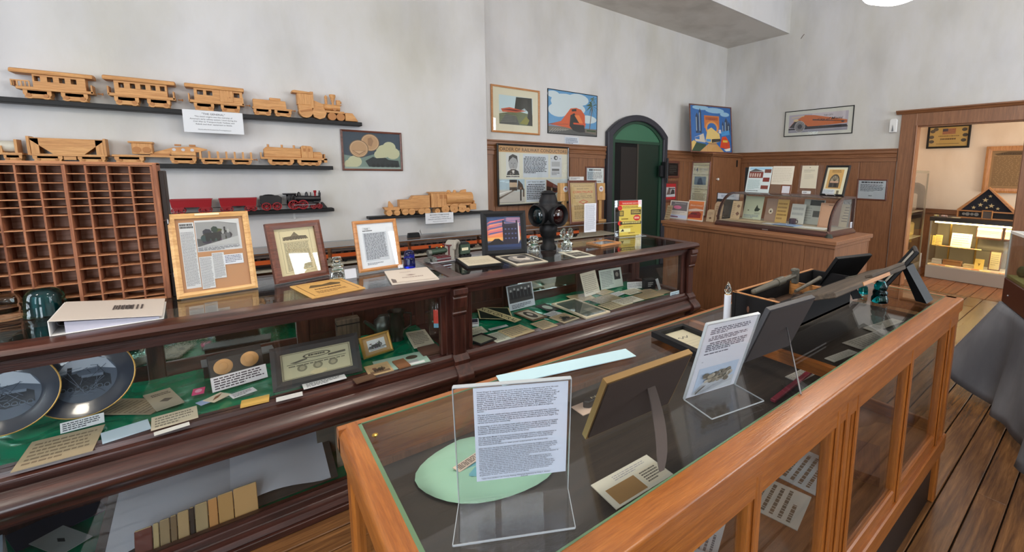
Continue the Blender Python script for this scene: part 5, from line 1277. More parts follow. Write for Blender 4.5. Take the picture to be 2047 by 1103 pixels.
# switch lamp
b = at_z(1101, 499, TP); dpt = (b-EYEP).dot(CF); s_ = dpt/FPX
lt = thing('signal_lantern', 'black iron railroad signal lantern with coloured lenses on the counter', 'lantern', (b.x, b.y+.03, TP+.0003), -.18)
hh = (499-384)*s_*1.02
IRON = plain('black_iron', (26, 26, 29), .55, .4)
zz = lambda py: (499-py)*s_*1.02
rr = lambda px: px*s_/2
obj('base', G().lathe([(rr(32), 0), (rr(33), zz(494)), (rr(28), zz(490)), (rr(24), zz(487)), (rr(24), zz(477)), (rr(27), zz(474)), (rr(32), zz(471)), (rr(32), zz(466)), (rr(36), zz(463)), (rr(36), zz(455)), (rr(33), zz(452)), (rr(33), zz(450))], 28), IRON, lt, smooth=40)
obj('body', G().lathe([(rr(33), zz(450)), (rr(44), zz(447)), (rr(46), zz(440)), (rr(46), zz(422)), (rr(44), zz(414)), (rr(40), zz(411))], 28), IRON, lt, smooth=40)
obj('chimney', G().lathe([(rr(40), zz(411)), (rr(36), zz(407)), (rr(37), zz(405)), (rr(33), zz(398)), (rr(32), zz(397)), (rr(26), zz(388)), (rr(22), zz(386)), (rr(16), zz(384)), (.001, zz(383.5))], 28), IRON, lt, smooth=40)
obj('cap_rim', G().lathe([(rr(30), zz(389.4)), (rr(34), zz(388.4)), (rr(30), zz(387.4))], 28), IRON, lt, smooth=40)
for i, (a, c, nm) in enumerate(((-69, (150, 14, 26), 'red_lens'), (-159, (30, 110, 130), 'blue_lens'), (21, (150, 14, 26), 'red_lens'), (111, (30, 110, 130), 'blue_lens'))):
    M = Matrix.Rotation(math.radians(a), 4, 'Z') @ Matrix.Translation((0, 0, zz(431))) @ Matrix.Rotation(PI/2, 4, 'Y')
    o = obj('lens_hood', G().lathe([(rr(36), rr(30)), (rr(37), rr(52)), (rr(43), rr(60)), (rr(41), rr(70)), (rr(35), rr(62)), (rr(33), rr(52))], 26, M, cap=False), IRON, lt, smooth=40)
    o = obj(nm, G().lathe([(rr(34), rr(50)), (rr(30), rr(58)), (rr(22), rr(64)), (rr(11), rr(67)), (.0005, rr(68))], 26, M), plain(nm, vg(c, .22), .06, 0, .6), lt, smooth=60); o['label'] = nm.replace('_', ' ')
obj('handle', G().tube([(-rr(36), 0, zz(405))]+[(rr(40)*-math.cos(PI*i/8), 0, zz(405)+rr(8)*math.sin(PI*i/8)) for i in range(1, 8)]+[(rr(36), 0, zz(405))], .0025, 6), IRON, lt)
# resin tunnel and locomotive
a, b = at_z(861, 528, TP), at_z(923, 519, TP)
t = thing('tunnel_figurine', 'painted figurine of a locomotive leaving a stone tunnel arch', 'figurine', ((a.x+b.x)/2, (a.y+b.y)/2+.05, TP), math.atan2(b.y-a.y, b.x-a.x))
L = (b-a).length; h = at_y(905, 479, a.y+.05).z-TP
STN = plain('stone_grey', (150, 146, 136), .9)
obj('base_plate', G().box(-L/2, L*.9, -.05, .05, 0, .006), plain('plate_grey', (160, 160, 164), .6), t, bevel=.002)
n = 14; ro, ri = h*.36, h*.22; zc = h*.62
oa_ = [(-.055, 0)] ; ac = L*.3
def arc2(r, off): return [(off+r*math.cos(PI*i/n), zc+r*math.sin(PI*i/n)) for i in range(n+1)]
og_ = [(ac+ro, .006)]+arc2(ro, ac)+[(ac-ro, .006)]; ig_ = [(ac+ri, .006)]+arc2(ri, ac)+[(ac-ri, .006)]
g = ring(og_, ig_, -.028, .028)
M = Matrix.Translation((ac, 0, 0)) @ Matrix.Rotation(math.radians(38), 4, 'Z') @ Matrix.Translation((-ac, 0, 0))
ob = obj('arch', G().add(g.v, g.f, M), STN, t, bevel=.003)
for i in range(13):
    q = PI*i/12; c = Vector((ac+(ro+ri)/2*math.cos(q), -.028, zc+(ro+ri)/2*math.sin(q)))
    obj('stone', G().ball(tuple(M @ c), .014, .012, .012, 8, 5), STN, t)
GL_ = plain('loco_green', (52, 70, 56), .4, .3); MRN = plain('loco_maroon', (90, 28, 34), .45)
obj('boiler', G().cyl((-L*.46, -.004, h*.48), (L*.12, -.004, h*.52), h*.13, n=14), GL_, t, smooth=50)
obj('smokebox', G().cyl((-L*.5, -.004, h*.47), (-L*.4, -.004, h*.48), h*.145, n=14), plain('loco_grey', (110, 112, 106), .4, .4), t, smooth=50)
obj('cab', G().box(L*.1, L*.3, -.032, .03, h*.28, h*.74), MRN, t, bevel=.002); obj('cab_roof', G().box(L*.06, L*.32, -.038, .036, h*.74, h*.79), MRN, t)
obj('stack', G().cyl((-L*.42, 0, h*.58), (-L*.42, 0, h*.82), h*.035, h*.06, 10), BLK, t); obj('dome', G().ball((-L*.2, 0, h*.66), h*.07), GL_, t); obj('bell', G().ball((-L*.06, 0, h*.68), h*.05), BRASS, t)
for u in (-.36, -.22, -.08, .06, .2): obj('wheel', G().cyl((L*u, -.036, h*.16), (L*u, .03, h*.16), h*.13, n=14), MRN if u > -.3 else plain('loco_grey', (110, 112, 106), .4, .4), t)
obj('side_rod', G().box(-L*.36, L*.2, -.04, -.036, h*.14, h*.19), STEEL, t); obj('pilot', G().prism([(-L*.5, .008), (-L*.5, h*.22), (-L*.58, .008)], -.03, .03, 'y'), plain('loco_grey', (110, 112, 106), .4, .4), t)
obj('tender', G().box(L*.5, L*.84, -.03, .03, h*.22, h*.72), GL_, t, bevel=.003)
obj('coal_load', G().prism([(L*.5, h*.72), (L*.58, h*.82), (L*.78, h*.82), (L*.84, h*.72)], -.026, .026, 'y'), BLK, t)
obj('name_strip', G().box(L*.54, L*.76, -.032, -.03, h*.42, h*.56), plain('cream_strip', (206, 198, 170), .6), t)
for u in (.56, .68, .8): obj('wheel', G().cyl((L*u, -.034, h*.12), (L*u, .03, h*.12), h*.1, n=12), BLK, t)

# ================================================================ INSIDE THE DARK COUNTER
SZ = .60                                          # top of the ruffled satin
def inside(label, bl, br, tr, tl, draw, th=.0015, col=(222, 216, 200), name='exhibit_card', cat='card', lift=0, z=SZ):
    return lying(name, label, cat, bl, br, tr, tl, z, draw, th, col, None, lift)
def gk(n, seed, c=(110, 104, 94)): return lambda k: k.greek(.08, .1, .92, .9, n, c, .45, seed)
# commemorative plates leaning back
def plate(label, px, py, wpx, hpx, seed, cat='plate'):
    q = at_z(px, py+hpx*.5, SZ); q = at_y(px, py+hpx*.5, 2.40)
    d = (q-EYEP).dot(CF); R = hpx/FPX*d*.60
    t = thing('commemorative_plate', label, cat, (q.x, 2.40, SZ+.003), (-.42, 0, -.15))
    prof = [(.001, .004), (R*.6, .004), (R*.68, .009), (R*.97, .019), (R, .023), (R*.985, .025), (R*.7, .015), (R*.6, .0095), (.001, .0092)]
    M = Matrix.Translation((0, 0, R)) @ Matrix.Rotation(PI/2, 4, 'X')
    obj('dish', G().lathe(prof, 48, M, cap=False), plain('plate_blue_black', (34, 42, 56), .18, coat=.6), t, smooth=40)
    obj('gold_rim', G().lathe([(R*.985, .0235), (R*1.005, .024), (R*.99, .0262), (R*.975, .025)], 48, M, cap=False), GOLD, t)
    r = random.Random(seed); k = Ink(R*1.7, R*1.7, None)
    k.ell(.5, .5, .38, .38, (66, 76, 92), 30).poly([(.16, .58), (.28, .78), (.5, .87), (.72, .78), (.84, .6), (.62, .66), (.4, .64)], (150, 160, 176))
    k.poly([(.2, .4), (.26, .58), (.4, .6), (.44, .54), (.7, .56), (.78, .52), (.8, .36), (.5, .3)], (26, 32, 42))
    for i in range(7): k.ell(.27+.08*i, .36, .035, .035, (70, 82, 98), 12).ell(.27+.08*i, .36, .025, .025, (24, 28, 36), 12)
    k.rect(.3, .56, .35, .7, (24, 28, 36)); k.rect(.46, .52, .7, .56, (92, 104, 122))
    for i in range(26): k.line(r.uniform(.2, .7), r.uniform(.24, .7), r.uniform(.3, .8), r.uniform(.24, .7), .006, (86, 98, 116) if i % 2 else (40, 48, 60))
    k.build('transfer_print', t, -.0098, R*.15, mat=INKG)
    return t, R
plate('oval-looking blue-black plate with a locomotive, larger one fully in view', 168, 775, 178, 126, 3)
plate('blue-black locomotive plate cut off by the left picture edge', 8, 806, 150, 130, 8)
sheet('caption_card', 'white printed caption card in front of the locomotive plate', 'card', at_z(166, 855, SZ+.002), (-.5, 0, .1), .105, .036, lambda k: k.greek(.05, .1, .95, .9, 4, (70, 74, 84), .5, 3), col=(216, 220, 226))
inside('aged grey-brown printed sheet lying before the caption card of the plate', (25, 945), (190, 900), (206, 850), (60, 885), gk(6, 2, (120, 104, 84)), col=(168, 152, 124))
inside('old brown certificate in a clear sleeve right of the locomotive plate', (230, 862), (296, 838), (300, 762), (244, 800), gk(10, 5, (100, 88, 70)), col=(138, 126, 104))
inside('grey-brown printed booklet with a lozenge emblem under the mirror', (298, 828), (345, 812), (362, 770), (300, 788), lambda k: (k.greek(.2, .7, .9, .86, 2, (70, 64, 56), .6, 3, 1), k.poly([(.3, .4), (.55, .5), (.8, .4), (.55, .3)], (84, 78, 70))), .004, (158, 150, 132))
inside('pale blue blank card lying at the front of the near bay', (202, 890), (300, 858), (298, 838), (204, 866), None, col=(170, 190, 206), lift=.001)
inside('long cream printed ticket lying at the front of the near bay', (305, 862), (396, 836), (394, 812), (300, 838), gk(4, 7), col=(196, 186, 164), lift=.002)
inside('narrow white slip in front of the cream ticket', (310, 874), (380, 850), (378, 846), (306, 866), None, col=(206, 206, 200), lift=.003)
inside('small pink ribbon badge lying on the green satin', (386, 793), (411, 787), (408, 777), (384, 782), lambda k: k.ell(.5, .5, .3, .3, (226, 160, 186)), .004, (206, 70, 120), lift=.004)
inside('pale blue slip beside the small mounted ticket', (397, 815), (416, 808), (416, 798), (396, 806), None, col=(150, 170, 206), lift=.004)
inside('small cream card with a brown feather-like drawing', (420, 812), (454, 795), (450, 783), (414, 800), lambda k: k.poly([(.1, .3), (.5, .7), (.95, .75), (.5, .4)], (130, 84, 50)), col=(220, 206, 180), lift=.006)
inside('white typed strip lying in front of the dark medal case', (464, 801), (512, 784), (508, 776), (460, 792), gk(3, 4, (60, 60, 70)), col=(222, 222, 226), lift=.006)
inside('long brass-coloured bar lying on the green satin', (482, 817), (540, 804), (537, 793), (482, 806), None, .008, (206, 166, 84), 'brass_bar', 'bar', lift=.003)
inside('narrow white torn slip right of the brass bar', (548, 806), (606, 792), (604, 784), (556, 796), None, col=(206, 206, 204), lift=.003)
inside('typed white strip in front of the black-framed pass', (607, 784), (692, 762), (688, 749), (604, 772), gk(4, 8, (70, 72, 80)), col=(210, 212, 214), lift=.012)
# two bronze medals in a clear box
p, r, w, h = panel_px((425, 783), (533, 752), (418, 728), SZ, 22)
t = thing('medal_case', 'clear case holding two round bronze medals above a typed caption', 'case', p, r)
obj('dark_backing', G().box(-w/2, w/2, .002, .02, 0, h*1.3), BLK, t, bevel=.002)
obj('clear_cover', G().box(-w/2, w/2, -.012, -.0105, 0, h*1.1), ACR, t)
for s, zc_ in ((-.25, .62), (.24, .66)):
    o = obj('medal', G().lathe([(.001, .001), (.030, .001), (.033, .003), (.033, .006), (.030, .0075), (.001, .007)], 28, Matrix.Translation((s*w, .002, h*zc_+.02)) @ Matrix.Rotation(PI/2, 4, 'X')), plain('bronze_medal', (196, 146, 88), .45, .4), t, smooth=40)
    obj('medal_relief', G().ball((s*w, -.005, h*zc_+.02), .017, .003, .02, 12, 6), plain('bronze_medal', (196, 146, 88), .45, .4), o)
k = Ink(w*1.02, h*.52, (222, 218, 224)); k.greek(.05, .08, .95, .92, 5, (76, 64, 76), .5, 3); k.build('caption', t, -.0128, -.004)
# mirror-side black album and grey book behind the medals
p_ = at_z(480, 742, SZ); 
t = thing('black_album', 'black box behind the medal case, before the mirror', 'box', (p_.x-.01, 2.60, SZ-.004), .08); obj('box_body', G().box(-.12, .14, -.04, .04, 0, .055), BLK, t, bevel=.003); obj('box_lid', G().box(-.125, .145, -.045, .045, .055, .062), plain('lid_grey', (96, 100, 106), .5), t)
def dr_pass(k):
    P = (196, 188, 158); k.rect(0, 0, 1, 1, P).border(.02, .03, .98, .97, .02, (120, 112, 90)); D_ = (70, 66, 58)
    k.ell(.5, .78, .2, .1, D_, 24).ell(.5, .78, .17, .075, P, 24); k.greek(.38, .74, .62, .82, 1, D_, .8, 2, 1); k.poly([(.12, .62), (.36, .72), (.36, .66), (.2, .58)], (96, 90, 78)).poly([(.66, .7), (.92, .74), (.92, .66), (.66, .64)], (84, 80, 70)); k.line(.08, .56, .92, .56, .02, D_)
    for u in (.28, .5, .72): k.ell(u, .36, .07, .13, (130, 124, 104), 14).ell(u, .36, .04, .08, (168, 160, 134), 14)
    k.ell(.5, .12, .12, .1, (210, 196, 160), 16); k.greek(.1, .44, .9, .52, 1, (110, 104, 88), .5, 6, 1)
p, r, w, h = panel_px((546, 786), (724, 742), (536, 700), SZ, 30)
framed('framed_pass', 'dark-framed engraved railroad pass leaning in the near bay', 'frame', p, r, w, h*1.0, .035, .022, plain('frame_darkgrey', (34, 33, 34), .5), dr_pass, gloss=True)
p, r, w, h = panel_px((727, 719), (786, 700), (712, 678), SZ, 26)
framed('framed_photo', 'small gold-framed locomotive photograph leaning beside the framed pass', 'frame', p, r, w, h, .014, .012, GOLD, lambda k: (k.rect(0, 0, 1, 1, (176, 140, 90)), k.photo(.14, .16, .86, .86, (206, 212, 220), (120, 124, 130), (50, 52, 56), 6, 10), k.rect(.14, .16, .86, .28, (214, 220, 226)), k.greek(.2, .18, .8, .27, 2, (70, 70, 80), .5, 3, 1)))
t = thing('brown_box', 'dark brown upright box behind the gold-framed photograph', 'box', (at_y(712, 700, 2.55).x-.03, 2.6, SZ-.004), 0); obj('box_body', G().box(-.05, .06, -.03, .03, 0, .15), wood('old', 'z'), t, bevel=.003); obj('lid_line', G().box(-.052, .062, -.032, .032, .12, .125), BLK, t)
# metal vessels
PEW = plain('pewter', (92, 98, 94), .35, .8)
q = at_z(768, 672, SZ); t = thing('metal_pot', 'low greenish metal teapot at the back of the near bay', 'pot', (at_y(768, 660, 2.6).x, 2.6, SZ-.002), .3)
obj('pot_body', G().lathe([(.03, 0), (.05, .02), (.058, .06), (.05, .1), (.03, .115), (.028, .125), (.001, .13)], 20), PEW, t, smooth=50); obj('spout', G().cyl((-.05, 0, .06), (-.11, 0, .12), .014, .008, 10), PEW, t, smooth=50); obj('pot_handle', G().tube([(.05, 0, .1), (.09, 0, .1), (.09, 0, .04), (.05, 0, .03)], .006, 8), PEW, t)
t = thing('pressed_glass_vase', 'dark ornate metal pitcher right of the gold-framed photograph', 'pitcher', (at_y(795, 690, 2.5).x, 2.5, SZ-.002), 0)
obj('vase_body', G().lathe([(.035, 0), (.03, .02), (.036, .06), (.042, .1), (.034, .14), (.044, .165), (.046, .17), (.03, .165), (.001, .1)], 20), plain('dark_pewter', (58, 58, 54), .3, .8), t, smooth=50); obj('pitcher_handle', G().tube([(.04, 0, .15), (.08, 0, .14), (.075, 0, .07), (.035, 0, .05)], .006, 8), plain('dark_pewter', (58, 58, 54), .3, .8), t)
inside('open booklet with grey print lying near the glass jar', (829, 697), (874, 688), (844, 662), (810, 668), gk(8, 3), .01, (196, 186, 164), 'booklet', 'booklet')
inside('closed brown leather book under the open booklet', (842, 714), (884, 704), (872, 690), (838, 698), None, .012, (92, 62, 48), 'book', 'book')
inside('pale green sheet with a dark round badge lying in the near bay', (760, 745), (868, 722), (838, 702), (740, 726), lambda k: (k.ell(.72, .66, .12, .16, (70, 62, 48)), k.rect(.5, .1, .8, .4, (150, 156, 160)), k.rect(.58, .04, .9, .2, (216, 220, 220))), .002, (150, 180, 166))
inside('old torn tan photograph lying before the gold-framed photograph', (738, 752), (790, 742), (772, 722), (728, 736), lambda k: k.photo(.1, .1, .9, .8, (170, 146, 110), (110, 88, 66), (60, 48, 38), 4, 8), .003, (182, 156, 116))
inside('small square brown leather case on the pale green sheet', (796, 740), (822, 733), (806, 719), (786, 725), None, .006, (124, 82, 50), 'leather_case', 'case', lift=.003)
t = thing('glass_jar', 'glass jar with a red and blue label beside the middle pilaster', 'jar', (at_y(878, 660, 2.42).x, 2.42, SZ-.002), 0)
obj('jar_body', G().lathe([(.05, 0), (.055, .01), (.055, .18), (.045, .2), (.045, .215)], 24, cap=False), GL, t, smooth=50)
obj('label_paper', G().prism([(.0525*math.sin(a/10-.9), -.0525*math.cos(a/10-.9)) for a in range(0, 19)]+[(.0515*math.sin(a/10-.9), -.0515*math.cos(a/10-.9)) for a in range(18, -1, -1)], .09, .17, 'z'), plain('label_red', (206, 64, 50), .6), t)
obj('label_band', G().prism([(.0527*math.sin(a/10-.9), -.0527*math.cos(a/10-.9)) for a in range(0, 19)]+[(.0515*math.sin(a/10-.9), -.0515*math.cos(a/10-.9)) for a in range(18, -1, -1)], .065, .09, 'z'), plain('label_blue', (120, 176, 206), .6), t)
inside('rusty iron fragments lying before the framed pass', (712, 768), (752, 756), (744, 748), (706, 760), None, .006, (92, 66, 46), 'iron_fragment', 'iron')
# ---- far bay
a, b = at_z(945, 611, SZ+.012), at_z(1037, 642, SZ+.012); d = b-a; eL = d.length
t = thing('railway_emblem', 'Illinois Central diamond emblem lying on green satin in the far bay', 'emblem', (a+b)/2, (-PI/2+.06, 0, math.atan2(d.y, d.x)))
E_ = eL/.4
obj('diamond', G().prism([(-.16*E_, 0), (0, .1*E_), (.16*E_, 0), (0, -.1*E_)], .0, .004, 'y'), plain('emblem_green', (16, 40, 34), .35), t)
k = Ink(.4*E_, .235*E_, None)
k.poly([(.1, .5), (.5, .925), (.9, .5), (.5, .075)], (206, 196, 150)).poly([(.125, .5), (.5, .895), (.875, .5), (.5, .105)], (16, 40, 34))
k.rect(.0, .38, 1, .62, (16, 20, 18)).rect(.008, .4, .992, .6, (206, 196, 150)); k.text('ILLINOIS CENTRAL', .5, .435, .165, (18, 22, 20), fit=.94)
k.build('lettering', t, -.0005, -.1175*E_)
p, r, w, h = panel_px((1019, 622), (1070, 609), (1006, 574), SZ, 14)
sheet('group_photo', 'white-bordered group photograph of standing men, leaning in the far bay', 'photo', p, r, w, h, lambda k: (k.rect(0, 0, 1, 1, (196, 206, 216)), k.rect(.04, .28, .96, .97, (96, 98, 100)), k.rect(.04, .28, .96, .5, (60, 62, 64)), [(k.ell(.14+.14*i, .78+.05*(i % 2), .035, .05, (190, 190, 190), 10), k.rect(.08+.14*i, .42, .2+.14*i, .72+.05*(i % 2), (44, 46, 50))) for i in range(6)], k.greek(.1, .04, .9, .22, 3, (80, 84, 100), .5, 4)), .003, (196, 206, 216))
p, r, w, h = panel_px((1040, 645), (1076, 634), (1030, 606), SZ, 50)
inside('oval portrait card in a tan mount lying in the far bay', (1056, 645), (1086, 637), (1064, 616), (1036, 624), lambda k: (k.rect(.1, .1, .9, .9, (206, 196, 176)), k.ell(.5, .5, .26, .34, (70, 66, 60), 18), k.ell(.52, .55, .12, .15, (206, 198, 186), 14)), .004, (120, 96, 72))
inside('dark photograph of a white-haired sitter behind the oval portrait card', (1090, 626), (1112, 620), (1096, 605), (1078, 610), lambda k: (k.rect(0, 0, 1, 1, (40, 40, 40)), k.ell(.5, .5, .3, .3, (176, 190, 180), 14)), .003, (60, 60, 58))
inside('white slip lying beside the dark photograph', (1100, 636), (1122, 628), (1110, 620), (1092, 627), gk(4, 3), col=(206, 210, 216))
inside('tan card lying before the oval portrait card', (1080, 661), (1112, 652), (1092, 638), (1066, 646), gk(5, 6), col=(176, 160, 130))
inside('folded old photograph of men with curled edges', (1120, 648), (1156, 638), (1130, 624), (1104, 634), lambda k: k.photo(.12, .1, .92, .9, (170, 150, 120), (90, 80, 70), (30, 32, 36), 5, 6), .003, (182, 168, 140))
p, r, w, h = flat_px((1170, 641), (1218, 624), (1150, 600), (1104, 608), SZ)
framed('picture_frame', 'cream frame with grey glass lying flat in the far bay', 'frame', (p.x, p.y, SZ+.002), (-PI/2, 0, r), w, h, .018, .014, plain('frame_cream', (206, 196, 170), .5), lambda k: (k.rect(0, 0, 1, 1, (96, 110, 104)), k.rect(.5, .05, .9, .4, (150, 150, 140))))
p, r, w, h = flat_px((950, 695), (990, 682), (966, 666), (940, 678), SZ)
framed('picture_frame', 'small dark frame lying flat beside the middle pilaster, far bay', 'frame', (p.x, p.y, SZ+.002), (-PI/2, 0, r), w, h, .012, .012, BLK, lambda k: k.rect(0, 0, 1, 1, (150, 150, 132)))
inside('off-white envelope at the left end of the far bay', (934, 672), (974, 664), (964, 652), (934, 658), gk(5, 2), col=(196, 196, 176))
inside('white slip beside the off-white envelope', (980, 662), (1016, 652), (1012, 650), (976, 658), gk(2, 2), col=(210, 214, 216), lift=.002)
inside('folded tan letter with torn edges near the front glass', (1012, 680), (1064, 664), (1044, 648), (1006, 660), gk(5, 3), .004, (176, 160, 126), lift=.001)
inside('grey printed sheet lying before the diamond emblem', (992, 686), (1026, 676), (1008, 660), (970, 670), gk(6, 9), .002, (176, 182, 168))
inside('small dark matchbox with a white front left of the diamond emblem', (938, 654), (958, 652), (956, 640), (940, 641), lambda k: (k.rect(.1, .35, .9, .95, (40, 40, 60)), k.greek(.1, .05, .9, .3, 1, (60, 60, 80), .6, 2, 1)), .012, (206, 210, 216), 'matchbox', 'box')
p, r, w, h = panel_px((1170, 594), (1200, 584), (1157, 548), SZ, 18)
sheet('leaning_letter', 'curling cream letter leaning at the back of the far bay, left one', 'letter', p, r, w, h, gk(10, 3, (150, 146, 136)), .002, (196, 190, 174))
p, r, w, h = panel_px((1202, 580), (1246, 571), (1196, 541), SZ, 14)
sheet('leaning_letter', 'grey-green newsletter with a small dark photo leaning in the far bay', 'letter', p, r, w, h, lambda k: (k.greek(.06, .1, .58, .92, 10, (130, 136, 134), .5, 3), k.rect(.64, .4, .92, .88, (50, 48, 48)), k.ell(.78, .66, .07, .12, (130, 126, 120))), .002, (180, 190, 184))
for i, (a, b, c, d, col) in enumerate((((1140, 604), (1186, 600), (1180, 584), (1142, 592), (182, 164, 128)), ((1192, 610), (1246, 596), (1216, 588), (1184, 598), (150, 140, 112)), ((1214, 622), (1264, 608), (1240, 598), (1202, 610), (184, 172, 140)), ((1240, 612), (1290, 600), (1262, 592), (1228, 602), (206, 204, 190)),
        ((1230, 594), (1252, 586), (1238, 582), (1220, 588), (204, 210, 216)), ((1252, 592), (1290, 582), (1268, 576), (1244, 582), (206, 204, 186)), ((1282, 600), (1330, 590), (1300, 582), (1272, 590), (160, 140, 104)), ((1290, 588), (1316, 582), (1296, 578), (1276, 582), (166, 146, 112)), ((1318, 590), (1340, 584), (1326, 578), (1308, 583), (156, 138, 108)), ((1200, 592), (1226, 584), (1212, 578), (1190, 584), (176, 160, 124)))):
    nm = ['cream folded letter nearest the leaning cream letter', 'drab envelope left of centre among the papers', 'long tan envelope at the front of the papers', 'cream printed clipping near the front glass', 'small white printed ticket among the papers', 'white clipping behind the small ticket', 'brown envelope right of the printed clipping', 'small brown card behind the brown envelope', 'small tan card nearest the right end of the far bay', 'tan slip under the leaning newsletter'][i]
    inside(nm, a, b, c, d, gk(4, i, (120, 112, 98)), .002, col, lift=.001*(i % 4))
p, r, w, h = panel_px((1254, 578), (1286, 576), (1253, 551), SZ, 5)
t = thing('card_stand', 'clear box with a white typed card at the back of the far bay', 'card holder', p, r); obj('clear_box', G().box(-w/2, w/2, 0, .01, 0, h), ACR, t); k = Ink(w, h*.5, (206, 208, 210)); k.greek(.05, .1, .95, .9, 5, (110, 112, 120), .5, 3); k.build('typed_card', t, -.0006, .002)
p = at_z(1302, 578, SZ); t = thing('black_device', 'black box with a pale label strip at the back right of the far bay', 'box', (p.x, p.y+.03, SZ-.003), -.3); obj('box_body', G().box(-.05, .05, -.03, .03, 0, .085), BLK, t, bevel=.004); obj('pale_strip', G().box(-.012, .012, -.075, -.072, 0, .1, Matrix.Translation((.075, .02, 0)) @ Matrix.Rotation(-.35, 4, 'Y')), plain('strip_pale', (196, 204, 210), .5), t); k = Ink(.08, .06, None); k.greek(.2, .2, .8, .9, 3, (150, 150, 150), .5, 2); k.build('dial_marks', t, -.0306, .012)
p, r, w, h = wall_y(1340, 1359, 582, 591, CF0+.019)
sheet('shelf_tag', 'small pale blue tag stuck inside the far bay glass at its right end', 'tag', p, (0, 0, 0), w, h, lambda k: k.greek(.1, .2, .9, .8, 2, (90, 110, 130), .5, 3), .0006, (190, 214, 224))
# ---- lowest shelf
LZ = .064
t = thing('open_ledger', 'large open ledger with blank bluish pages on the lowest shelf', 'book', (-.12, 2.265, LZ+.004), .0)
for s in (-1, 1):
    vs = []; n = 10
    for i in range(n+1):
        u = i/n; x = s*.37*u; zz_ = .035*math.sin(PI*min(1, u*1.15))*(1-u*.3)+.022*(1-u)
        vs += [(x, 0, zz_+.008), (x, .43, zz_+.1)]
    g = G(); fs = [(2*i, 2*i+2, 2*i+3, 2*i+1) if s > 0 else (2*i, 2*i+1, 2*i+3, 2*i+2) for i in range(n)]
    obj('page', g.add(vs, fs), plain('ledger_page', (206, 210, 222), .85), t, smooth=60)
obj('cover', G().prism([(0, -.002), (.43, .09), (.43, .096), (0, .004)], -.4, .4, 'x'), plain('ledger_cover', (70, 66, 62), .8), t)
x = -.40
for i in range(10):
    w = [.05, .018, .03, .02, .035, .016, .04, .03, .05, .08][i]; c = [(96, 44, 34), (178, 160, 116), (150, 130, 96), (120, 100, 72), (176, 150, 108), (40, 34, 30), (168, 148, 110), (196, 142, 84), (186, 146, 90), (196, 156, 102)][i]
    t = thing('old_book', ['dark red book leaning leftmost in the lowest shelf row', 'thin yellowed pamphlet next to the dark red book', 'worn grey-tan booklet third in the lowest row', 'thin brown booklet fourth in the lowest row', 'tan worn book left of the thin black one', 'thin black booklet in the middle of the lowest row', 'wide worn buff book right of the thin black one', 'orange-tan booklet in the right half of the lowest row', 'second-last buff booklet of the lowest row', 'wide tan cardboard folder rightmost of the lowest row'][i], 'book', (x+w/2, 2.205, .062), (-.42, 0, .0), 'old books on the lowest shelf')
    h = .112+.003*i; obj('cover', G().box(-w/2+.001, w/2-.001, 0, .012, 0, h), plain('book_%d' % i, c, .8), t, bevel=.002); obj('pages', G().box(-w/2+.003, w/2-.003, .0, .0115, h-.001, h+.0015), plain('book_pages', (190, 170, 128), .9), t)
    x += w+.0005
lying('navy_folder', 'dark navy folder on the lowest shelf at the left', 'folder', (20, 1120), (215, 1010), (190, 1000), (20, 1060), LZ+.006, None, .004, (28, 30, 52))
lying('emblem_card', 'grey card with a dark lozenge lying on the navy folder', 'card', (62, 1093), (122, 1110), (182, 1074), (122, 1046), LZ+.013, lambda k: k.poly([(.36, .5), (.5, .6), (.64, .5), (.5, .4)], (50, 52, 54)), .002, (150, 156, 156))
q = at_z(20, 1108, LZ+.006); t = thing('white_box', 'white open box corner at the bottom left of the picture', 'box', (q.x-.05, 2.32, LZ+.02), .25); obj('box_side', G().box(-.12, .1, 0, .004, 0, .1), PAPER, t); obj('box_flap', G().box(.1, .104, 0, .16, 0, .1), PAPER, t); obj('box_lid', G().box(-.12, .1, .0, .16, .1, .104), plain('lid_blue_white', (190, 206, 226), .8), t)
t = thing('ink_sketch', 'tan plaque with a black ink drawing right of the open ledger', 'plaque', (.36, 2.34, .062), (-.45, 0, -.1)); obj('board', G().box(-.07, .07, 0, .01, 0, .2), plain('sketch_tan', (110, 100, 84), .8), t); k = Ink(.14, .2, None)
for i in range(16): k.line(.2+.03*(i % 5), .3+.03*i, .7-.04*(i % 4), .34+.025*i, .012, (30, 30, 34))
k.build('drawing', t, -.0005)
t = thing('grey_card', 'grey cardboard sheet standing behind the ink-drawing plaque', 'card', (.30, 2.5, .062), (-.25, 0, .05)); obj('card_sheet', G().box(-.07, .09, 0, .004, 0, .28), plain('card_grey', (92, 88, 80), .9), t); obj('fold', G().box(-.07, .09, -.002, 0, .26, .28), plain('card_grey', (92, 88, 80), .9), t)
# ================================================================ ON THE PANELLED COUNTER
# curved glass showcase
SX0, SX1 = 3.97, 4.52
sy1, sy0 = at_z(1425, 449, 1.0).y-.0, at_z(1662, 474, 1.0).y
cs = thing('curved_showcase', 'curved-glass countertop showcase with dark wood rim standing on the panelled counter', 'showcase', ((SX0+SX1)/2, (sy0+sy1)/2, 1.0005))
def csp(name, g, m, **k): return obj(name, g, m, cs, world=True, **k)
zb, ztp = 1.0005, 1.345
csp('base', G().prism([(SX0-.02, zb), (SX0-.02, zb+.022), (SX0+.0, zb+.04), (SX0+.012, zb+.05), (SX1, zb+.05), (SX1, zb)], sy0, sy1, 'y'), MY, bevel=.004)
csp('base_end', G().prism([(sy0-.02, zb), (sy0-.02, zb+.022), (sy0+.0, zb+.04), (sy0+.012, zb+.05), (sy0+.03, zb+.05), (sy0+.03, zb)], SX0, SX1, 'x'), MH, bevel=.004)
csp('deck', G().box(SX0+.012, SX1-.01, sy0+.01, sy1-.01, zb+.048, zb+.052), plain('deck_cream', (150, 138, 116), .8))
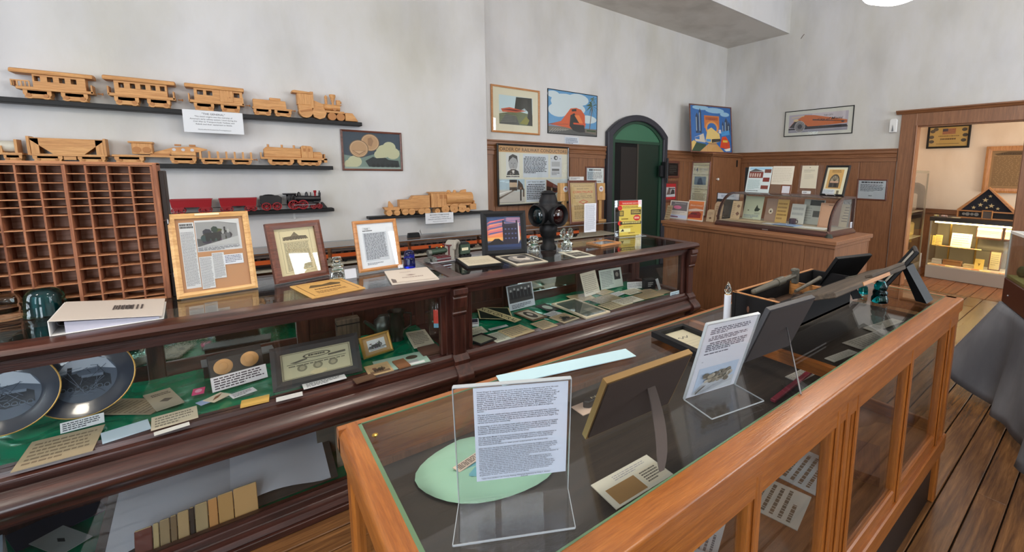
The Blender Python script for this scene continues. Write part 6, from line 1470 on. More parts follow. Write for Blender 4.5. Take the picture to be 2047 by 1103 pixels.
def curve(n=12, off=0):
    """front profile: quarter ellipse from the base front to the flat top"""
    cx, rx, rz = SX0+.30, .285-off, ztp-(zb+.05)-off
    return [(cx-rx*math.cos(PI/2*i/n), zb+.05+rz*math.sin(PI/2*i/n)) for i in range(n+1)]
C_ = curve()
g = G(); vs = []; fs = []
for x, z in C_: vs += [(x, sy0+.012, z), (x, sy1-.012, z)]
vs2 = [(v[0]+.003, v[1], v[2]-.002) for v in vs]
n = len(C_)
for i in range(n-1): fs += [(2*i, 2*i+1, 2*i+3, 2*i+2)]
csp('curved_glass', G().add(vs, fs), GL, smooth=60)
for y in (sy0+.012, sy1-.012):
    O, I = curve(12, 0), curve(12, .022)
    csp('end_rim', G().add([(x, y-.011, z) for x, z in O]+[(x, y-.011, z) for x, z in I]+[(x, y+.011, z) for x, z in O]+[(x, y+.011, z) for x, z in I],
        [f for i in range(n-1) for f in ((i, i+1, n+i+1, n+i), (2*n+i, 3*n+i, 3*n+i+1, 2*n+i+1), (i, 2*n+i, 2*n+i+1, i+1), (n+i, n+i+1, 3*n+i+1, 3*n+i))]), MV)
    csp('glass_end', G().prism([(x, z) for x, z in I]+[(SX1-.01, ztp-.02), (SX1-.01, zb+.05)], y-.0015, y+.0015, 'y'), GL)
csp('top', G().box(SX0+.29, SX1, sy0, sy1, ztp-.022, ztp), MY, bevel=.004)
csp('back_post', G().box(SX1-.025, SX1, sy0, sy0+.025, zb+.05, ztp-.02), MV); csp('back_post', G().box(SX1-.025, SX1, sy1-.025, sy1, zb+.05, ztp-.02), MV)
csp('corner_foot', G().cyl((SX0-.005, sy0-.005, zb), (SX0-.005, sy0-.005, zb+.03), .035, .02, 12), plain('dark_green_metal', (50, 54, 48), .5, .5))
csp('name_plate', G().box(SX0-.0225, SX0-.0195, (sy0+sy1)/2-.03, (sy0+sy1)/2+.03, zb+.006, zb+.014), STEEL)
q = at_y(1701, 448, sy0-.001); o = sheet('price_tag', 'small white tag on the end glass of the curved showcase', 'tag', (at_y(1701, 457, sy0+.008).x, sy0+.008, at_y(1701, 459, sy0).z), (0, 0, 0), .05, .07, gk(4, 3), .0006, (214, 218, 228))
# contents of the curved showcase
def incs(label, pa, pb, pt, pbm, x, col, draw, tilt=14, name='exhibit_sheet', zf=None):
    y0, y1 = at_x(pa, pt, x).y, at_x(pb, pt, x).y
    h = at_x((pa+pb)/2, pt, x).z-(zb+.053)
    y1 = max(y1, sy0+.03)
    return sheet(name, label, 'paper', (x, (y0+y1)/2, zb+.0535), (-math.radians(tilt), 0, -PI/2), abs(y0-y1), min(h, .27), draw, .002, col)
incs('green-grey printed sheet with a small engraved tree inside the curved showcase', 1486, 1523, 391, 431, 4.34, (186, 194, 168), lambda k: (k.poly([(.58, .4), (.7, .64), (.76, .5), (.9, .46), (.8, .36), (.62, .34)], (50, 60, 50)), k.rect(.22, .36, .3, .4, (70, 76, 66)), k.greek(.05, .04, .9, .2, 3, (110, 124, 140), .5, 3), k.rect(.6, .22, .9, .3, (160, 168, 150))))
incs('brown booklet with a round white emblem inside the curved showcase', 1529, 1551, 396, 434, 4.30, (140, 116, 100), lambda k: (k.ell(.5, .45, .2, .12, (200, 190, 170), 16), k.poly([(.4, .4), (.5, .52), (.6, .4)], (60, 50, 44))))
incs('amber printed booklet inside the curved showcase', 1551, 1574, 398, 436, 4.29, (178, 146, 84), gk(5, 3, (130, 100, 56)))
incs('white letter behind the dark mug in the curved showcase', 1580, 1608, 407, 440, 4.33, (188, 190, 182), gk(3, 3, (160, 162, 158)))
incs('tall grey newsletter with two dark photographs in the curved showcase', 1604, 1646, 398, 444, 4.40, (176, 178, 168), lambda k: (k.rect(.3, .76, .95, .98, (70, 72, 70)), k.rect(.5, .3, .95, .55, (80, 82, 78)), k.greek(.05, .1, .45, .7, 6, (150, 152, 146), .4, 3)))
incs('pinkish-tan certificate leaning inside the curved showcase', 1637, 1664, 405, 446, 4.24, (176, 138, 112), lambda k: (k.border(.05, .03, .95, .97, .02, (150, 112, 88)), k.rect(.6, .9, .9, .93, (110, 90, 76))))
incs('tan sheet with stacked dark bars at the right end of the curved showcase', 1679, 1710, 408, 448, 4.42, (170, 156, 126), lambda k: ([k.rect(.5-.05*i, .84-.12*i, .98, .88-.12*i, (80, 66, 50)) for i in range(6)], k.greek(.1, .4, .45, .5, 2, (140, 126, 100), .4, 3)))
incs('sheet with crowded small photographs at the back right of the curved showcase', 1682, 1712, 391, 410, 4.46, (130, 132, 124), lambda k: [k.ell(.1+.09*i, .8+.03*(i % 3), .04, .05, (60, 64, 60) if i % 2 else (190, 190, 180), 7) for i in range(10)])
t = thing('dark_mug', 'small dark purple mug with a handle inside the curved showcase', 'mug', (4.22, at_x(1585, 428, 4.22).y, zb+.053)); obj('mug_body', G().lathe([(.025, 0), (.03, .005), (.034, .06), (.03, .06), (.001, .02)], 18), plain('mug_purple', (62, 44, 54), .3), t, smooth=50); obj('mug_handle', G().tube([(0, -.03, .05), (0, -.05, .045), (0, -.05, .02), (0, -.028, .015)], .005, 6), plain('mug_purple', (62, 44, 54), .3), t)
def onpx(label, x0, px0, px1, w, col, seed, name='exhibit_sheet', dep=.1, lift=0):
    ya, yb = at_z(px0, 440, zb+.053).y, at_z(px1, 440, zb+.053).y
    ya, yb = at_x(px0, 440, x0+dep/2).y, at_x(px1, 440, x0+dep/2).y
    return sheet(name, label, 'paper', (x0, (ya+yb)/2, zb+.055+lift), (-PI/2, 0, -PI/2+.1*(seed % 3-1)), abs(ya-yb), dep, gk(4, seed, vg(col, .75)), .0015, col)
onpx('cream clipping flat at the left of the curved showcase floor', 4.08, 1455, 1482, .1, (186, 164, 128), 1, dep=.14)
onpx('open tan pamphlet flat in the curved showcase', 4.05, 1484, 1525, .1, (190, 172, 138), 2, dep=.16, lift=.003)
onpx('white card flat in the middle of the curved showcase floor', 4.03, 1528, 1550, .1, (196, 198, 200), 3, dep=.1, lift=.002)
onpx('blue printed leaflet flat in the curved showcase', 4.03, 1551, 1598, .1, (128, 154, 190), 4, dep=.16, lift=.005)
onpx('large white paper flat at the right of the curved showcase floor', 4.03, 1596, 1655, .1, (204, 208, 204), 5, dep=.16, lift=.001)
# baggage tags propped at the left end, outside
for i, (pa, pb, pt, lab, col) in enumerate(((1411, 1426, 418, 'smallest tan luggage tag propped left of the curved showcase', (182, 158, 126)), (1424, 1441, 402, 'tall bent tan paper tag propped left of the curved showcase', (176, 150, 120)))):
    x = 4.12+.03*i; y0, y1 = at_x(pa, 440, x).y, at_x(pb, 440, x).y; y1 = max(y1, sy1+.022); y0 = max(y0, y1+.05)
    h = at_x(pa, pt, x).z-1.0
    t = thing('luggage_tag', lab, 'tag', (x, (y0+y1)/2, 1.002), (-.2, 0, -PI/2)); w = abs(y0-y1)
    obj('tag_card', G().prism([(-w/2, 0), (w/2, 0), (w/2, h*.85), (w*.3, h), (-w*.3, h), (-w/2, h*.85)], 0, .002, 'y'), plain('tag_%d' % i, col, .8), t)
    k = Ink(w, h, None); k.poly([(.3, .3), (.5, .4), (.7, .3), (.5, .2)], (110, 80, 60)); k.greek(.2, .5, .8, .8, 3, (140, 116, 90), .4, 3); k.build('tag_print', t, -.0005)
x = 4.2; ya, yb = at_x(1441, 440, x).y, at_x(1462, 440, x).y
sheet('tag_card', 'wide tan card with two brown diamonds inside the left end of the curved showcase', 'card', (x, (sy1-.03)-.05, zb+.0535), (-.25, 0, -PI/2), .11, .2, lambda k: (k.poly([(.5, .72), (.7, .82), (.9, .72), (.7, .62)], (120, 96, 80)), k.poly([(.5, .3), (.72, .42), (.94, .3), (.72, .18)], (110, 80, 66)), k.greek(.08, .1, .4, .9, 8, (150, 126, 100), .4, 3)), .002, (182, 160, 128))
# dark album with white caption behind
x = 4.46; ya, yb = at_x(1424, 385, x).y, at_x(1470, 385, x).y; h = at_x(1440, 386, x).z-1.0
t = sheet('dark_album', 'dark album page with a white caption strip left behind the curved showcase', 'album', (4.54, (ya+yb)/2, 1.002), (-.06, 0, -PI/2), abs(ya-yb), h, lambda k: (k.rect(.04, .76, .97, .98, (196, 204, 216)), k.greek(.2, .82, .8, .93, 3, (120, 130, 150), .5, 3)), .004, (44, 46, 50))
# brochures in a stand and neighbours at the left end of the counter
def onctr(label, name, cat, pa, pb, pt, x, col, draw, tilt=8, th=.003):
    y0, y1 = at_x(pa, 430, x).y, at_x(pb, 430, x).y; h = at_x((pa+pb)/2, pt, x).z-1.0
    return sheet(name, label, cat, (x, (y0+y1)/2, 1.002), (-math.radians(tilt), 0, -PI/2), abs(y0-y1), h/math.cos(math.radians(tilt)), draw, th, col)
onctr('grey and white brochure with a pink oval, left in the clear brochure pair', 'brochure', 'brochure', 1337, 1373, 402, 4.06, (206, 200, 190), lambda k: (k.rect(.05, .46, .95, .95, (112, 106, 108)), k.ell(.42, .64, .22, .1, (206, 120, 150), 18), k.text('Panama Limited', .55, .84, .07, (206, 200, 200), slant=.2, fit=.6), k.rect(.05, .04, .95, .22, (186, 196, 220)), k.rect(.06, .08, .5, .14, (120, 70, 90)), k.greek(.1, .28, .9, .42, 2, (170, 160, 160), .5, 3)))
onctr('orange streamliner brochure, right in the clear brochure pair', 'brochure', 'brochure', 1373, 1405, 401, 4.08, (206, 196, 184), lambda k: (k.rect(.04, .04, .96, .96, (206, 120, 66)), k.text('Illinois Central', .5, .72, .09, (226, 206, 190), slant=.2, fit=.75), k.poly([(.04, .52), (.5, .6), (.96, .56), (.96, .5), (.04, .42)], (220, 196, 180)), k.poly([(.04, .2), (.3, .42), (.7, .46), (.86, .36), (.84, .14), (.04, .1)], (150, 56, 50)), k.rect(.2, .3, .6, .36, (96, 40, 40))))
y0, y1 = at_x(1336, 430, 4.05).y, at_x(1406, 430, 4.05).y
t = thing('brochure_stand', 'clear stand holding the two brochures on the panelled counter', 'stand', (4.05, (y0+y1)/2, 1.0005), (0, 0, -PI/2)); w = abs(y0-y1)
obj('clear_back', G().box(-w/2, w/2, .034, .037, .03, .2), ACR, t); obj('clear_foot', G().box(-w/2, w/2, -.06, .06, 0, .0015), ACR, t)
onctr('old folded tan paper at the left end of the panelled counter', 'old_paper', 'paper', 1328, 1338, 411, 3.9, (150, 132, 104), gk(5, 3, (120, 100, 76)), 20)
def dr_chi(k):
    P = (186, 178, 150); B = (44, 62, 96); K_ = (54, 54, 54)
    k.rect(0, 0, 1, 1, P); k.text('LOW RATE EXCURSION', .5, .945, .03, B, fit=.94).text('TO', .66, .925, .014, B).text('$', .1, .86, .07, B).text('4', .26, .825, .125, B).text('CHICAGO', .66, .855, .062, B, fit=.58).text('AND RETURN', .62, .825, .02, B, fit=.36)
    k.text('Illinois Central', .5, .765, .036, K_, fit=.92); k.rect(.14, .58, .86, .74, (96, 112, 124)).poly([(.3, .58), (.4, .7), (.55, .72), (.66, .62), (.7, .58)], (40, 56, 76)).ell(.5, .66, .12, .05, (48, 64, 84), 14)
    k.text('Saturday, Nov. 13', .5, .535, .034, K_, fit=.92).text('Sunday, Nov. 14', .5, .485, .034, K_, fit=.92); k.greek(.2, .44, .8, .46, 1, K_, .5, 3); k.greek(.06, .1, .94, .42, 12, (110, 104, 92), .5, 5)
x = 4.54; ya, yb = at_x(1380, 400, x).y, at_x(1418, 400, x).y; zt_ = at_x(1398, 323, x).z
framed('framed_poster', 'tall narrow framed $4 Chicago excursion poster leaning before the corner cupboard', 'picture', (4.51, (ya+yb)/2, 1.002), (-.06, 0, -PI/2-.06), abs(ya-yb), zt_-1.0, .016, .014, WALF, dr_chi)
# on the flat top of the curved showcase
def ontop(pa, pb, pt, x, tilt=12):
    y0, y1 = at_x(pa, 385, x).y, at_x(pb, 385, x).y; h = (at_x((pa+pb)/2, pt, x).z-ztp)/math.cos(math.radians(tilt))
    return (x, (y0+y1)/2, ztp+.001), (-math.radians(tilt), 0, -PI/2), abs(y0-y1), h
p, r, w, h = ontop(1489, 1536, 333, 4.36, 12)
sheet('photo_sheet', 'pale sheet of red brick depot photographs on top of the curved showcase', 'sheet', p, r, w, h, lambda k: (k.rect(0, 0, 1, 1, (200, 212, 214)), k.rect(.06, .88, .96, .97, (150, 190, 214)), k.rect(.06, .56, .66, .8, (120, 62, 54)), k.poly([(.04, .8), (.3, .92), (.66, .82)], (90, 90, 90)), [k.rect(.1+.1*i, .6, .16+.1*i, .74, (190, 170, 160)) for i in range(5)], k.rect(.7, .76, .97, .9, (110, 70, 60)), k.rect(.68, .42, .95, .58, (120, 56, 50)), k.rect(.64, .14, .94, .28, (120, 64, 56)), k.greek(.06, .12, .6, .5, 10, (150, 176, 176), .5, 3), k.greek(.06, .04, .9, .09, 1, (90, 100, 100), .5, 4)), .003, (200, 212, 214))
p, r, w, h = ontop(1538, 1580, 332, 4.36, 10)
sheet('document_sheet', 'cream document above a brown strip and white card, on the curved showcase', 'sheet', p, r, w, h, lambda k: (k.rect(0, .33, 1, 1, (206, 200, 186)), k.rect(0, 0, .52, .33, (112, 88, 72)), k.rect(.52, 0, 1, .33, (110, 66, 46)), k.rect(.58, .02, .94, .28, (196, 196, 204)), k.greek(.06, .4, .94, .94, 9, (186, 178, 162), .4, 3)), .003, (206, 200, 186))
p, r, w, h = ontop(1594, 1641, 330, 4.38, 6)
t = thing('document_holder', 'clear upright holder with a cream letter and small label on the curved showcase', 'sign holder', p, r); obj('clear_slab', G().box(-w/2, w/2, -.005, .0, 0, h), ACR, t); k = Ink(w*.68, h*.76, (206, 198, 176)); k.greek(.14, .7, .86, .84, 3, (150, 144, 130), .4, 3); k.greek(.2, .4, .8, .62, 5, (176, 170, 156), .4, 4); k.ell(.5, .92, .04, .02, (110, 100, 90), 8); k.build('letter', t, .0005, h*.22, -w*.08); k = Ink(w*.38, h*.1, (214, 214, 214)); k.greek(.1, .3, .9, .7, 1, (90, 90, 90), .6, 3); k.build('label', t, .0005, h*.03, -w*.12)
obj('letter_backing', G().box(-w*.42, w*.26, .0006, .0016, h*.22, h*.98), PAPER, t)
p, r, w, h = ontop(1640, 1697, 331, 4.36, 16)
def dr_arch(k):
    k.rect(0, 0, 1, 1, (206, 200, 176)).rect(.1, .2, .84, .92, (190, 150, 90)); k.greek(.26, .8, .72, .9, 2, (120, 90, 50), .6, 3, 1); k.ell(.47, .46, .25, .28, (70, 60, 52), 22, 0, PI).rect(.22, .24, .72, .46, (70, 60, 52)).ell(.47, .46, .2, .22, (150, 140, 120), 20, 0, PI)
    for i in range(4): k.line(.47, .46, .3+.11*i, .66, .02, (60, 52, 46))
    k.rect(.26, .42, .68, .48, (190, 150, 130)); k.rect(.28, .26, .4, .4, (36, 30, 28)).rect(.48, .26, .62, .4, (36, 30, 28)); k.rect(0, .0, .6, .17, (190, 196, 206)).greek(.04, .03, .56, .15, 4, (130, 136, 150), .5, 5).rect(.68, 0, .8, .14, (100, 90, 70))
t = framed('framed_picture', 'black-framed amber picture of an arched depot window on the curved showcase', 'picture', (p[0], p[1]+.02, p[2]), (r[0], 0, r[2]-.12), w*.9, h, .018, .016, BLK, dr_arch)
obj('easel_clip', G().tube([(-.04, -.02, .004), (-.04, -.045, .004), (.04, -.045, .004), (.04, -.02, .004)], .003, 6), plain('clip_white', (190, 190, 190), .4), t)
p, r, w, h = ontop(1484, 1515, 324, 4.46, 4)
t = sheet('black_board', 'black board edge tilted behind the brick depot photo sheet', 'board', (4.47, p[1], ztp+.001), (0, 0, -PI/2), .16, .27, None, .008, (30, 28, 30))

# ================================================================ ROOM BEYOND THE DOORWAY
bx0, bx1, by0, by1 = 8.13, 8.62, .70, 1.80
bc = thing('lit_showcase', 'glass showcase with warm inner light in the room beyond the doorway', 'showcase', ((bx0+bx1)/2, (by0+by1)/2, 0))
def bcp(name, g, m, **k): return obj(name, g, m, bc, world=True, **k)
bcp('plinth', G().box(bx0, bx1, by0, by1, 0, .19), plain('plinth_grey', (176, 168, 160), .6), bevel=.004)
bcp('floor_board', G().box(bx0+.005, bx1, by0, by1, .19, .2), plain('case_floor', (196, 180, 150), .7))
bcp('top', G().box(bx0-.01, bx1, by0-.01, by1+.01, .87, .93), plain('case_top', (44, 38, 34), .4), bevel=.004)
bcp('glass_front', G().box(bx0, bx0+.005, by0, by1, .2, .87), GL); bcp('glass_end', G().box(bx0, bx1, by1-.005, by1, .2, .87), GL)
bcp('back', G().box(bx1-.01, bx1, by0, by1, .2, .87), plain('case_back', (120, 108, 84), .7))
for y in (by0+.012, by1-.012): bcp('corner_strip', G().box(bx0-.002, bx0+.012, y-.01, y+.01, .19, .87), plain('steel_strip', (170, 164, 150), .35, .8))
for y in (1.3, 1.62): bcp('shelf_standard', G().box(bx1-.03, bx1-.012, y, y+.02, .2, .87), BRASS)
bcp('glass_shelf', G().box(bx0+.12, bx1-.02, by0+.01, by1-.02, .48, .486), GL); bcp('glass_shelf', G().box(bx0+.2, bx1-.02, by0+.01, 1.32, .64, .646), GL)
LT = plain('lamp_tube', (255, 226, 160), .5, emit=14)
bcp('light_tube', G().cyl((bx0+.04, by0+.05, .855), (bx0+.04, by1-.05, .855), .011, n=10), LT)
area('showcase_lamp', (bx0+.07, (by0+by1)/2, .845), (0, math.radians(-25), 0), .05, .95, 9, (1, .82, .5))
def inbc(label, pa, pb, pt, x, z, col, tilt=15, w=None, name='exhibit_sheet', draw=None, fm=None):
    y0, y1 = at_x(pa, 500, x).y, at_x(pb, 500, x).y; y1 = max(y1, by0+.02); h = at_x((pa+pb)/2, pt, x).z-z
    return framed(name, label, 'frame', (x, (y0+y1)/2, z), (-math.radians(tilt), 0, -PI/2), abs(y0-y1), h, .012, .01, fm, lambda k: (k.rect(0, 0, 1, 1, col), k.greek(.1, .2, .9, .85, 6, vg(col, .75), .4, 3))) if fm else sheet(name, label, 'paper', (x, (y0+y1)/2, z), (-math.radians(tilt), 0, -PI/2), abs(y0-y1), h, draw or gk(5, 3, vg(col, .75)), .003, col)
inbc('bright white document standing on the middle shelf of the lit showcase', 1898, 1939, 466, 8.33, .487, (236, 226, 196), 16)
inbc('wide framed certificate on the upper right of the lit showcase', 1947, 2000, 447, 8.45, .647, (240, 226, 190), 10, fm=WALF, name='framed_certificate')
inbc('second framed certificate at the right edge of the lit showcase', 2003, 2030, 447, 8.45, .647, (240, 226, 180), 10, fm=WALF, name='framed_certificate')
inbc('small yellow card at the left of the lit showcase middle shelf', 1867, 1881, 469, 8.36, .487, (226, 190, 110), 8)
inbc('amber card at the far left edge of the lit showcase', 1861, 1867, 470, 8.3, .487, (230, 196, 96), 8)
inbc('framed picture at the lower right of the lit showcase', 1979, 2004, 501, 8.38, .201, (230, 206, 150), 12, fm=WALF, name='framed_picture')
inbc('small yellow card with a heart shape, lower shelf of the lit showcase', 1951, 1970, 518, 8.28, .201, (226, 190, 96), 14, draw=lambda k: k.poly([(.35, .6), (.5, .3), (.65, .6), (.5, .55)], (140, 110, 50)))
for i, (pa, pb, h, c, lab) in enumerate(((1862, 1884, .07, (186, 180, 170), 'grey-white small model on the lower shelf of the lit showcase'), (1884, 1924, .08, (150, 106, 64), 'long brown wooden box on the lower shelf of the lit showcase'), (1926, 1950, .05, (206, 186, 140), 'low cream box on the lower shelf of the lit showcase'))):
    y0, y1 = at_x(pa, 520, 8.32).y, at_x(pb, 520, 8.32).y
    t = thing('small_box', lab, 'box', (8.34, (y0+y1)/2, .201), -PI/2); w = abs(y0-y1)
    obj('box_body', G().box(-w/2+.004, w/2-.004, -.04, .04, 0, h*.7), plain('sbox_%d' % i, c, .6), t, bevel=.005); obj('box_lid', G().box(-w/2+.006, w/2-.006, -.042, .042, h*.7, h), plain('sbox_%d' % i, vg(c, .85), .6), t, bevel=.004)
for i in range(9):
    y = 1.72-.1*i; c = [(214, 150, 96), (196, 120, 80), (226, 196, 130), (206, 170, 150)][i % 4]
    sheet('flat_paper', ['orange-tan', 'rust', 'pale yellow', 'pinkish', 'second orange-tan', 'second rust', 'second pale yellow', 'second pinkish', 'last orange-tan'][i]+' paper lying along the floor of the lit showcase', 'paper', (8.15+.01*(i % 2), y, .2025), (-PI/2, 0, -PI/2+.2*(i % 3-1)), .09, .1, gk(3, i, vg(c, .7)), .0012, c)
for i in range(6):
    y = 1.66-.085*i; c = [(226, 170, 96), (206, 150, 110), (236, 206, 140)][i % 3]
    sheet('flat_paper', ['first', 'second', 'third', 'fourth', 'fifth', 'sixth'][i]+' loose paper from the left on the middle glass shelf, lit showcase', 'paper', (8.26, y, .4872), (-PI/2, 0, -PI/2+.2*(i % 3-1)), .08, .09, gk(3, i, vg(c, .7)), .0012, c)
# folded flag in its triangular case
y0, y1 = at_x(1916, 412, 8.33).y, .86; yc, zt_ = at_x(1977, 374, 8.33).y, at_x(1977, 374, 8.33).z
t = thing('flag_case', 'triangular wooden case with a folded starry flag on the lit showcase', 'flag case', (8.33, yc, .9305), -PI/2)
wl_, h_ = y0-yc, zt_-.93; FO = wood('frame_oak', 'x')
obj('base_box', G().box(-wl_-.01, wl_+.01, 0, .1, 0, .018).box(-wl_-.01, wl_+.01, 0, .1, .10, .118).box(-wl_-.01, -wl_+.004, 0, .1, .018, .1).box(wl_-.004, wl_+.01, 0, .1, .018, .1), FO, t)
obj('slope_rail', G().prism([(-wl_-.02, .118), (0, h_), (0, h_-.026), (-wl_+.03, .118)], 0, .1, 'y').prism([(wl_+.02, .118), (0, h_), (0, h_-.026), (wl_-.03, .118)], 0, .1, 'y'), FO, t)
obj('folded_flag', G().prism([(-wl_+.03, .12), (wl_-.03, .12), (0, h_-.03)], .03, .08, 'y'), plain('flag_navy', (30, 32, 44), .9), t)
k = Ink(.6, .36, None)
def star(k, u, v, r, c):
    a = k.h/k.w; k.poly([(u+r*a*(1 if i % 2 == 0 else .4)*math.cos(PI/2+PI*i/5), v+r*(1 if i % 2 == 0 else .4)*math.sin(PI/2+PI*i/5)) for i in range(10)], c)
for u, v, r in ((.38, .22, .09), (.58, .2, .1), (.46, .42, .1), (.54, .58, .07), (.26, .1, .08), (.7, .1, .07), (.5, .12, .06)): star(k, u, v, r, (206, 186, 140))
k.build('stars', t, .0292, .125)
obj('medal_panel', G().box(-wl_+.01, wl_-.01, .05, .055, .018, .1), plain('case_black', (26, 24, 24), .6), t)
for i, u in enumerate((-.8, -.66, -.5, -.34)): obj('medal', G().cyl((wl_*u, .045, .06), (wl_*u, .05, .06), .02+.006*(i % 2), n=12), plain('medal_grey', (150, 146, 140), .4, .5), t)
obj('photo_frame', G().frame(.12, .13, .014, -.02, 0, .003, Matrix.Translation((.02, -.001, .0))), FO, t); obj('photo_card', G().box(-.03, .07, -.006, -.003, .014, .116), plain('photo_dark', (96, 84, 76), .5), t)
for i, (px, c, w, lab) in enumerate(((1872, (206, 186, 120), .05, 'tan roll on the left top of the lit showcase'), (1888, (206, 170, 160), .07, 'pink-white roll on the top of the lit showcase'), (1912, (226, 214, 150), .1, 'pale yellow paper on the top of the lit showcase'))):
    y = at_x(px, 430, 8.25).y; t = thing('paper_roll', lab, 'paper', (8.25, y, .931), -PI/2)
    obj('roll', G().cyl((-w/2, 0, .014), (w/2, 0, .014), .014, n=10) if i < 2 else G().box(-w/2, w/2, -.05, .05, 0, .004), plain('roll_%d' % i, c, .7), t); obj('band', G().cyl((-.004, 0, .014), (.004, 0, .014), .0146, n=10) if i < 2 else G().box(-w/2+.01, w/2-.01, -.04, .04, .004, .0048), WHT, t)
def dr_cert(k):
    k.rect(0, 0, 1, 1, (206, 170, 100)); k.rect(.34, .62, .68, .92, (196, 150, 110))
    for i in range(5): k.poly([(.34, .64+.055*i), (.68, .66+.055*i), (.68, .69+.055*i), (.34, .67+.055*i)], (150, 70, 60))
    k.rect(.34, .78, .48, .92, (70, 64, 84)); k.greek(.24, .5, .78, .56, 1, (110, 80, 50), .6, 3, 1); k.greek(.3, .32, .7, .42, 1, (96, 70, 46), .7, 4, 1); k.line(.2, .14, .8, .14, .02, (90, 66, 44))
    for u, v in ((.08, .8), (.06, .5), (.07, .26), (.9, .84), (.93, .56), (.9, .3), (.16, .9)): k.ell(u, v, .07, .09, (74, 66, 60), 10)
p, r, w, h = wall_x(1854, 1940, 250, 296, 8.985)
framed('framed_certificate', 'black-framed amber flag certificate on the far cream wall beyond the doorway', 'picture', p, r, w, h, .03, .02, BLK, dr_cert)
def dr_honor(k):
    k.rect(0, 0, 1, 1, (150, 120, 84)).poly([(.04, .92), (.3, .98), (.7, .98), (.96, .92), (.9, .88), (.1, .88)], (96, 76, 54)); k.text('HONOR ROLL', .5, .905, .045, (60, 46, 32), fit=.66); k.greek(.04, .06, .96, .86, 30, (110, 84, 56), .45, 3)
framed('honor_roll', 'large oak-framed honor roll on the far wall beyond the doorway', 'picture', (8.985, 1.02, 1.30), -PI/2, .74, .70, .07, .03, wood('frame_oak', 'z'), dr_honor, glass=False)
# tall lit wall case at the left, just inside the doorway, with a dark coat beside it
t = thing('wall_case', 'narrow tall glass display case just inside the doorway on the left', 'showcase', (7.95, 2.12, 0), 0)
obj('case_frame', G().box(-.35, .35, .18, .22, 0, 1.62).box(-.35, .35, -.2, .22, 0, .2).box(-.35, .35, -.2, .22, 1.58, 1.62).box(-.36, -.34, -.2, -.18, .2, 1.58).box(.34, .36, -.2, -.18, .2, 1.58), plain('case_metal', (170, 160, 140), .4, .5), t)
obj('case_glass', G().box(-.34, .34, -.2, -.195, .2, 1.58).box(-.36, -.355, -.18, .18, .2, 1.58), GL, t)
for z in (.6, 1.0): obj('case_shelf', G().box(-.34, .34, -.18, .18, z, z+.01), plain('case_floor', (196, 180, 150), .7), t)
for i, (z, c) in enumerate(((.21, (206, 170, 96)), (.61, (220, 186, 110)), (1.01, (160, 140, 120)))): obj('case_contents', G().box(-.3, .3, -.1, .1, z, z+.16+.05*i), plain('contents_%d' % i, c, .7), t, bevel=.02)
q = at_x(1832, 365, 8.6)
t = thing('dark_coat', 'dark coat hanging in the room beyond the doorway, left', 'coat', (8.62, q.y+.02, q.z-.75), -PI/2)
vs = []; fs = []; n = 14
for z, rx, ry in ((0, .15, .09), (.2, .15, .085), (.45, .145, .08), (.62, .15, .075), (.70, .13, .065), (.745, .06, .045), (.75, .03, .03)):
    for i in range(n):
        a = 2*PI*i/n; f = 1+.06*math.sin(5*a)*(1-z); vs.append((rx*f*math.cos(a), ry*f*math.sin(a), z))
for k_ in range(6):
    for i in range(n): j = (i+1) % n; fs.append((k_*n+i, k_*n+j, (k_+1)*n+j, (k_+1)*n+i))
obj('coat_body', G().add(vs, fs+[tuple(range(n))[::-1]]), plain('coat_dark', (42, 34, 34), .9), t, smooth=60); obj('sleeve', G().cyl((-.13, -.03, .66), (-.17, -.04, .1), .05, .04, 10), plain('coat_dark', (42, 34, 34), .9), t, smooth=60); obj('hanger_hook', G().tube([(0, 0, .74), (0, 0, .82), (.02, 0, .85), (0, .06, .86)], .004, 6), STEEL, t)
q = at_z(1830, 538, 0); t = thing('outlet_box', 'small white box on the floor against the far wainscot', 'box', (8.93, at_x(1832, 530, 8.93).y, 0), -PI/2); obj('box_body', G().box(-.05, .05, -.03, .03, 0, .24), WHT, t, bevel=.004); obj('box_face', G().box(-.03, .03, -.034, -.03, .1, .2), plain('face_grey', (190, 186, 180), .5), t)

# ================================================================ DIORAMA CASE ON A DRAPED TABLE, right edge
A = at_z(2001, 602, .70)
dt = math.atan2(.352, .936)
t = thing('diorama_case', 'glass diorama case with a dark red wooden base on the draped table', 'diorama', (A.x, A.y, .70), dt)
zt1 = at_y(2002, 558, A.y).z-.70
obj('base', G().box(-1.5, 0, -.9, 0, 0, zt1), plain('base_redbrown', (66, 28, 22), .4, coat=.3), t, bevel=.006)
obj('base_screw', G().ball((-.12, .001, zt1*.4), .006), STEEL, t)
hg = .30
obj('ground', G().box(-1.49, -.01, -.89, -.01, zt1, zt1+.02), plain('diorama_grass', (110, 112, 60), .95), t)
for i in range(7): obj('hill', G().ball((-.12-.2*i, -.16-.1*(i % 3), zt1+.02), .11, .09, .05+.02*(i % 2), 12, 6), plain('diorama_rock', (86, 92, 66) if i % 2 else (80, 84, 74), .95), t)
for i in range(5): obj('bush', G().ball((-.06-.17*i, -.07-.11*(i % 2), zt1+.055), .035, .03, .04, 8, 6), plain('diorama_bush', (52, 66, 36), .95), t)
for nm, g in (('glass_pane', G().box(-1.49, -.01, -.006, -.002, zt1, zt1+hg)), ('glass_pane', G().box(-.006, -.002, -.89, -.01, zt1, zt1+hg))): obj(nm, g, GL, t)
WF = plain('white_frame', (220, 218, 214), .45)
obj('top_frame', G().box(-1.5, 0, -.012, 0, zt1+hg, zt1+hg+.018), WF, t); obj('top_frame', G().box(-.012, 0, -.9, -.012, zt1+hg, zt1+hg+.018), WF, t)
obj('corner_strip', G().box(-.008, 0, -.008, 0, zt1, zt1+hg), plain('strip_clear', (150, 150, 146), .3), t)
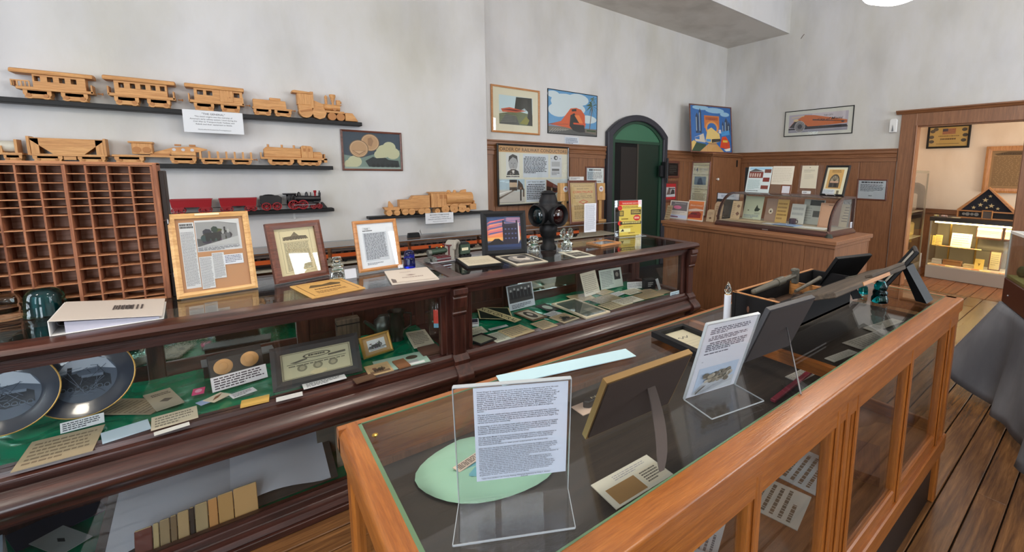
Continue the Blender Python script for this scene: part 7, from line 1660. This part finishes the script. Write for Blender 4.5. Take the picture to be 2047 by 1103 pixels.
# table with a grey cloth that flares at the corner
t2 = thing('draped_table', 'table under a grey velvet cloth hanging nearly to the floor, right edge', 'table', (A.x, A.y, 0), dt)
obj('table_top', G().box(-1.55, -.0, -.95, -.0, .66, .695), plain('table_ply', (120, 100, 80), .7), t2)
for x, y in ((-.08, -.08), (-1.45, -.08), (-.08, -.85), (-1.45, -.85)): obj('leg', G().box(x-.025, x+.025, y-.025, y+.025, 0, .66), BLK, t2)
VEL = plaster('grey_velvet', (112, 115, 122), (120, 120, 126), (150, 152, 158))
n = 60; vs = []; fs = []
per = []
for i in range(n+1):
    u = i/n
    if u < .62: per.append((-1.56+1.565*u/.62, .006, 0, 1))
    else: per.append((.006, .006-.95*(u-.62)/.38, 1, 0))
for k_ in range(13):
    f = k_/12
    for i, (x, y, nx, ny) in enumerate(per):
        u = i/n; fold = .03*f*math.sin(34*u)+.02*f*math.sin(57*u+1)
        cr = math.exp(-((u-.62)/.07)**2)
        ox = (nx*(.05*f+fold))+cr*.16*f; oy = (ny*(.05*f+fold))+cr*.20*f
        vs.append((x+ox, y+oy, .698-(.698-.06-.06*cr-.02*math.sin(21*u))*f))
m = n+1
for k_ in range(12):
    for i in range(n): fs.append((k_*m+i, (k_+1)*m+i, (k_+1)*m+i+1, k_*m+i+1))
g = G().add(vs, fs); o = obj('table_cloth', g, VEL, t2, smooth=80)
sm = o.modifiers.new('thick', 'SOLIDIFY'); sm.thickness = .003
obj('cloth_top', G().box(-1.55, .006, -.95, .006, .6952, .6985), VEL, t2)

# ================================================================ SCHOOLHOUSE LAMPS: one in view, the rest added unseen for fill light
GLB = plain('lamp_globe', (255, 243, 228), .3, emit=42)
for i, (x, y, lab) in enumerate(((3.63, 1.14, 'white glass globe lamp hanging at the top of the view'), (.6, 1.2, 'white glass globe lamp hanging out of view over the cases'), (1.8, -1.5, 'white glass globe lamp hanging near the street windows'), (-1.6, 1.2, 'white glass globe lamp hanging behind the viewer'), (5.2, -1.4, 'white glass globe lamp hanging near the right end of the room'))):
    t = thing('globe_lamp', lab, 'lamp', (x, y, CEI), 0)
    zl = 2.735-CEI
    obj('globe', G().lathe([(.001, zl), (.10, zl+.012), (.19, zl+.05), (.235, zl+.11), (.23, zl+.16), (.17, zl+.22), (.1, zl+.26), (.08, zl+.28)], 32, cap=False), GLB, t, smooth=80)
    obj('fitter', G().lathe([(.085, zl+.27), (.09, zl+.3), (.06, zl+.35), (.02, zl+.37)], 20), BRASS, t, smooth=50)
    obj('stem', G().cyl((0, 0, zl+.36), (0, 0, -.03), .009), BRASS, t); obj('canopy', G().lathe([(.07, 0), (.06, -.03), (.02, -.045)], 20), BRASS, t, smooth=50)
# ================================================================ ON THE OAK CASE
OT = 1.0015
TXT1 = ['David Weigel Sr operated the car most of the time from the beginning until 1914. His main', 'complaint was insufficient power due to improper operation of the power plant. He', 'recalled trying to run the car with a reasonable load. The weeds would get ground under', 'the wheels of the car, making the track so slippery that the passengers would have to get off', 'and throw a little dirt from the nearby road on the tracks so that the car could get some', 'traction. Attempts to push freight failed with not enough power available to make the', 'grades. The winter of 1911-12 was a hard one and the line was snowed under quite a few', 'times. The little #1 car was unsuitable for running all the way to Middlebury as it was on', 'the ground so much that the schedule could not be maintained. The company, hard', 'pressed by dissatisfied passengers, purchased a new car, #201, in an effort to improve', 'service.', '',
        'The lack of power, weeds and sharp curves caused train crews many gray hairs. Carloads', 'of grain are reported to have spoiled because they were on the ground so long before being', 'rerailed. Lack of revenue finally caught up with the line. Conditions became so bad that in', '1913, train crews were forced to keep the fares they collected to apply to their wages. The', 'rail line was forced into receivership.', '',
        'In September of 1915, the company made public its plans to change the location of its track', 'in Amboy. The main street line was to be abandoned and a new line parallel to the CB&Q', 'tracks from Binghampton would give the line a direct connection with the ICRR at Amboy.', 'In addition, the city was about to pave Main Street and the railroad was sure to be', 'burdened with the cost of paving for its part of the street.', '',
        'The age of the Model T Ford arrived and there was little need for public transportation in', 'the area. The result was the discontinuance of passenger service in 1916. That left the', 'track between Amboy and the CB&Q crossing in Binghampton torn up and the trolly', 'cars were sold for $3,285.', 'The conversion from electric to steam power ended service in the Amboy area.', '',
        'After this time, the line was operated with steam locomotives for freight service only. The', 'railway barely managed to keep going. Ties for the road were obtained from nearby woods', 'and for the most part were laid on the ground without ballast. As the ties rotted out, the', 'track became so uneven and worn that trains were barely able to stay on the rails.', 'Operating conditions became so bad that the principal customer of the railway, Lee', 'County Grain, bought the railroad around 1920. He owned a lumber yard and an elevator at', 'Lee Center and initially started improvements on the line.', 'When the CB&Q allowed a per cent of $30 per car on traffic originating on the Lee', 'County Central, competition was improved. The town of Lee Center was placed in a', 'position of equal footing with towns on other railroads. He therefore sold the', 'elevator, lumber yard and railway to the Lee Center Farm Company about 1930 at the', 'age of 82. The railway was run in close connection with the elevator at Lee Center from', '1932 until the early 1940s. Normally in the winter, the line would ship out 100 cars of', 'grain, 75 cars of livestock and received 20 cars of coal and 30 cars of lumber annually.', 'Toward the end of the 1940s, trucks hauled the grain and wrote it all down from', 'Binghampton to their own, much to their patrons\' dismay.', '', '   Taken from (Indiana Lee County Railway Historical Summary) by Philip L. Keister', '                                                                      Railroad']
def dr_long(k):
    k.rect(0, 0, 1, 1, (224, 232, 246)); n = len(TXT1)
    mx_ = .94*k.w/max(1e-6, max(sum(glyph(c)[2] for c in s) for s in TXT1))/k.h
    for i, s in enumerate(TXT1):
        if s: k.text(s, .035, .965-.95*(i+.8)/n, min(mx_, .019), (24, 26, 44), 'l')
holder('text_stand', 'clear stand with a long typed page, nearest on the oak case', (918.5, 1003), (1134, 975), (918.6, 773), OT, -9, .088, dr_long, (224, 232, 246), .004, pw=.86, p0=.035)
def dr_text2(k):
    k.rect(0, 0, 1, 1, (226, 229, 238)); B = (70, 72, 90)
    k.greek(.1, .86, .94, .95, 4, B, .5, 3, .4, .05); k.greek(.1, .775, .94, .84, 3, B, .5, 4, .7, .05); k.greek(.1, .63, .94, .755, 5, B, .5, 5, .6, .05); k.greek(.1, .585, .9, .61, 1, B, .5, 6); k.rect(.1, .49, .13, .495, B)
    k.rect(.1, .02, .92, .40, (196, 212, 232)); k.poly([(.1, .06), (.3, .2), (.9, .18), (.92, .02), (.1, .02)], (206, 210, 214))
    r = random.Random(3)
    for i in range(60): k.ell(r.uniform(.25, .8), .2+r.uniform(-.02, .1)*1, r.uniform(.03, .07), r.uniform(.015, .035), [(128, 122, 110), (150, 144, 130), (108, 102, 92), (170, 166, 154)][i % 4], 7)
    for i in range(8): k.line(.14+.02*i, .04, .2+.09*i, .15, .006, (150, 156, 166)); 
    k.poly([(.12, .05), (.2, .1), (.3, .16), (.24, .15), (.12, .08)], (90, 84, 76))
holder('text_stand', 'clear stand with a typed page above a misty tree photograph, middle of the oak case', (1367, 799), (1467, 768), (1421, 646), OT, -17, .095, dr_text2, (214, 218, 230), .004)
# picture frame seen from behind with its easel leg: lowest corner, gilt rim
p, r, w, h = panel_px((1171, 877), (1343, 808), (1237, 760), OT, -24)
a, b = at_z(1171, 877, OT), at_z(1366, 800, OT)
GB = wood('old', 'x')
def back_frame(name, label, bl, br, tl, tilt, rim, rimw, backm, leg, th=.016, legpx=None):
    """a frame leaning away from us is seen from its back: built facing away"""
    p, r, w, h = panel_px(bl, br, tl, OT, tilt)
    t = thing(name, label, 'picture frame', p, (0, 0, r[2]))
    M = Matrix.Rotation(r[0], 4, 'X')
    Mi = M @ Matrix.Translation((0, .0, 0)) @ Matrix.Rotation(PI, 4, 'Z')
    obj('frame', G().frame(w, h, rimw, -th, 0, .004, Mi), rim, t)
    obj('frame_rim', G().box(-w/2-.001, w/2+.001, -.001, th*.8, h-.001, h+.002, M).box(-w/2-.0015, -w/2, -.001, th*.8, 0, h, M).box(w/2, w/2+.0015, -.001, th*.8, 0, h, M).box(-w/2, w/2, -.001, th*.8, -.0005, .0015, M), rim, t)
    obj('back_board', G().box(-w/2+.004, w/2-.004, -.003, .0, .004, h-.004, M), backm, t)
    obj('picture', G().box(-w/2+rimw, w/2-rimw, .004, .005, rimw, h-rimw, M), plain('print_hidden', (170, 166, 156), .6), t)
    return t, w, h, M
BKF = plain('frame_back_brown', (52, 40, 35), .8)
t, w, h, M = back_frame('easel_frame', 'gilt-rimmed picture frame seen from behind with a curved strut, near end of the oak case', (1171, 877), (1335, 806), (1237, 758), -24, plain('gilt_rim', (150, 120, 76), .42, .6), .012, BKF, None)
hg_ = M @ Vector((.02, -.004, h*.62)); ft = t.matrix_basis.inverted() @ at_z(1324, 943, OT)
ft.z = .002
n = 10; vs = []; fs = []
for i in range(n+1):
    u = i/n; c = hg_.lerp(ft, u); c.y -= .012*math.sin(PI*u); wv = .011+.003*math.sin(PI*u)-.006*max(0, u-.85)*6
    for s, d in ((-1, 0), (1, 0), (1, .003), (-1, .003)): vs.append((c.x+s*wv, c.y+d, c.z))
for i in range(n):
    for j in range(4): q = (j+1) % 4; fs.append((4*i+j, 4*i+q, 4*i+4+q, 4*i+4+j))
obj('easel_strut', G().add(vs, fs+[(0, 1, 2, 3), (4*n+3, 4*n+2, 4*n+1, 4*n)]), plain('strut_brown', (70, 60, 56), .7), t)
# black shallow frame lying flat with a cream signed document
p, r, w, h = flat_px((1405, 712), (1470, 690), (1352, 659), (1291, 676), OT)
t = framed('picture_frame', 'black frame lying flat with a cream handwritten document, back edge of the oak case', 'frame', (p.x, p.y, OT), (-PI/2, 0, r), w, h, .02, .022, plain('frame_charcoal', (14, 14, 17), .5, spec=.3), lambda k: (k.rect(0, 0, 1, 1, (214, 204, 176)), [k.line(.3+.06*i, .66+.05*math.sin(i*2.1), .36+.06*i, .66+.05*math.sin((i+1)*2.1), .02, (40, 36, 34)) for i in range(7)], k.line(.1, .46, .9, .46, .006, (150, 140, 120)), k.line(.1, .36, .9, .36, .006, (150, 140, 120)), k.line(.1, .24, .9, .24, .006, (150, 140, 120))))
t.rotation_euler = (-PI/2, 0, r)
# battery candle
b = at_z(1456, 666, OT); s_ = (b-EYEP).dot(CF)/FPX
t = thing('candle_lamp', 'white candle-shaped lamp with a clear flame bulb beside the wooden box', 'lamp', (b.x, b.y+.01, OT))
zc = (666-588)*s_; zb_ = (666-561)*s_; rc = 6.6*s_
obj('sleeve', G().lathe([(rc, 0), (rc, zc), (rc*.8, zc+.001), (rc*.75, zc-.004), (.001, zc-.004)], 20), plain('candle_white', (206, 210, 220), .4), t, smooth=40)
obj('socket', G().cyl((0, 0, zc-.004), (0, 0, zc+.004), rc*.7, n=14), plain('socket_amber', (190, 150, 90), .5), t)
hb = zb_-zc
obj('bulb', G().lathe([(rc*.55, zc+.003), (rc*.95, zc+hb*.22), (rc*1.05, zc+hb*.36), (rc*.85, zc+hb*.58), (rc*.4, zc+hb*.82), (rc*.08, zc+hb)], 20), CLR, t, smooth=60)
# old wooden box, open, with tools
zbx = .155
BLKW = wood('old', 'y')
BW = plain('box_black', (20, 19, 21), .8, spec=.25)
c0, c1 = at_z(1450, 640, OT), at_z(1540, 655, OT)
f0, f1, r0, r1 = at_z(1466, 603, OT+zbx), at_z(1551, 622, OT+zbx), at_z(1600, 555, OT+zbx), at_z(1660, 575, OT+zbx)
# box set by its near corner (left front top) with sides along the case
nx, ny = at_z(1466, 603, OT+zbx), at_z(1551, 622, OT+zbx)
px0, px1, yy0, yy1, zbx = 1.365, 1.99, .685, .858, .122
t = thing('tool_box', 'open old black wooden tool box on the oak case', 'tool box', ((px0+px1)/2, (yy0+yy1)/2, OT))
def tb(name, g, m, **k): return obj(name, g, m, t, world=True, **k)
th = .016
tb('side_board', G().box(px0, px1, yy1-th, yy1, OT, OT+zbx), BW, bevel=.002); tb('side_board', G().box(px0, px1, yy0, yy0+th, OT, OT+zbx*.95), BW, bevel=.002)
tb('end_board', G().box(px0, px0+th, yy0+th, yy1-th, OT, OT+zbx), BW, bevel=.002); tb('end_board', G().box(px1-th, px1, yy0+th, yy1-th, OT, OT+zbx), BW, bevel=.002)
tb('bottom_board', G().box(px0, px1, yy0, yy1, OT, OT+.012), BLKW); tb('partition', G().box(px0+.40, px0+.41, yy0+th, yy1-th, OT+.012, OT+zbx*.85), wood('frame_oak', 'y'))
WE = wood('frame_oak', 'x')
tb('worn_edge', G().box(px0, px1, yy1-th+.002, yy1-.002, OT+zbx, OT+zbx+.002), WE); tb('worn_edge', G().box(px0+.002, px0+th-.002, yy0, yy1, OT+zbx, OT+zbx+.002), WE)
tb('rust_mark', G().ball((px0-.0005, (yy0+yy1)/2+.02, OT+zbx*.6), .001, .005, .012, 8, 6), plain('rust', (104, 72, 56), .8))
tb('litter', G().box(px0+th, px1-th, yy0+th, yy1-th, OT+.012, OT+.05), plain('box_litter', (74, 52, 36), .95))
rr_ = random.Random(5)
for i in range(14): tb('shaving', G().ball((rr_.uniform(px0+.05, px1-.05), rr_.uniform(yy0+.04, yy1-.04), OT+.055), .03, .02, .02, 7, 5), plain('shaving_%d' % (i % 3), ((96, 66, 42), (60, 44, 34), (120, 84, 52))[i % 3], .9))
# heavy wrench and second tool lying on the box
PIP = plain('tool_steel', (92, 88, 78), .55, .5)
a, b_ = at_z(1507, 583, OT+zbx+.012), at_z(1591, 549, OT+zbx+.022)
t3 = thing('pipe_wrench', 'large grey iron wrench lying across the old wooden box', 'wrench', a, 0)
d = b_-a
obj('handle', G().cyl((0, 0, 0), tuple(d*.55), .010, .013, 12), PIP, t3, smooth=50); obj('handle_end', G().ball((0, 0, 0), .0105), PIP, t3, smooth=50)
obj('collar', G().cyl(tuple(d*.5), tuple(d*.66), .0155, .0155, 12), PIP, t3, smooth=50); obj('shank', G().cyl(tuple(d*.6), tuple(d*1.0), .009, .010, 8), PIP, t3)
M = Matrix.Translation(d) @ Matrix.Rotation(math.atan2(d.y, d.x), 4, 'Z')
obj('jaw', G().box(-.016, .008, -.012, .012, -.035, .026, M), PIP, t3, bevel=.004); obj('jaw_hook', G().box(-.03, -.0, -.011, .011, .016, .028, M), PIP, t3, bevel=.003)
a, b_ = at_z(1590, 582, OT+zbx-.02), at_z(1638, 556, OT+zbx-.005)
t3 = thing('iron_chisel', 'thin iron bar with a flattened end resting in the old wooden box', 'tool', a, 0); d = b_-a
obj('bar', G().cyl((0, 0, 0), tuple(d), .006, .008, 8), PIP, t3); obj('bar_head', G().ball(tuple(d), .012, .01, .01, 10, 6), PIP, t3, smooth=50)
# lid of the box, hinged along the front side and propped out
LW = wood('old', 'x')
ymid = yy0-.012
e0, e1 = at_y(1395, 705, ymid), None
t4 = thing('box_lid', 'worn plank lid of the old wooden box, tilted outward', 'lid', (1.72, yy0-.006, OT+zbx-.006), (0, 0, 0))
M = Matrix.Rotation(math.radians(-21), 4, 'X')
obj('lid_plank', G().box(-.28, .42, -.15, -.002, -.009, .009, M), LW, t4, bevel=.003); obj('lid_batten', G().box(.05, .42, -.15, -.125, .009, .02, M), LW, t4, bevel=.002)
obj('worn_strip', G().box(-.05, .22, -.152, -.148, -.007, .006, M), WE, t4)
for x in (-.15, .22): obj('hinge', G().box(x-.02, x+.02, -.03, .004, .009, .012, M), PIP, t4)
# grey-backed frame with wire leg in front of the box
t, w, h, M = back_frame('easel_frame', 'dark grey frame seen from behind with a thin wire leg, middle of the oak case', (1487, 724), (1577, 690), (1541, 620), -22, plain('rim_grey', (62, 62, 66), .5), .01, plain('frame_back_grey', (54, 48, 48), .8), None)
fo = t.matrix_basis.inverted() @ at_z(1601, 790, OT); tp_ = M @ Vector((w*.12, -.003, h*.52))
obj('wire_leg', G().tube([tuple(tp_), (fo.x, fo.y, .002)], .0022, 6), STEEL, t)
# black easel-backed frames and teal insulators at the far end
def leg_strip(par, a, b, w0, w1, mat, th=.004, sdv=(1, 0, 0)):
    a, b = Vector(a), Vector(b); d = (b-a).normalized(); sdv = Vector(sdv); n = d.cross(sdv).normalized()*th
    vs = [a-sdv*w0, a+sdv*w0, b+sdv*w1, b-sdv*w1]; vs += [v+n for v in vs]
    obj('easel_leg', G().add(vs, [(0, 1, 2, 3), (7, 6, 5, 4), (0, 4, 5, 1), (1, 5, 6, 2), (2, 6, 7, 3), (3, 7, 4, 0)]), mat, par)
ED = plain('easel_dark', (24, 27, 32), .7, spec=.3)
t, w, h, M = back_frame('easel_frame', 'black easel-backed photo frame beyond the old wooden box', (1622, 592), (1688, 581), (1674, 518), -30, BLK, .012, plain('felt_black', (12, 12, 13), .95, spec=.1), None)
q = M @ Vector((w*.1, -.004, h*.5)); leg_strip(t, q, (w*.15, q.y-.055, .002), .018, .03, ED)
q = at_z(1748, 592, OT); vd = math.atan2(ray(1748, 592).y, ray(1748, 592).x)
t = thing('easel_frame', 'farthest black easel-backed frame standing side on at the end of the oak case', 'picture frame', q, (0, 0, vd)); w, h = .17, .27
M = Matrix.Rotation(math.radians(31), 4, 'X')
obj('frame', G().frame(w, h, .014, -.014, 0, .004, M @ Matrix.Rotation(PI, 4, 'Z')), BLK, t); obj('back_board', G().box(-w/2+.004, w/2-.004, -.003, 0, .004, h-.004, M), plain('felt_black', (12, 12, 13), .95, spec=.1), t)
obj('picture', G().box(-w/2+.014, w/2-.014, .003, .004, .014, h-.014, M), plain('print_hidden', (170, 166, 156), .6), t)
q = M @ Vector((0, -.004, h*.66)); leg_strip(t, q, (0, q.y-.075, .002), .012, .022, BLK, .05, (.5, .85, 0))
t, r, hh = insulator('glass_insulator', 'aqua glass insulator standing near the far end of the oak case', 1768, 606, 30, 562, AQUA, [(.9, 0), (1.0, .03), (1, .2), (.86, .3), (.8, .36), (.88, .4), (.88, .5), (.72, .56), (.7, .62), (.8, .66), (.8, .78), (.6, .9), (.5, 1.0), (.01, 1.0)], OT)
insulator('glass_insulator', 'small pale aqua insulator half hidden behind the box lid', 1731, 588, 18, 570, AQUA, BELL, OT)
# thumb tack on the near glass corner
b = at_z(750, 875, OT); t = thing('thumb_tack', 'brass thumb tack on the near left corner of the oak case glass', 'tack', (b.x, b.y, OT)); obj('head', G().lathe([(.001, .006), (.006, .006), (.006, .008), (.002, .010), (.001, .010)], 12), BRASS, t, smooth=50); obj('pin', G().cyl((0, 0, 0), (0, 0, .006), .0012, n=6), BRASS, t)

# ---- under the glass of the oak case
DZk = DECK+.0005
def under(label, bl, br, tr, tl, draw, col=(214, 212, 200), th=.002, name='exhibit_sheet', cat='paper', lift=0, z=None): return lying(name, label, cat, bl, br, tr, tl, z or DZk, draw, th, col, None, lift)
c = at_z(955, 895, DZk)
t = thing('cloth_cap', 'round pale green cloth cap lying under the near glass', 'cap', (c.x-.01, min(c.y, .84), DZk), math.radians(-28))
n = 30; prof = [(.001, .016), (.06, .0158), (.1, .0145), (.120, .011), (.126, .006), (.118, .001), (.001, .0)]
vs = []; fs = []
for q_, (r_, z) in enumerate(prof):
    for i in range(n):
        a = 2*PI*i/n; rp = 1+.015*math.sin(5*a+q_); vs.append((r_*1.22*rp*math.cos(a), r_*.9*rp*math.sin(a), z+(.003*math.sin(7*a) if 0 < q_ < 4 else 0)))
for k_ in range(len(prof)-1):
    for i in range(n): j = (i+1) % n; fs.append((k_*n+i, (k_+1)*n+i, (k_+1)*n+j, k_*n+j))
obj('crown', G().add(vs, fs), plain('cap_green', (158, 204, 182), .85), t, smooth=80)
obj('band', G().ball((.02, -.02, .0145), .09, .03, .003, 16, 6), plain('cap_blue', (112, 178, 196), .8), t)
o = obj('paper_label', G().box(-.065, .065, -.012, .012, .018, .0195, Matrix.Rotation(math.radians(44), 4, 'Z') @ Matrix.Translation((.0, .03, 0))), plain('label_pink', (226, 206, 192), .8), t)
k = Ink(.126, .022, None); k.greek(.03, .1, .97, .92, 4, (70, 56, 50), .5, 3); o = k.build('label_print', t); o.matrix_basis = Matrix.Rotation(math.radians(44), 4, 'Z') @ Matrix.Translation((0, .03-.011, .0198)) @ Matrix.Rotation(-PI/2, 4, 'X')
under('off-white sheet with a brown cloth swatch and typed label under the glass', (1237, 1022), (1342, 948), (1296, 912), (1177, 970), lambda k: (k.rect(.08, .06, .56, .62, (150, 118, 78)), k.rect(.6, .1, .98, .66, (214, 208, 190)), k.greek(.64, .16, .94, .6, 5, (96, 90, 84), .5, 3), k.greek(.3, .72, .9, .92, 3, (150, 150, 160), .4, 4)), (206, 204, 192))
under('long pale blue card lying along the back edge of the oak case glass', (985, 772), (1268, 717), (1254, 694), (1010, 752), None, (176, 206, 216), z=OT)
under('tiny pale green tag under the glass before the black flat frame', (1282, 725), (1306, 716), (1302, 708), (1280, 716), gk(1, 3), (176, 200, 190))
under('pinkish caption card under the lettered railroad spike', (1160, 835), (1262, 790), (1240, 775), (1148, 812), lambda k: k.text('Railroad Spike', .6, .2, .2, (110, 84, 76), slant=.2), (222, 196, 180))
a, b_ = at_z(1172, 806, DZk+.012), at_z(1250, 772, DZk+.012)
d = b_-a; t = thing('railroad_spike', 'black railroad spike lettered in white under the oak case glass', 'spike', a, math.atan2(d.y, d.x)); L = d.length+.04
obj('shaft', G().prism([(0, -.013), (-.012, 0), (0, .013), (L*.85, .012), (L, .004), (L, -.004), (L*.85, -.012)], -.011, .011, 'z'), plain('spike_black', (20, 20, 26), .35, coat=.4), t, bevel=.003)
obj('spike_head', G().ball((L, 0, .0), .02, .02, .011, 12, 8), plain('spike_black', (20, 20, 26), .35, coat=.4), t)
k = Ink(L*.8, .024, None); k.text('LAST TRAIN', .5, .42, .5, (214, 206, 180), fit=.95); k.text('R.R.', .5, .02, .36, (206, 200, 190), slant=.2); o = k.build('lettering', t); o.matrix_basis = Matrix.Translation((L*.45, .012, .0116)) @ Matrix.Rotation(PI, 4, 'Z') @ Matrix.Rotation(-PI/2, 4, 'X')
under('dark photograph under the glass beside the cross bar', (1372, 690), (1428, 668), (1410, 658), (1358, 678), None, (70, 68, 62))
a, b_ = at_z(1545, 800, DZk+.01), at_z(1632, 732, DZk+.01); d = b_-a
t = thing('red_stick', 'long dark red painted stick under the far glass of the oak case', 'stick', a, math.atan2(d.y, d.x)); obj('stick_body', G().box(0, d.length, -.008, .008, -.006, .004), plain('stick_red', (130, 34, 56), .5), t, bevel=.002); obj('stick_end', G().box(d.length, d.length+.01, -.009, .009, -.007, .005), BLK, t)
for i, (q, c, lab) in enumerate(((((1585, 770), (1640, 745), (1630, 725), (1580, 750)), (176, 172, 166), 'grey crumpled paper behind the dark red stick'), (((1660, 728), (1712, 708), (1700, 698), (1655, 715)), (196, 194, 186), 'white typed card right of the cross bar'), (((1705, 706), (1790, 675), (1770, 655), (1700, 682)), (186, 182, 174), 'large grey printed sheets at the far end under the glass'), (((1735, 668), (1800, 648), (1790, 635), (1735, 655)), (170, 166, 156), 'second pile of printed sheets at the far end under the glass'))):
    under(lab, *q, gk(6, i, vg(c, .72)), c, lift=.001*i)
# ---- lower level of the oak case, seen through its front glass
LK = .3355
def low(label, x, y, w, h, rz, col, draw=None, th=.003, name='exhibit_sheet', lift=0): return sheet(name, label, 'paper', (x, y, LK+th+lift), (-PI/2, 0, rz), w, h, draw, th, col)
low('white document in a black mount on the floor of the oak case', 1.02, .56, .26, .2, .5, (206, 212, 220), gk(7, 3, (150, 156, 166)), lift=.006)
low('black mount under the white document in the oak case', 1.0, .545, .32, .25, .5, (28, 28, 30))
low('typed white card on the lower floor of the oak case', 1.16, .72, .16, .12, .4, (214, 214, 216), gk(5, 5, (120, 120, 126)))
low('white paper with a torn edge beside the wide stiles of the oak case', 1.5, .6, .2, .22, .2, (206, 206, 200), gk(6, 6))
low('bluish sheet of paper on the lower floor, far part of the oak case', 1.75, .62, .26, .3, .1, (190, 204, 214), gk(8, 7))
t = thing('brown_book', 'brown book lying on the lower floor of the oak case', 'book', (1.95, .6, LK+.0005), .3); obj('book_cover', G().box(-.12, .12, -.09, .09, 0, .006).box(-.12, .12, -.09, .09, .034, .04).box(-.12, -.115, -.09, .09, .006, .034), wood('frame_walnut', 'x'), t); obj('page_block', G().box(-.114, .116, -.086, .086, .006, .034), plain('book_pages', (190, 170, 128), .9), t)
